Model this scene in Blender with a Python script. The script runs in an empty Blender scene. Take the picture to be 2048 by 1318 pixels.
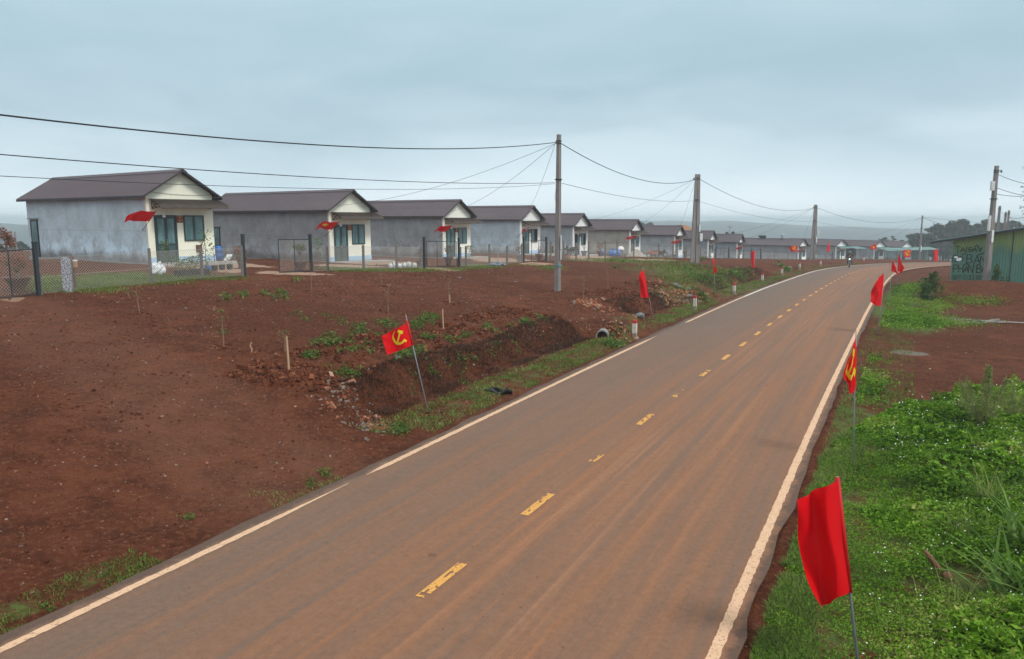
import bpy, math, random
import numpy as np
from mathutils import Vector, Matrix
random.seed(7)
rng = np.random.default_rng(7)
scene = bpy.context.scene
col = scene.collection
R = math.radians
# ------------------------------------------------------------------ camera model
F, CX, CY, HOR, H = 1563.0, 1024.0, 683.0, 438.0, 4.66
TH = math.atan((CY - HOR) / F)
cT, sT = math.cos(TH), math.sin(TH)
def ray(u, v):
    x = (u - CX) / F; y = (v - CY) / F
    return np.array([x, cT - y * sT, -sT - y * cT])
def P(u, v, dep):
    return np.array([0, 0, H]) + ray(u, v) * dep
def atz(u, v, z):
    d = ray(u, v); return np.array([0, 0, H]) + d * ((z - H) / d[2])
cam_d = bpy.data.cameras.new("camera"); cam = bpy.data.objects.new("camera", cam_d); col.objects.link(cam)
cam.location = (0, 0, H); cam.rotation_euler = (math.pi / 2 - TH, 0, 0)
cam_d.sensor_width = 36; cam_d.lens = F / 2048 * 36; cam_d.shift_y = (CY - 659) / 2048
cam_d.clip_start = 0.2; cam_d.clip_end = 12000
scene.camera = cam
# ------------------------------------------------------------------ object helpers
def tag(o, label=None, cat=None, group=None, kind=None):
    if label: o["label"] = label
    if cat: o["category"] = cat
    if group: o["group"] = group
    if kind: o["kind"] = kind
    return o
def thing(name, label, cat, loc=(0, 0, 0), rotz=0.0, group=None):
    o = bpy.data.objects.new(name, None); col.objects.link(o)
    o.empty_display_size = 0.2
    o.location = Vector([float(c) for c in loc]); o.rotation_euler = (0, 0, rotz)
    return tag(o, label, cat, group)
def link(name, me, parent=None, color=None, label=None):
    o = bpy.data.objects.new(name, me); col.objects.link(o)
    if parent: o.parent = parent
    if color: o.color = (*color, 1)
    if label: o["label"] = label
    return o
def copy_tree(o, parent=None):
    c = o.copy(); col.objects.link(c)
    if parent: c.parent = parent
    for ch in list(o.children): copy_tree(ch, c)
    return c
class MB:
    def __init__(s): s.v = []; s.f = []; s.m = []
    def add(s, vs, fs, m=0):
        b = len(s.v); s.v += [tuple(map(float, p)) for p in vs]
        s.f += [tuple(b + i for i in f) for f in fs]; s.m += [m] * len(fs); return s
    def box(s, lo, hi, m=0, M=None):
        x0, y0, z0 = lo; x1, y1, z1 = hi
        vs = [(x0,y0,z0),(x1,y0,z0),(x1,y1,z0),(x0,y1,z0),(x0,y0,z1),(x1,y0,z1),(x1,y1,z1),(x0,y1,z1)]
        if M is not None: vs = [M @ Vector(p) for p in vs]
        return s.add(vs, [(0,3,2,1),(4,5,6,7),(0,1,5,4),(1,2,6,5),(2,3,7,6),(3,0,4,7)], m)
    def tube(s, pts, rad, n=6, m=0, caps=True):
        pts = [Vector([float(c) for c in p]) for p in pts]; k = len(pts)
        rad = [rad] * k if not hasattr(rad, '__len__') else rad
        vs = []; up = None
        for i, p in enumerate(pts):
            t = (pts[min(i + 1, k - 1)] - pts[max(i - 1, 0)])
            t = t.normalized() if t.length > 1e-9 else Vector((0, 0, 1))
            if up is None:
                up = Vector((0, 0, 1)) if abs(t.z) < 0.9 else Vector((1, 0, 0))
            a = t.cross(up); a = a.normalized() if a.length > 1e-6 else t.orthogonal().normalized()
            b = a.cross(t).normalized(); up = b
            for j in range(n):
                w = 2 * math.pi * j / n
                vs.append(p + (a * math.cos(w) + b * math.sin(w)) * rad[i])
        fs = []
        for i in range(k - 1):
            for j in range(n):
                fs.append((i*n+j, i*n+(j+1)%n, (i+1)*n+(j+1)%n, (i+1)*n+j))
        if caps:
            fs.append(tuple(range(n-1, -1, -1))); fs.append(tuple((k-1)*n+j for j in range(n)))
        return s.add(vs, fs, m)
    def lathe(s, prof, n=16, m=0, c=(0, 0, 0)):
        vs = []; k = len(prof)
        for r, z in prof:
            for j in range(n):
                w = 2*math.pi*j/n; vs.append((c[0]+r*math.cos(w), c[1]+r*math.sin(w), c[2]+z))
        fs = [(i*n+j, i*n+(j+1)%n, (i+1)*n+(j+1)%n, (i+1)*n+j) for i in range(k-1) for j in range(n)]
        return s.add(vs, fs, m)
    def prism(s, poly, d, m=0, fn=None):
        """poly: 2-D points; fn(p,t) maps (a,b) and t in 0..1 to 3-D"""
        n = len(poly)
        vs = [fn(p, 0) for p in poly] + [fn(p, 1) for p in poly]
        fs = [tuple(range(n-1, -1, -1)), tuple(range(n, 2*n))] + [(i, (i+1)%n, n+(i+1)%n, n+i) for i in range(n)]
        return s.add(vs, fs, m)
    def sheet(s, fn, nu, nv, off, m=0):
        """closed thin shell: fn(a,b) top surface, off = thickness vector"""
        off = Vector(off)
        top = [Vector(fn(i/nu, j/nv)) for j in range(nv+1) for i in range(nu+1)]
        N = len(top); vs = top + [p + off for p in top]; w = nu + 1; fs = []
        for j in range(nv):
            for i in range(nu):
                a = j*w+i; fs.append((a, a+1, a+w+1, a+w)); fs.append((N+a, N+a+w, N+a+w+1, N+a+1))
        for i in range(nu):
            fs.append((i, N+i, N+i+1, i+1)); a = nv*w+i; fs.append((a, a+1, N+a+1, N+a))
        for j in range(nv):
            a = j*w; fs.append((a, a+w, N+a+w, N+a)); a = j*w+nu; fs.append((a, N+a, N+a+w, a+w))
        return s.add(vs, fs, m)
    def blob(s, c, r, n=10, k=6, jit=0.15, m=0, seed=0, sq=(1, 1, 1)):
        rr = random.Random(seed); vs = [(c[0], c[1], c[2] - r*sq[2])]
        for i in range(1, k):
            ph = math.pi*i/k
            for j in range(n):
                w = 2*math.pi*j/n; q = r*(1+rr.uniform(-jit, jit))
                vs.append((c[0]+q*math.sin(ph)*math.cos(w)*sq[0], c[1]+q*math.sin(ph)*math.sin(w)*sq[1], c[2]-q*math.cos(ph)*sq[2]))
        vs.append((c[0], c[1], c[2]+r*sq[2])); L = len(vs)-1; fs = []
        for j in range(n): fs.append((0, 1+(j+1)%n, 1+j)); fs.append((L, L-n+j, L-n+(j+1)%n))
        for i in range(k-2):
            for j in range(n):
                a = 1+i*n; fs.append((a+j, a+(j+1)%n, a+n+(j+1)%n, a+n+j))
        return s.add(vs, fs, m)
    def mesh(s, name, mats, smooth=False):
        me = bpy.data.meshes.new(name); me.from_pydata(s.v, [], s.f)
        for mt in (mats if isinstance(mats, (list, tuple)) else [mats]): me.materials.append(mt)
        if any(s.m): me.polygons.foreach_set("material_index", s.m)
        if smooth: me.polygons.foreach_set("use_smooth", [True]*len(s.f))
        me.update(); return me
    def build(s, name, mats, parent=None, smooth=False, color=None, label=None):
        return link(name, s.mesh(name, mats, smooth), parent, color, label)
def np_mesh(name, V, Q, mat, tint=None, mi=None, smooth=False, uv=None):
    """fast mesh: V (n,3), Q (m,k) faces; tint per vertex float attribute"""
    V = np.asarray(V, np.float32); Q = np.asarray(Q, np.int32); k = Q.shape[1]
    me = bpy.data.meshes.new(name); me.vertices.add(len(V)); me.vertices.foreach_set("co", V.ravel())
    me.loops.add(Q.size); me.loops.foreach_set("vertex_index", Q.ravel())
    me.polygons.add(len(Q)); me.polygons.foreach_set("loop_start", np.arange(0, Q.size, k, dtype=np.int32))
    try: me.polygons.foreach_set("loop_total", np.full(len(Q), k, np.int32))
    except Exception: pass
    for mt in (mat if isinstance(mat, (list, tuple)) else [mat]): me.materials.append(mt)
    if mi is not None: me.polygons.foreach_set("material_index", np.asarray(mi, np.int32))
    me.polygons.foreach_set("use_smooth", np.full(len(Q), bool(smooth)))
    if tint is not None:
        t = np.asarray(tint, np.float32)
        if t.ndim == 1:
            a = me.attributes.new("tint", 'FLOAT', 'POINT'); a.data.foreach_set("value", t)
        else:
            t4 = np.concatenate([t, np.ones((len(t), 1), np.float32)], 1)
            a = me.attributes.new("mask", 'FLOAT_COLOR', 'POINT'); a.data.foreach_set("color", t4.ravel())
    if uv is not None:
        l = me.uv_layers.new(name="UVMap"); l.data.foreach_set("uv", np.asarray(uv, np.float32)[Q.ravel()].ravel())
    me.update(calc_edges=True); me.validate(); return me
# ------------------------------------------------------------------ numpy noise
_perm = rng.random((256, 256)).astype(np.float32)
def vnoise(x, y):
    xi = np.floor(x).astype(int); yi = np.floor(y).astype(int); fx = x-xi; fy = y-yi
    fx = fx*fx*(3-2*fx); fy = fy*fy*(3-2*fy)
    a = _perm[xi & 255, yi & 255]; b = _perm[(xi+1) & 255, yi & 255]; c = _perm[xi & 255, (yi+1) & 255]; d = _perm[(xi+1) & 255, (yi+1) & 255]
    return (a*(1-fx)+b*fx)*(1-fy)+(c*(1-fx)+d*fx)*fy
def fbm(x, y, o=4, g=0.5):
    t = 0; a = 1; n = 0
    for i in range(o):
        t = t+a*vnoise(x*2**i+17.3*i, y*2**i+9.1*i); n += a; a *= g
    return t/n-0.5
def sstep(a, b, x):
    t = np.clip((x-a)/(b-a), 0, 1); return t*t*(3-2*t)
# ------------------------------------------------------------------ materials
def new_mat(name):
    m = bpy.data.materials.new(name); m.use_nodes = True; nt = m.node_tree
    b = nt.nodes["Principled BSDF"]; return m, nt, b
def nd(nt, t, **kw):
    n = nt.nodes.new(t)
    for k, v in kw.items():
        if k.startswith('i_'):
            key = k[2:]; key = int(key) if key.isdigit() else key.replace('_', ' ')
            n.inputs[key].default_value = v
        else: setattr(n, k, v)
    return n
def mixc(nt, fac, a, b, mode='MIX'):
    n = nt.nodes.new('ShaderNodeMix'); n.data_type = 'RGBA'; n.blend_type = mode
    for key, val in ((0, fac), (6, a), (7, b)):
        if hasattr(val, 'is_linked') or hasattr(val, 'links'): nt.links.new(val, n.inputs[key])
        elif key == 0: n.inputs[0].default_value = val
        else: n.inputs[key].default_value = (*val, 1) if len(val) == 3 else val
    return n.outputs[2]
def math_n(nt, op, a, b=None, c=None, clamp=False):
    n = nt.nodes.new('ShaderNodeMath'); n.operation = op; n.use_clamp = clamp
    for i, val in enumerate((a, b, c)):
        if val is None: continue
        if hasattr(val, 'links'): nt.links.new(val, n.inputs[i])
        else: n.inputs[i].default_value = val
    return n.outputs[0]
def noise_n(nt, vec, scale, detail=4, rough=0.55, dist=0.0):
    n = nd(nt, 'ShaderNodeTexNoise'); n.inputs['Scale'].default_value = scale
    n.inputs['Detail'].default_value = detail; n.inputs['Roughness'].default_value = rough; n.inputs['Distortion'].default_value = dist
    if vec is not None: nt.links.new(vec, n.inputs['Vector'])
    return n.outputs['Fac']
def ramp(nt, fac, stops):
    n = nt.nodes.new('ShaderNodeValToRGB'); cr = n.color_ramp
    while len(cr.elements) > 1: cr.elements.remove(cr.elements[-1])
    for i, (p, c) in enumerate(stops):
        e = cr.elements[0] if i == 0 else cr.elements.new(p)
        e.position = p; c = (c, c, c) if not hasattr(c, '__len__') else c; e.color = (*c, 1)
    nt.links.new(fac, n.inputs[0]); return n.outputs[0]
def mapv(nt, vec, sc=(1, 1, 1), loc=(0, 0, 0), rot=(0, 0, 0)):
    n = nt.nodes.new('ShaderNodeMapping'); n.inputs['Scale'].default_value = sc; n.inputs['Location'].default_value = loc; n.inputs['Rotation'].default_value = rot
    nt.links.new(vec, n.inputs['Vector']); return n.outputs[0]
def bump(nt, b, hgt, strength=0.4, dist=0.02):
    n = nt.nodes.new('ShaderNodeBump'); n.inputs['Strength'].default_value = strength; n.inputs['Distance'].default_value = dist
    nt.links.new(hgt, n.inputs['Height']); nt.links.new(n.outputs[0], b.inputs['Normal'])
def simple(name, c1, c2=None, scale=6, rough=0.7, metal=0.0, bmp=0.0, stretch=(1, 1, 1), use_objcol=False, spec=0.3, coord='Object', jitter=True):
    m, nt, b = new_mat(name); tc = nd(nt, 'ShaderNodeTexCoord'); vec = tc.outputs[coord]
    if jitter and coord == 'Object':
        oi = nd(nt, 'ShaderNodeObjectInfo'); va = nd(nt, 'ShaderNodeVectorMath', operation='ADD')
        mu = math_n(nt, 'MULTIPLY', oi.outputs['Random'], 57.0)
        nt.links.new(vec, va.inputs[0]); nt.links.new(mu, va.inputs[1]); vec = va.outputs[0]
    v2 = mapv(nt, vec, stretch); f = noise_n(nt, v2, scale, 5, 0.6)
    f2 = ramp(nt, f, [(0.3, 0.0), (0.7, 1.0)])
    c2 = c2 or tuple(min(1, c*1.25) for c in c1)
    out = mixc(nt, f2, c1, c2)
    if use_objcol:
        oi2 = nd(nt, 'ShaderNodeObjectInfo'); out = mixc(nt, 1.0, out, oi2.outputs['Color'], 'MULTIPLY')
    nt.links.new(out, b.inputs['Base Color']); b.inputs['Roughness'].default_value = rough; b.inputs['Metallic'].default_value = metal
    b.inputs['Specular IOR Level'].default_value = spec
    if bmp: bump(nt, b, noise_n(nt, v2, scale*4, 4), bmp, 0.02)
    return m
def tintmat(name, stops, rough=0.7, trans=0.0, spec=0.2):
    """leaf material: colour picked by the per-leaf 'tint' attribute"""
    m, nt, b = new_mat(name); a = nd(nt, 'ShaderNodeAttribute', attribute_name='tint')
    c = ramp(nt, a.outputs['Fac'], stops); nt.links.new(c, b.inputs['Base Color']); b.inputs['Roughness'].default_value = rough
    b.inputs['Specular IOR Level'].default_value = spec
    if trans:
        t = nd(nt, 'ShaderNodeBsdfTranslucent'); nt.links.new(c, t.inputs['Color'])
        mx = nd(nt, 'ShaderNodeMixShader'); mx.inputs[0].default_value = trans
        o = nt.nodes['Material Output']; nt.links.new(b.outputs[0], mx.inputs[1]); nt.links.new(t.outputs[0], mx.inputs[2]); nt.links.new(mx.outputs[0], o.inputs['Surface'])
    return m
# ------------------------------------------------------------------ road line and terrain
_C = [(-.89,9.49,0),(1.76,14.9,.01),(4.42,20.26,.04),(7.12,25.61,.06),(9.83,30.97,.08),(12.55,36.32,.08),(15.25,41.67,.07),(18.02,47,.05),(20.74,52.32,0),(23.53,57.65,-.09),(26.3,62.98,-.17),(29.13,68.27,-.25),(31.98,73.54,-.33),(35.02,78.71,-.44),(38.28,83.75,-.57),(41.76,88.63,-.72),(45.6,93.4,-.86),(50.3,98.4,-1.0),(57.5,105.0,-1.25),(66.5,111.5,-1.55),(77,117.5,-2.1),(90,123,-3.0),(120,132,-5),(170,143,-8),(260,158,-12)]
_C = [(-.89-.445*k, 9.49-.896*k, 0) for k in (40, 30, 20, 10)] + _C
_C = np.array(_C, float)
_ch = np.r_[0, np.cumsum(np.linalg.norm(np.diff(_C[:, :2], axis=0), axis=1))]
_S = np.arange(0, _ch[-1], 0.5)
RC = np.stack([np.interp(_S, _ch, _C[:, i]) for i in range(3)], 1)
_k = np.exp(-0.5*(np.arange(-16, 17)/6.0)**2); _k /= _k.sum()
_pad = np.concatenate([np.repeat(RC[:1], 16, 0)+(RC[0]-RC[1])*np.arange(16, 0, -1)[:, None], RC, np.repeat(RC[-1:], 16, 0)+(RC[-1]-RC[-2])*np.arange(1, 17)[:, None]])
RC = np.stack([np.convolve(_pad[:, i], _k, 'valid') for i in range(3)], 1)
S_ARR = np.r_[0, np.cumsum(np.linalg.norm(np.diff(RC[:, :2], axis=0), axis=1))]-40.0     # s = 0 at the first dash
_T = np.gradient(RC[:, :2], axis=0); _T /= np.linalg.norm(_T, axis=1)[:, None]
_N = np.stack([-_T[:, 1], _T[:, 0]], 1)                                                  # left normal
def road_sd(x, y):
    x = np.atleast_1d(np.asarray(x, float)); y = np.atleast_1d(np.asarray(y, float)); n = len(x)
    s = np.empty(n); d = np.empty(n); z = np.empty(n)
    A = RC[:, :2].astype(np.float32)
    for i in range(0, n, 20000):
        X = np.stack([x[i:i+20000], y[i:i+20000]], 1).astype(np.float32)
        D = (X**2).sum(1)[:, None]-2*X@A.T+(A**2).sum(1)[None]
        j = D.argmin(1); dv = X-A[j]; tt = (dv*_T[j]).sum(1)
        s[i:i+20000] = S_ARR[j]+tt; d[i:i+20000] = (dv*_N[j]).sum(1); z[i:i+20000] = np.interp(S_ARR[j]+tt, S_ARR, RC[:, 2])
    return s, d, z
def road_xyz(s, d, dz=0.0):
    s = np.asarray(s, float)
    x = np.interp(s, S_ARR, RC[:, 0]); y = np.interp(s, S_ARR, RC[:, 1]); z = np.interp(s, S_ARR, RC[:, 2])
    nx = np.interp(s, S_ARR, _N[:, 0]); ny = np.interp(s, S_ARR, _N[:, 1])
    return np.stack([x+nx*d, y+ny*d, z+dz+0.03*(1-np.abs(d)/4)+0*s], -1)
# houses: facade centre (u, base v), depth, facade azimuth in degrees
HOUSES = [(367,524,41.5,36),(702,521,53.8,35.6),(914,513.5,66.5,34),(1060,507,79.2,33.5),(1160,509,92,32),(1269,510,106,31.2),(1356,515,118,30.6),(1421,519.5,129.5,30),(1478,521.5,141,30.5),(1603,524,163,45),(1680,521.8,175,57),(1757,521,190,63),(1811,520.5,199,64)]
HW, HL, HE, HP = 3.75, 13.5, 3.55, 4.7
HB = []
for (u, v, dep, az) in HOUSES:
    p = P(u, v, dep); a = R(az); xd = np.array([math.sin(a), math.cos(a), 0]); bd = np.array([-math.cos(a), math.sin(a), 0])
    HB.append((p-xd*HW/2, p, xd, bd, az))
FL = np.array([(-22.5,16.5),(-16.9,26.8),(-10.8,37.9),(-4.5,49.2),(1.7,58.8),(8.0,71),(15,85.5),(22.8,99),(31,111.5),(39,123),(52,141),(64,153),(80,164),(95,175)], float)
_ctl = []
def ctl(x, y, z): _ctl.append((x, y, z))
for s in np.arange(-36, 185, 9):
    rise = float(np.interp(s, [-40, 62, 105, 150], [1, 1, .22, 0]))
    low = float(np.interp(s, [2, 7], [0, 1]))
    for d, h in ((4.4, -.06), (7.4, (.45+.47*low)*rise), (10.5, (.92+.23*low)*rise), (-4.4, -.06)):
        q = road_xyz(s, d)[...]; ctl(q[0], q[1], q[2]+h-.03)
    if s < 50:
        for d, h in ((-8, -.18), (-14, -.22)):
            q = road_xyz(s, d); ctl(q[0], q[1], q[2]+h)
for s, d, z in ((-30, 24, 2.0), (-18, 26, 2.05), (-8, 26, 2.1), (-30, 45, 2.2), (-10, 45, 2.3)):
    q = road_xyz(s, d); ctl(q[0], q[1], z)
for (c0, p, xd, bd, az) in HB:
    ctl(p[0], p[1], p[2]-.12); q = p+bd*9; ctl(q[0], q[1], p[2]-.1); q = p+bd*18; ctl(q[0], q[1], p[2]-.4)
for x, y, z in ((-16.9,26.8,2.02),(-10.8,37.9,2.12),(-4.5,49.2,1.62),(1.7,58.8,1.48)): ctl(x, y, z)
POLES = {}
for k, (u, v, dep) in dict(p1=(1115,582,38.8), p2=(1389,527,67), p3=(1625,523,104.7), p4=(1838,521,131.7), r1=(1972,562,52)).items():
    POLES[k] = P(u, v, dep); ctl(*POLES[k])
for u, v, dep in ((1177,515,74),(1234,513,82),(1300,517,88),(1420,520,108),(1540,521.5,125)): q = P(u, v, dep); ctl(*q)
for u, v, dep in ((1902,562.5,54),(1960,564,52.5),(2040,566,51),(2120,568,50)): q = P(u, v, dep); ctl(*q)
for u, v, dep in ((1890,568,49.5),(1960,572.5,48),(2040,575,47)): q = P(u, v, dep); ctl(q[0], q[1], q[2])
for x, y, z in ((45,20,-.1),(40,32,-.15),(70,35,.2),(70,60,.6),(60,85,-.2),(90,95,-1.5),(75,110,-2.0),(110,120,-4.2),(130,160,-7),(150,195,-8),(-60,30,2.2),(-60,80,1.5),(-30,120,-.5),(20,180,-6),(60,215,-8),(120,215,-8),(-70,150,-3)): ctl(x, y, z)
_ctl = np.array(_ctl); _n = len(_ctl); _sc = 50.0
def _phi(r2): return 0.5*r2*np.log(r2+1e-9)
_d2 = ((_ctl[:, None, :2]-_ctl[None, :, :2])**2).sum(-1)/_sc**2
_A = np.zeros((_n+3, _n+3)); _A[:_n, :_n] = _phi(_d2)+np.eye(_n)*4e-5; _A[:_n, _n] = 1; _A[:_n, _n+1:] = _ctl[:, :2]/_sc; _A[_n:, :_n] = _A[:_n, _n:].T
_w = np.linalg.solve(_A, np.r_[_ctl[:, 2], 0, 0, 0])
def tps(x, y):
    out = np.empty(len(x))
    for i in range(0, len(x), 20000):
        X = x[i:i+20000]/_sc; Y = y[i:i+20000]/_sc
        r2 = (X[:, None]-_ctl[None, :, 0]/_sc)**2+(Y[:, None]-_ctl[None, :, 1]/_sc)**2
        out[i:i+20000] = _phi(r2)@_w[:_n]+_w[_n]+_w[_n+1]*X+_w[_n+2]*Y
    return out
def far_z(x, y):
    r = np.hypot(x, y); az = np.arctan2(x, y)
    base = -8-30*sstep(200, 900, r)
    hill = sstep(500, 1250, r)*(33+40*fbm(az*5+3, az*0+2.2, 4))*(1-.5*sstep(1400, 2600, r)) + 10*fbm(x/300, y/300, 4)*sstep(300, 900, r)
    rise = 0*r
    return base+hill+rise
PIPES = [(20.75, 5.6, .62), (34.8, 5.8, .50), (73.5, 6.1, .40)]
DITCH = [(5.5, 21.0), (25.5, 35.3), (41.5, 62), (68, 75.5)]
TRK = np.array([(-24, 31), (-16.5, 25.0), (-10.5, 19.5), (-6.2, 15.6), (-3.6, 13.2)], float)
def track_near(x, y):
    """distance to the worn vehicle track that crosses the near left field, and its strength"""
    best = np.full(len(x), 99.0)
    for a, b in zip(TRK[:-1], TRK[1:]):
        d = b-a; L = np.hypot(*d); d = d/L; t = np.clip((x-a[0])*d[0]+(y-a[1])*d[1], 0, L); best = np.minimum(best, np.hypot(x-a[0]-d[0]*t, y-a[1]-d[1]*t))
    w = 1.9+.8*fbm(x*.4, y*.4, 3); return best, 1-sstep(w*.55, w*1.25, best)
def zf(x, y, detail=True):
    x = np.atleast_1d(np.asarray(x, float)); y = np.atleast_1d(np.asarray(y, float)); r = np.hypot(x, y)
    z = far_z(x, y); near = r < 340
    if near.any():
        xn, yn = x[near], y[near]; s, d, zr = road_sd(xn, yn); t = tps(xn, yn)
        # drainage ditch on the left of the road
        dm = np.zeros_like(s)
        for a, b in DITCH: dm = np.maximum(dm, sstep(a-.6, a+.9, s)*(1-sstep(b-.9, b+.3, s)))
        wob = 0.35*fbm(s*.35, d*0+5, 3)
        prof = np.interp(d+wob, [4.5, 5.2, 5.65, 6.9, 7.6, 9.5], [.0, -.30, -.42, .80, 1.10, 3.0])+zr
        dit = np.where((d > 4.0) & (d < 13), np.minimum(t, prof), t)
        t = t*(1-dm)+dit*dm
        for sp, dp, hp in PIPES: t = np.maximum(t, np.where((d > 4.2) & (d < 9), zr+hp*np.exp(-((s-sp-1.95)/1.72)**8-((d-dp)/1.5)**4), -99))
        if detail:
            am = sstep(4.2, 6.5, np.abs(d))
            yard = sstep(26, 30, d)
            tb, tk = track_near(xn, yn); t = t-am*tk*(.045*np.exp(-((tb-.72)/.17)**2)+.02)
            t = t+am*(0.16*fbm(xn*.22, yn*.22, 3)+(1-.6*yard)*(1-.55*tk)*(0.10*fbm(xn*1.1, yn*1.1, 4)+.055*fbm(xn*4.2, yn*4.2, 3)))
            cl = am*dm*sstep(5.6, 6.6, d)*(1-sstep(9.0, 11.0, d)); t = t+cl*.22*fbm(xn*3.1, yn*3.1, 4, .65)
        rd = zr-.07+0.03*(1-np.minimum(np.abs(d), 4)/4)
        w = sstep(3.95, 4.9, np.abs(d)); t = rd*(1-w)+t*w
        w2 = sstep(215, 330, r[near]); z[near] = t*(1-w2)+z[near]*w2
    return z
_tt = np.exp(np.linspace(math.log(4), math.log(330), 900))
def G(u, v, dep=None):
    """the point of the ground seen at a pixel"""
    d = ray(u, v); pts = np.array([0, 0, H])[None]+_tt[:, None]*d[None]
    g = zf(pts[:, 0], pts[:, 1]); k = np.where(pts[:, 2] < g)[0]
    if len(k) == 0: return P(u, v, dep or 100)
    i = k[0]
    a = pts[i-1, 2]-g[i-1]; b = g[i]-pts[i, 2]; t = _tt[i-1]+(_tt[i]-_tt[i-1])*a/max(a+b, 1e-9)
    q = np.array([0, 0, H])+d*t; return q
def gz(x, y): return float(zf([x], [y])[0])
def on_fl(u):
    """where the viewing direction of column u crosses the fence line"""
    k = (u-CX)/F/1.0
    for i in range(len(FL)-1):
        a, b = FL[i], FL[i+1]; c = cT+0.1*sT
        fa = a[0]-k*a[1]/c; fb = b[0]-k*b[1]/c
        if fa*fb <= 0: t = fa/(fa-fb); q = a+(b-a)*t; return np.array([q[0], q[1]])
    return FL[-1]
# ------------------------------------------------------------------ materials of the setting
def soil_material():
    m, nt, b = new_mat('red_soil'); tc = nd(nt, 'ShaderNodeTexCoord'); ob = tc.outputs['Object']
    n1 = noise_n(nt, ob, 0.18, 4, .6); n2 = noise_n(nt, ob, 1.3, 6, .62); n3 = noise_n(nt, ob, 9, 5, .65); n4 = noise_n(nt, ob, 38, 3, .6)
    c = mixc(nt, ramp(nt, n1, [(.40, 0), (.60, 1)]), (.088, .0230, .0086), (.150, .048, .0225))
    c = mixc(nt, ramp(nt, n2, [(.38, 0), (.62, 1)]), c, (.070, .0200, .0083))
    c = mixc(nt, math_n(nt, 'MULTIPLY', ramp(nt, n3, [(.48, 0), (.64, 1)]), .75), c, (.165, .059, .029))
    c = mixc(nt, math_n(nt, 'MULTIPLY', ramp(nt, n4, [(.30, 1), (.48, 0)]), .8), c, (.030, .010, .006))
    # small chips: stones, brick crumbs, straw
    vo = nd(nt, 'ShaderNodeTexVoronoi', feature='F1'); vo.inputs['Scale'].default_value = 11; nt.links.new(ob, vo.inputs['Vector'])
    sel = math_n(nt, 'GREATER_THAN', nd_sep(nt, vo.outputs['Color'], 0), .80); near = math_n(nt, 'LESS_THAN', vo.outputs['Distance'], .20)
    chip = math_n(nt, 'MULTIPLY', sel, near)
    cc = ramp(nt, nd_sep(nt, vo.outputs['Color'], 1), [(0, (.22, .10, .06)), (.45, (.25, .17, .13)), (.72, (.30, .20, .14)), (.86, (.36, .11, .05)), (1, (.10, .06, .05))])
    c = mixc(nt, math_n(nt, 'MULTIPLY', chip, .6), c, cc)
    at = nd(nt, 'ShaderNodeAttribute', attribute_name='mask'); sp = nt.nodes.new('ShaderNodeSeparateColor'); nt.links.new(at.outputs['Color'], sp.inputs[0])
    gn = math_n(nt, 'ADD', noise_n(nt, ob, 2.2, 6, .7), math_n(nt, 'MULTIPLY', noise_n(nt, ob, 16, 3, .6), .35))
    gfac = ramp(nt, math_n(nt, 'ADD', math_n(nt, 'SUBTRACT', sp.outputs[0], 1.0), gn), [(.22, 0), (.42, 1)])
    gc = mixc(nt, noise_n(nt, ob, 7, 4), (.045, .075, .016), (.13, .16, .045))
    c = mixc(nt, gfac, c, gc)
    cf = ramp(nt, math_n(nt, 'ADD', math_n(nt, 'SUBTRACT', sp.outputs[1], .5), math_n(nt, 'MULTIPLY', n2, .6)), [(.22, 0), (.34, 1)])
    c = mixc(nt, cf, c, mixc(nt, n3, (.30, .19, .13), (.44, .30, .22)))
    gf = ramp(nt, math_n(nt, 'ADD', math_n(nt, 'SUBTRACT', sp.outputs[2], .5), math_n(nt, 'MULTIPLY', n2, .7)), [(.25, 0), (.42, 1)])
    c = mixc(nt, gf, c, mixc(nt, n3, (.10, .075, .055), (.25, .235, .205)))
    # far land: forest
    geo = nd(nt, 'ShaderNodeNewGeometry'); ln = nd(nt, 'ShaderNodeVectorMath', operation='LENGTH'); nt.links.new(geo.outputs['Position'], ln.inputs[0])
    ff = nt.nodes.new('ShaderNodeMapRange'); ff.inputs[1].default_value = 230; ff.inputs[2].default_value = 300; nt.links.new(ln.outputs['Value'], ff.inputs[0])
    fc = mixc(nt, noise_n(nt, ob, .02, 6, .7), (.030, .045, .048), (.055, .075, .075))
    c = mixc(nt, ff.outputs[0], c, fc)
    tr = nd(nt, 'ShaderNodeAttribute', attribute_name='track'); tf = math_n(nt, 'MULTIPLY', tr.outputs['Fac'], ramp(nt, noise_n(nt, ob, .9, 5, .65), [(.30, .25), (.6, 1)])); c = mixc(nt, math_n(nt, 'MULTIPLY', tf, .5), c, mixc(nt, n3, (.115, .048, .028), (.215, .098, .062)))
    nt.links.new(c, b.inputs['Base Color']); b.inputs['Roughness'].default_value = .95; b.inputs['Specular IOR Level'].default_value = .12
    hh = math_n(nt, 'ADD', math_n(nt, 'MULTIPLY', n3, 1.0), math_n(nt, 'ADD', math_n(nt, 'MULTIPLY', n4, .45), math_n(nt, 'MULTIPLY', chip, .25)))
    bump(nt, b, hh, 1.0, .085)
    return m
def nd_sep(nt, colr, i):
    s = nt.nodes.new('ShaderNodeSeparateColor'); nt.links.new(colr, s.inputs[0]); return s.outputs[i]
SOIL = soil_material()
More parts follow.
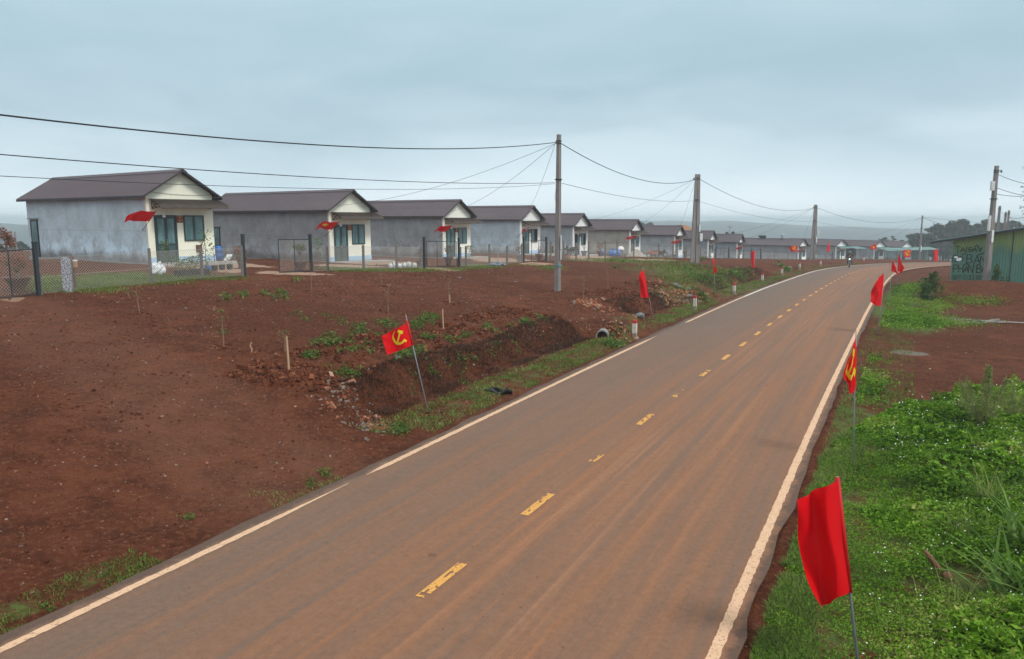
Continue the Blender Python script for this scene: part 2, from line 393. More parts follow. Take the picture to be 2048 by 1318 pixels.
# ------------------------------------------------------------------ ground: one sheet to the horizon, polar grid
th = np.concatenate([np.radians(np.arange(-52, 52.01, .17)), np.radians(np.arange(56, 306, 4.0))])
rr_ = [1.5]
while rr_[-1] < 7000:
    r_ = rr_[-1]; rr_.append(r_*(1.0085 if r_ < 260 else 1.03) + (0.0 if r_ > 3 else .1))
rr_ = np.array(rr_); nT, nR = len(th), len(rr_)
gx = (rr_[:, None]*np.sin(th)[None]).ravel(); gy = (rr_[:, None]*np.cos(th)[None]).ravel()
gzv = zf(gx, gy)
V = np.stack([gx, gy, gzv], 1)
ii, jj = np.meshgrid(np.arange(nR-1), np.arange(nT), indexing='ij'); jn = (jj+1) % nT
Q = np.stack([ii*nT+jj, ii*nT+jn, (ii+1)*nT+jn, (ii+1)*nT+jj], -1).reshape(-1, 4)[:, ::-1]
V = np.concatenate([V, [[0, 0, gzv[:nT].mean()]]]); 
s_, d_, _z = road_sd(np.where(np.hypot(gx, gy) < 340, gx, 9e3), np.where(np.hypot(gx, gy) < 340, gy, 9e3))
def blob_mask(pts, x, y):
    m = np.zeros(len(x))
    for (u, v, ru, rv, w) in pts:
        q = G(u, v); q2 = G(u+ru, v); rad = max(.4, float(np.hypot(*(q2-q)[:2])))
        q3 = G(u, v-rv); dep = max(.4, float(np.hypot(*(q3-q)[:2])))
        dirv = q[:2]/np.hypot(*q[:2]); dx, dy = x-q[0], y-q[1]; a = dx*dirv[0]+dy*dirv[1]; bb = -dx*dirv[1]+dy*dirv[0]
        m = np.maximum(m, w*np.exp(-((a/dep)**2+(bb/rad)**2)*1.1))
    return m
GRASS_L = [(200,566,100,12,1.0),(120,574,60,10,1.0),(270,558,60,10,1.0),(330,560,60,8,.8),(700,536,70,5,.9),(850,534,60,4,.9),(960,530,70,4,.9),(1105,535,35,5,.85),(1260,520,110,6,.75),(1400,548,90,18,.75),(1330,560,60,10,.6),(720,670,90,22,.55),(560,592,40,6,.5),(830,640,40,12,.5)]
GRASS_R = [(1800,590,60,18,.9),(1830,640,80,20,1.0),(1850,610,60,14,.8),(1760,620,25,25,.8),(1738,740,16,30,.6),(1950,600,60,8,.5),(1900,655,90,6,.6)]
CONC = [(590,547,70,4,1.0),(25,600,26,6,.9),(880,538,40,3,1.0),(1072,527,36,3,1.0),(700,532,60,3,.9),(460,540,40,4,.9),(1010,520,60,3,.9),(1180,514,40,3,.8),(1300,519,60,2,.8)]
GREY = [(1820,706,42,6,1.0),(600,945,40,8,.45),(330,625,60,16,.3)]
mg = np.maximum(blob_mask(GRASS_L, gx, gy), blob_mask(GRASS_R, gx, gy))
wob = fbm(gx*.6, gy*.6, 4)
mg = np.maximum(mg, .60*sstep(3.9, 4.3, d_+wob*.5)*(1-sstep(5.0, 5.9, d_+wob))*sstep(4.5, 7, s_)*(1-sstep(70, 110, s_)*.6))
mg = np.maximum(mg, .58*sstep(3.9, 4.2, d_)*(1-sstep(4.4, 5.3, d_+wob))*(1-sstep(-1.5, 1.5, s_)))
mg = np.maximum(mg, .70*sstep(3.72, 3.95, -d_+wob*.15)*(1-sstep(12.5, 14.5, s_-wob*2+(-d_-4)*.10))*(d_ < 0))
mg = np.maximum(mg, .52*sstep(4.1, 4.6, -d_+wob)*(1-sstep(5.0, 5.8, -d_+wob))*sstep(12, 14, s_)*(1-sstep(90, 120, s_)))
mg = np.maximum(mg, .55*sstep(90, 160, np.hypot(gx, gy))*(np.abs(d_) > 6)*(.4+.6*(fbm(gx*.05, gy*.05, 3)+.5)))
mc = blob_mask(CONC, gx, gy)
for (c0, p, xd, bd, az) in HB:                                       # paved yard in front of each house
    dx, dy = gx-c0[0], gy-c0[1]; lx = dx*xd[0]+dy*xd[1]; ly = dx*bd[0]+dy*bd[1]
    mc = np.maximum(mc, .8*sstep(-.6, .3, lx)*(1-sstep(HW+.5, HW+2.5, lx))*sstep(-4.2, -3.6, ly)*(1-sstep(-.4, .4, ly)))
mk3 = blob_mask(GREY, gx, gy)
masks = np.stack([mg, mc, mk3], 1); masks = np.concatenate([masks, [[0, 0, 0]]])
me = np_mesh('ground', V, Q, SOIL, tint=masks, smooth=True)
_a = me.attributes.new('track', 'FLOAT', 'POINT'); _a.data.foreach_set('value', np.r_[track_near(gx, gy)[1], 0].astype(np.float32)); ground = link('ground', me); tag(ground, kind='structure')
# ------------------------------------------------------------------ road
def road_material():
    m, nt, b = new_mat('dusty_asphalt'); uvn = nd(nt, 'ShaderNodeUVMap', uv_map='UVMap'); uv = uvn.outputs[0]
    tc = nd(nt, 'ShaderNodeTexCoord'); ob = tc.outputs['Object']
    sx = nt.nodes.new('ShaderNodeSeparateXYZ'); nt.links.new(uv, sx.inputs[0]); s, d = sx.outputs[0], sx.outputs[1]
    grain = noise_n(nt, ob, 70, 3, .7); blot = noise_n(nt, ob, .55, 5, .6)
    st1 = noise_n(nt, mapv(nt, uv, (.035, 1.9, 1)), 1.0, 5, .6, .25); st2 = noise_n(nt, mapv(nt, uv, (.09, 5.5, 1), (3, 7, 0)), 1.0, 4, .6, .2)
    st3 = noise_n(nt, mapv(nt, uv, (.5, 16, 1), (1, 2, 0)), 1.0, 3, .6)
    c = mixc(nt, blot, (.107, .080, .063), (.142, .107, .084))
    # red dust carried from the yards: most on the near part and on the right-hand lane
    dl = ramp(nt, math_n(nt, 'ADD', math_n(nt, 'MULTIPLY', d, -.125), .5), [(0, .06), (.18, .18), (.36, .36), (.5, .80), (.62, 1), (.80, .82), (.93, .66), (1, .62)])
    nearf = nt.nodes.new('ShaderNodeMapRange'); nearf.inputs[1].default_value = 6; nearf.inputs[2].default_value = 34; nearf.inputs[3].default_value = .85; nearf.inputs[4].default_value = 0; nt.links.new(s, nearf.inputs[0])
    amt = math_n(nt, 'ADD', dl, math_n(nt, 'MULTIPLY', nearf.outputs[0], .55), clamp=True)
    stk = math_n(nt, 'ADD', math_n(nt, 'MULTIPLY', ramp(nt, st1, [(.32, 0), (.68, 1)]), .62), math_n(nt, 'MULTIPLY', ramp(nt, st2, [(.34, 0), (.66, 1)]), .45), clamp=True)
    f = math_n(nt, 'MULTIPLY', amt, math_n(nt, 'ADD', math_n(nt, 'MULTIPLY', stk, .85), .12), clamp=True)
    c = mixc(nt, f, c, (.255, .110, .050))
    pale = math_n(nt, 'MULTIPLY', math_n(nt, 'MULTIPLY', ramp(nt, st2, [(.53, 0), (.70, 1)]), ramp(nt, math_n(nt, 'ADD', math_n(nt, 'MULTIPLY', d, -.125), .5), [(.45, 0), (.56, 1), (.70, .8), (.85, .1)])), .5)
    c = mixc(nt, pale, c, (.31, .165, .097))
    tyre = math_n(nt, 'MULTIPLY', ramp(nt, st3, [(.5, 0), (.7, 1)]), .16); c = mixc(nt, tyre, c, (.10, .072, .058))
    edge = math_n(nt, 'MULTIPLY', ramp(nt, math_n(nt, 'ADD', math_n(nt, 'ABSOLUTE', d), math_n(nt, 'MULTIPLY', noise_n(nt, ob, 2.5, 5, .7), .5)), [(0, 0), (1, 0)]), 0)
    er = nt.nodes.new('ShaderNodeMapRange'); er.inputs[1].default_value = 3.58; er.inputs[2].default_value = 3.68; ea = math_n(nt, 'ADD', math_n(nt, 'ABSOLUTE', d), math_n(nt, 'MULTIPLY', math_n(nt, 'SUBTRACT', noise_n(nt, ob, 3.0, 6, .7), .5), .5)); nt.links.new(ea, er.inputs[0])
    c = mixc(nt, math_n(nt, 'MULTIPLY', er.outputs[0], .8), c, (.075, .050, .038))
    # scattered dark spots of dropped mud
    vo = nd(nt, 'ShaderNodeTexVoronoi'); vo.inputs['Scale'].default_value = 1.1; nt.links.new(ob, vo.inputs['Vector'])
    spot = math_n(nt, 'MULTIPLY', math_n(nt, 'GREATER_THAN', nd_sep(nt, vo.outputs['Color'], 0), .72), math_n(nt, 'LESS_THAN', math_n(nt, 'ADD', vo.outputs['Distance'], math_n(nt, 'MULTIPLY', noise_n(nt, ob, 14, 3), .12)), .125))
    c = mixc(nt, math_n(nt, 'MULTIPLY', spot, .7), c, (.115, .055, .035))
    vo2 = nd(nt, 'ShaderNodeTexVoronoi'); vo2.inputs['Scale'].default_value = 9; nt.links.new(ob, vo2.inputs['Vector'])
    peb = math_n(nt, 'MULTIPLY', math_n(nt, 'GREATER_THAN', nd_sep(nt, vo2.outputs['Color'], 0), .95), math_n(nt, 'LESS_THAN', vo2.outputs['Distance'], .16)); c = mixc(nt, math_n(nt, 'MULTIPLY', peb, .6), c, (.07, .045, .035))
    g = nt.nodes.new('ShaderNodeMapRange'); g.inputs[3].default_value = .55; g.inputs[4].default_value = 1.45; nt.links.new(grain, g.inputs[0])
    g2 = nt.nodes.new('ShaderNodeMapRange'); g2.inputs[1].default_value = .3; g2.inputs[2].default_value = .7; g2.inputs[3].default_value = .86; g2.inputs[4].default_value = 1.14; nt.links.new(noise_n(nt, ob, 11, 5, .75), g2.inputs[0]); c = mixc(nt, 1.0, c, comb(nt, g2.outputs[0]), 'MULTIPLY')
    c = mixc(nt, 1.0, c, comb(nt, g.outputs[0]), 'MULTIPLY')
    nt.links.new(c, b.inputs['Base Color']); b.inputs['Roughness'].default_value = .82; b.inputs['Specular IOR Level'].default_value = .25
    bump(nt, b, grain, .35, .006); return m
def comb(nt, v):
    n = nt.nodes.new('ShaderNodeCombineColor')
    for i in range(3): nt.links.new(v, n.inputs[i])
    return n.outputs[0]
ROAD = road_material()
def crown(s, d): return 0.03*(1-np.minimum(np.abs(d), 4)/4)
def strip(name, mat, ss, dds, dz, parent=None, raw=None):
    """sheet laid on the road: ss (n,) stations, dds (n,m) offsets"""
    n, m_ = dds.shape; SS = np.repeat(ss[:, None], m_, 1) if ss.ndim == 1 else ss
    X = road_xyz(SS.ravel(), dds.ravel()); X[:, 2] += crown(SS.ravel(), dds.ravel())+dz
    i, j = np.meshgrid(np.arange(n-1), np.arange(m_-1), indexing='ij'); a = (i*m_+j).ravel()
    Qd = np.stack([a, a+1, a+m_+1, a+m_], 1)[:, ::-1]
    return link(name, np_mesh(name, X, Qd, mat, uv=np.stack([SS.ravel(), dds.ravel()], 1), smooth=True), parent)
ss = np.arange(-14, 250, .4); base = np.linspace(-1, 1, 27)
wid = 3.80+.12*fbm(ss*.8, ss*0+1, 4)*2; wid2 = 3.72+.10*fbm(ss*.8, ss*0+7, 4)*2
dds = np.where(base[None] < 0, base[None]*wid2[:, None], base[None]*wid[:, None])
road = strip('road', ROAD, ss, dds, 0.0); tag(road, kind='structure')
def paint(name, c1, c2, dirt, thr):
    m, nt, b = new_mat(name); tc = nd(nt, 'ShaderNodeTexCoord'); ob = tc.outputs['Object']
    c = mixc(nt, noise_n(nt, ob, 5, 5, .6), c1, c2)
    f = ramp(nt, noise_n(nt, ob, 30, 5, .7), [(thr, 1), (thr+.06, 0)]); c = mixc(nt, math_n(nt, 'MULTIPLY', f, .8), c, dirt)
    nt.links.new(c, b.inputs['Base Color']); b.inputs['Roughness'].default_value = .7; b.inputs['Specular IOR Level'].default_value = .25; return m
LINE = paint('dusty_white_paint', (.55, .345, .21), (.66, .44, .285), (.20, .11, .07), .38)
LINE2 = paint('clean_white_paint', (.66, .56, .46), (.72, .64, .55), (.22, .15, .11), .30)
YEL = paint('yellow_road_paint', (.60, .28, .055), (.68, .36, .09), (.22, .12, .07), .42)
def edge_line(side, s0, s1, mat, t0=0, t1=0):
    s = np.arange(s0, s1, .045); w = .085*np.ones_like(s)
    if t0: w = w*np.clip((s-s0)/t0, .12, 1)
    if t1: w = w*np.clip((s1-s)/t1, .12, 1)
    jag = .020*np.sign(fbm(s*3.1, s*0+3, 3))*(np.abs(fbm(s*7, s*0+31, 3)) > .12)+.02*fbm(s*9, s*0, 3); jag2 = .02*fbm(s*9, s*0+50, 3)
    a = side*3.5-w+jag2*np.sign(t0+1); bq = side*3.5+w+jag
    # paint cracks across the line every metre or so
    keep = np.ones(len(s)-1, bool)
    o = strip('edge_line', mat, s, np.stack([np.minimum(a, bq), side*3.5+0*s, np.maximum(a, bq)], 1), .006, road)
    return o
def crack_gaps(s0, s1, step=1.05):
    out = []; s = s0
    while s < s1:
        e = min(s1, s+step*rng.uniform(.55, 1.5)); out.append((s, e-.005)); s = e
    return out
# left line is buried at the two track mouths, right line is unbroken
def line_run(side, s0, s1, mat, t0=0, t1=0):
    allV = []; allQ = []; k = 0
    for a, e in crack_gaps(s0, s1) if s1 < 40 else [(s0, s1)]:
        s = np.linspace(a, e, max(2, int((e-a)/(.04 if s1 < 40 else .35))))
        if len(s) < 2: continue
        w = .066*np.ones_like(s)
        if t0: w = w*np.clip((s-s0)/t0, .15, 1)
        if t1: w = w*np.clip((s1-s)/t1, .15, 1)
        aa = side*3.5-w*(1+.25*fbm(s*14, s*0+3, 3)*2); bb = side*3.5+w*(1+.22*fbm(s*14, s*0+9, 3)*2)
        dd = np.stack([aa, bb], 1); SS = np.repeat(s[:, None], 2, 1); X = road_xyz(SS.ravel(), dd.ravel()); X[:, 2] += crown(SS.ravel(), dd.ravel())+.006
        i = np.arange(len(s)-1)*2+k; allV.append(X); allQ.append(np.stack([i, i+2, i+3, i+1], 1)); k += len(X)
    return link('edge_line', np_mesh('edge_line', np.concatenate(allV), np.concatenate(allQ), mat), road)
line_run(1, -13, 2.6, LINE, t1=2.2); line_run(1, 3.1, 21.9, LINE, t0=.6, t1=2.0); line_run(1, 26.2, 39.9, LINE, t0=.5); line_run(1, 39.95, 240, LINE2)
line_run(-1, -13, 39.9, LINE); line_run(-1, 39.95, 240, LINE)
cv, cq = [], []; k = 0
for n in range(-3, 62):
    s0 = n*3.0-.52; faint = {2: .58, 4: .52, 16: .3, 20: .2}.get(n, .30 if n < 6 else .16)
    na, nb = (42, 9) if n < 8 else (12, 4)
    for i in range(na):
        for j in range(nb):
            a0 = s0+i*1.06/na; b0 = -.07+j*.14/nb
            if vnoise(np.array([a0*9.]), np.array([b0*26.+n*3]))[0] < faint or (faint > .4 and vnoise(np.array([a0*2.3]), np.array([3.3]))[0] < .45): continue
            S4 = np.array([a0, a0+1.06/na, a0+1.06/na, a0]); D4 = np.array([b0, b0, b0+.14/nb, b0+.14/nb])
            X = road_xyz(S4, D4); X[:, 2] += crown(S4, D4)+.006; cv.append(X); cq.append(np.arange(4)+k); k += 4
link('centre_line', np_mesh('centre_line', np.concatenate(cv), np.array(cq), YEL), road)
# ------------------------------------------------------------------ sky, sun, haze
SUN_EL, SUN_AZ = R(52), R(127)
w = bpy.data.worlds.new("World"); scene.world = w; w.use_nodes = True; nt = w.node_tree; bg = nt.nodes['Background']
sky = nd(nt, 'ShaderNodeTexSky', sky_type='NISHITA'); sky.sun_disc = False; sky.sun_elevation = SUN_EL; sky.sun_rotation = SUN_AZ; sky.air_density = 1.5; sky.dust_density = 3
tc = nd(nt, 'ShaderNodeTexCoord'); gen = tc.outputs['Generated']; sx = nt.nodes.new('ShaderNodeSeparateXYZ'); nt.links.new(gen, sx.inputs[0])
elev = math_n(nt, 'ADD', sx.outputs[2], math_n(nt, 'MULTIPLY', math_n(nt, 'SUBTRACT', noise_n(nt, mapv(nt, gen, (1.6, 1.6, 5)), 1.7, 4, .5, .3), .5), .11))
SKY_STOPS = [(0.0, (.58, .66, .70)), (.024, (.56, .645, .69)), (.06, (.44, .545, .605)), (.115, (.315, .42, .483)), (.175, (.282, .397, .460)), (.26, (.335, .455, .508)), (.45, (.56, .62, .64)), (1.0, (.78, .78, .78))]
sc_ = ramp(nt, elev, SKY_STOPS)
cl = noise_n(nt, mapv(nt, gen, (1.5, 1.5, 5.5), (2.3, .4, 1.1)), 2.6, 6, .52, .5)
puff = math_n(nt, 'MULTIPLY', ramp(nt, cl, [(.42, 0), (.66, 1)]), ramp(nt, sx.outputs[2], [(.0, .9), (.10, .75), (.20, .30), (.4, .5)]))
sc2 = mixc(nt, math_n(nt, 'MULTIPLY', puff, .34), sc_, (.56, .66, .71))
dk = math_n(nt, 'MULTIPLY', ramp(nt, noise_n(nt, mapv(nt, gen, (1.1, 1.1, 4.5), (7, 1, 3)), 1.9, 4, .5, .3), [(.45, 0), (.75, 1)]), .22)
sc3 = mixc(nt, dk, sc2, (.25, .36, .43))
# overcast deck over a thin remainder of clear-sky light
ns = nt.nodes.new('ShaderNodeVectorMath'); ns.operation = 'SCALE'; ns.inputs['Scale'].default_value = 1.0; nt.links.new(sky.outputs[0], ns.inputs[0])
fin = mixc(nt, .96, ns.outputs[0], mixc(nt, 1.0, sc3, (10.0, 10.0, 10.0), 'MULTIPLY'))
nt.links.new(fin, bg.inputs['Color']); bg.inputs['Strength'].default_value = 0.1
sun_d = bpy.data.lights.new('sun', 'SUN'); sun_d.energy = 1.5; sun_d.angle = R(16); sun_d.color = (1, .96, .90)
sun = bpy.data.objects.new('sun', sun_d); col.objects.link(sun)
sun.rotation_euler = Vector((-math.sin(SUN_AZ)*math.cos(SUN_EL), -math.cos(SUN_AZ)*math.cos(SUN_EL), -math.sin(SUN_EL))).to_track_quat('-Z', 'Y').to_euler()
HAZE = True
if HAZE:
    hz = MB(); hz.box((-7300, -7300, -140), (7300, 7300, 12.5)); m = bpy.data.materials.new('haze'); m.use_nodes = True; nt = m.node_tree
    for n in list(nt.nodes):
        if n.type == 'BSDF_PRINCIPLED': nt.nodes.remove(n)
    pv = nt.nodes.new('ShaderNodeVolumePrincipled'); pv.inputs['Color'].default_value = (.84, .95, 1.0, 1); pv.inputs['Density'].default_value = .00078; pv.inputs['Anisotropy'].default_value = .2
    nt.links.new(pv.outputs[0], nt.nodes['Material Output'].inputs['Volume']); ho = hz.build('haze', m); tag(ho, kind='stuff')
scene.view_settings.view_transform = 'Standard'; scene.view_settings.look = 'None'; scene.view_settings.gamma = 1; scene.view_settings.exposure = 0.6
scene.render.engine = 'CYCLES'
try:
    scene.cycles.use_denoising = True; scene.cycles.max_bounces = 6; scene.cycles.diffuse_bounces = 3; scene.cycles.glossy_bounces = 2; scene.cycles.transmission_bounces = 4; scene.cycles.transparent_max_bounces = 8; scene.cycles.volume_bounces = 2
    scene.cycles.use_adaptive_sampling = True; scene.cycles.adaptive_threshold = .015
except Exception: pass
# ------------------------------------------------------------------ house materials
def plaster():
    m, nt, b = new_mat('grey_cement_plaster'); tc = nd(nt, 'ShaderNodeTexCoord'); ob0 = tc.outputs['Object']
    oi = nd(nt, 'ShaderNodeObjectInfo'); va = nd(nt, 'ShaderNodeVectorMath', operation='ADD'); nt.links.new(ob0, va.inputs[0]); nt.links.new(math_n(nt, 'MULTIPLY', oi.outputs['Random'], 41.0), va.inputs[1]); ob = va.outputs[0]
    blot = noise_n(nt, ob, .9, 6, .65); fine = noise_n(nt, ob, 5, 5, .65); streak = noise_n(nt, mapv(nt, ob, (1.7, 1.7, .30)), 1.5, 6, .68, .9)
    c = mixc(nt, ramp(nt, blot, [(.35, 0), (.66, 1)]), (.80, .80, .80), (1.12, 1.14, 1.18))
    c = mixc(nt, math_n(nt, 'MULTIPLY', ramp(nt, streak, [(.55, 0), (.72, 1)]), .45), c, (.52, .52, .53))
    c = mixc(nt, math_n(nt, 'MULTIPLY', ramp(nt, fine, [(.53, 0), (.72, 1)]), .35), c, (1.35, 1.38, 1.45))
    sxe = nt.nodes.new('ShaderNodeSeparateXYZ'); nt.links.new(ob0, sxe.inputs[0]); low = nt.nodes.new('ShaderNodeMapRange'); low.inputs[1].default_value = 1.9; low.inputs[2].default_value = .7; nt.links.new(sxe.outputs[2], low.inputs[0])
    c = mixc(nt, math_n(nt, 'MULTIPLY', math_n(nt, 'MULTIPLY', low.outputs[0], ramp(nt, noise_n(nt, ob, 1.1, 6, .7), [(.47, 0), (.58, 1)])), .55), c, (1.62, 1.75, 1.9))
    c = mixc(nt, 1.0, c, oi.outputs['Color'], 'MULTIPLY')
    # damp, mud-splashed foot of the wall
    sx = nt.nodes.new('ShaderNodeSeparateXYZ'); nt.links.new(ob0, sx.inputs[0])
    z = math_n(nt, 'ADD', sx.outputs[2], math_n(nt, 'MULTIPLY', math_n(nt, 'SUBTRACT', noise_n(nt, mapv(nt, ob, (.5, .5, .2)), 1.2, 5, .6), .5), 1.1))
    mr = nt.nodes.new('ShaderNodeMapRange'); mr.inputs[1].default_value = .55; mr.inputs[2].default_value = .15; nt.links.new(z, mr.inputs[0])
    c = mixc(nt, math_n(nt, 'MULTIPLY', mr.outputs[0], .7), c, (.135, .100, .080))
    # bed joint left half way up by the two lifts of plaster
    zj = math_n(nt, 'ADD', sx.outputs[2], math_n(nt, 'MULTIPLY', noise_n(nt, ob, .6, 3), .16)); jd = math_n(nt, 'ABSOLUTE', math_n(nt, 'SUBTRACT', zj, 1.72))
    c = mixc(nt, math_n(nt, 'MULTIPLY', math_n(nt, 'LESS_THAN', jd, .018), .22), c, (.11, .11, .12))
    nt.links.new(c, b.inputs['Base Color']); b.inputs['Roughness'].default_value = .93; b.inputs['Specular IOR Level'].default_value = .15
    bump(nt, b, fine, .35, .01); return m
PLASTER = plaster()
def facade_paint():
    m, nt, b = new_mat('painted_front_wall'); tc = nd(nt, 'ShaderNodeTexCoord'); ob = tc.outputs['Object']; oi = nd(nt, 'ShaderNodeObjectInfo')
    c = mixc(nt, noise_n(nt, ob, 1.6, 5), (.93, .93, .92), (1.04, 1.04, 1.03)); st = noise_n(nt, mapv(nt, ob, (4, 4, .3)), 1.5, 4)
    c = mixc(nt, math_n(nt, 'MULTIPLY', ramp(nt, st, [(.55, 0), (.75, 1)]), .22), c, (.70, .68, .62)); c = mixc(nt, 1.0, c, oi.outputs['Color'], 'MULTIPLY')
    nt.links.new(c, b.inputs['Base Color']); b.inputs['Roughness'].default_value = .75; b.inputs['Specular IOR Level'].default_value = .2; return m
FRONT = facade_paint()
PLINTH = simple('pale_blue_plinth_paint', (.38, .56, .74), (.44, .62, .78), 3, .7)
ROOFM = simple('purple_brown_roof_sheet', (.070, .054, .064), (.090, .070, .080), 1.2, .55, spec=.3, stretch=(1, .2, .2))
ROOF_EDGE = simple('dark_roof_flashing', (.045, .040, .045), rough=.6)
AWN = simple('weathered_awning_sheet', (.036, .026, .022), (.062, .046, .037), 3, .6, stretch=(1, .2, 1))
GREENTIN = simple('grey_green_tin', (.115, .215, .205), (.15, .26, .25), 2, .5, stretch=(1, .2, 1))
STEEL = simple('dark_painted_steel', (.030, .036, .042), (.05, .055, .06), 12, .5, .3)
FRAME = simple('dark_teal_window_frame', (.030, .046, .052), (.040, .058, .064), 6, .45)
PANEL = simple('teal_steel_door_panel', (.052, .088, .094), (.068, .105, .110), 3, .5)
CONCR = simple('rough_concrete', (.30, .285, .27), (.40, .38, .36), 4, .9, bmp=.3)
ROOM_EYE_DARK = simple('room_shade_and_eye_black', (.006, .006, .005), rough=.9)  # indoor shade put into a flat black; also the colour of the eyes
PLAQUE = simple('red_notice_board', (.20, .022, .014), (.26, .03, .02), 4, .5)
GOLD = simple('yellow_lettering', (.75, .48, .12), rough=.6)
BULBM = simple('white_lamp_glass', (.80, .82, .84), rough=.25, spec=.6)
BRASS = simple('worn_brass', (.42, .30, .17), rough=.4, metal=.6)
def glass_mat(name, c, dark):
    m, nt, b = new_mat(name); tc = nd(nt, 'ShaderNodeTexCoord'); ob = tc.outputs['Object']
    f = ramp(nt, noise_n(nt, mapv(nt, ob, (2.2, 2.2, .7)), 1.7, 3), [(.38, 0), (.64, 1)])
    nt.links.new(mixc(nt, f, c, dark), b.inputs['Base Color']); b.inputs['Roughness'].default_value = .12; b.inputs['Specular IOR Level'].default_value = .5; return m
GLASS = glass_mat('frosted_teal_glass', (.135, .245, .255), (.085, .165, .175))
_hm = {}
def house_meshes():
    W, L = HW, HL
    sl = (HP-HE)/(W/2)
    def pent(x0, x1, ext=0): return [(x0, 0), (x1, 0), (x1, HE), (W/2, HP), (x0, HE)]
    b = MB(); b.prism([(0.02, -.02), (W-.02, -.02), (W-.02, HE), (W/2, HP-.01), (.02, HE)], 0, 0, lambda p, t: (p[0], .06+t*(L-.06), p[1])); _hm['wall'] = b.mesh('wall', PLASTER)
    b = MB(); b.prism([(0, 0), (W, 0), (W, HE), (W/2, HP), (0, HE)], 0, 0, lambda p, t: (p[0], -.05+t*.13, p[1])); _hm['facade'] = b.mesh('facade', FRONT)
    b = MB(); b.box((-.06, -.11, -1.0), (W+.06, L+.05, -.002)); b.box((-.02, -1.25, -1.0), (W+1.1, -.112, -.05)); _hm['foundation'] = b.mesh('foundation', CONCR)
    b = MB(); b.box((-.012, -.072, 0), (.36, .02, .30)); _hm['plinth0'] = b.mesh('plinth', PLINTH); b = MB(); b.box((1.58, -.072, 0), (W+.012, .02, .30)); _hm['plinth'] = b.mesh('plinth', PLINTH)
    # roof: two corrugated sheets, ribs run down the slope
    def slope(sgn, y0, y1, ov, lift):
        def fn(a, t):
            y = y0+(y1-y0)*a; e = t*(W/2+ov); rib = .042*math.sin(2*math.pi*(y-y0)/.27)
            return (W/2+sgn*e, y, HP+lift-e*sl+rib)
        return fn
    b = MB(); n = int((L+.85)/.27*6)
    for sgn in (-1, 1): b.sheet(slope(sgn, -.48, L+.37, .36, .075), n, 2, (0, 0, -.012))
    _hm['roof'] = b.mesh('roof', ROOFM)
    b = MB()
    for sgn in (-1, 1):
        b.add([(W/2, -.50, HP+.125), (W/2+sgn*.24, -.50, HP+.125-.24*sl), (W/2+sgn*.24, L+.39, HP+.125-.24*sl), (W/2, L+.39, HP+.125),
               (W/2, -.50, HP+.105), (W/2+sgn*.24, -.50, HP+.10-.24*sl), (W/2+sgn*.24, L+.39, HP+.10-.24*sl), (W/2, L+.39, HP+.105)], [(0,1,2,3), (7,6,5,4), (0,4,5,1), (2,6,7,3), (1,5,6,2)])
    _hm['ridge_cap'] = b.mesh('ridge_cap', ROOFM)
    b = MB()
    for sgn in (-1, 1):                                               # purlins whose ends show under the verge, eaves flashing
        for e in (.25, 1.05, 1.80): b.box((W/2+sgn*e-.025, -.44, HP-e*sl-.035), (W/2+sgn*e+.025, L+.3, HP-e*sl+.045))
        e = W/2+.355; b.box((W/2+sgn*e-.012, -.47, HP-e*sl-.05), (W/2+sgn*e+.012, L+.36, HP-e*sl+.07))
        M = Matrix.Translation((W/2, -.475, HP+.10)) @ Matrix.Rotation(sgn*math.atan(sl), 4, 'Y'); x0, x1 = (0, 2.62) if sgn > 0 else (-2.62, 0)
        b.box((x0, -.012, -.10), (x1, .012, -.01), 0, M)
    _hm['purlin'] = b.mesh('purlin', ROOF_EDGE)
    def awn(a, t):
        x = .16+a*(W+.16); y = -.06-1.02*t; rib = .026*math.sin(2*math.pi*x/.14); drop = .30*t+(.16*max(0, (t-.86)/.14)**2)
        return (x, y-(.03 if t > .99 else 0), 3.27-drop+rib)
    for nm, mt in (('canopy', AWN), ('canopy_green', GREENTIN)):
        b = MB(); b.sheet(awn, 200, 10, (0, .004, -.012)); _hm[nm] = b.mesh('canopy', mt)
    def brk(x):
        b = MB(); A, B_, C_ = (x, -.07, 3.18), (x, -.07, 2.78), (x, -.92, 2.90)
        for p, q in ((A, B_), (A, C_), (B_, C_), ((x, -.07, 2.80), (x, -.5, 3.04)), ((x, -.07, 3.15), (x, -.48, 2.84))): b.tube([p, q], .02, 4)
        return b.mesh('bracket', STEEL)
    _hm['bracket0'] = brk(.30); _hm['bracket1'] = brk(W-.22)
    b = MB()
    for lo, hi in (((.36, -.10, 0), (.43, -.03, 2.45)), ((1.51, -.10, 0), (1.58, -.03, 2.45)), ((.43, -.10, 2.37), (1.51, -.03, 2.45))): b.box(lo, hi)
    _hm['door_frame'] = b.mesh('door_frame', FRAME)
    def leaf(x0, x1):
        b = MB(); b.box((x0, -.088, .02), (x0+.08, -.04, 2.36)); b.box((x1-.08, -.088, .02), (x1, -.04, 2.36)); b.box((x0+.08, -.088, 2.28), (x1-.08, -.04, 2.36)); b.box((x0+.08, -.088, .90), (x1-.08, -.04, 1.0)); b.box((x0+.08, -.088, .02), (x1-.08, -.04, .10))
        return b
    b = leaf(.432, .968); _hm['door0'] = b.mesh('door', FRAME); b = leaf(.972, 1.508); _hm['door1'] = b.mesh('door', FRAME)
    for k, (x0, x1) in enumerate(((.432, .968), (.972, 1.508))):
        b = MB(); b.box((x0+.08, -.072, 1.0), (x1-.08, -.05, 2.28)); _hm['pane%d' % k] = b.mesh('pane', GLASS)
        b = MB(); b.box((x0+.08, -.076, .10), (x1-.08, -.05, .90)); b.box((x0+.13, -.084, .18), (x1-.13, -.07, .82)); _hm['door_panel%d' % k] = b.mesh('door_panel', PANEL)
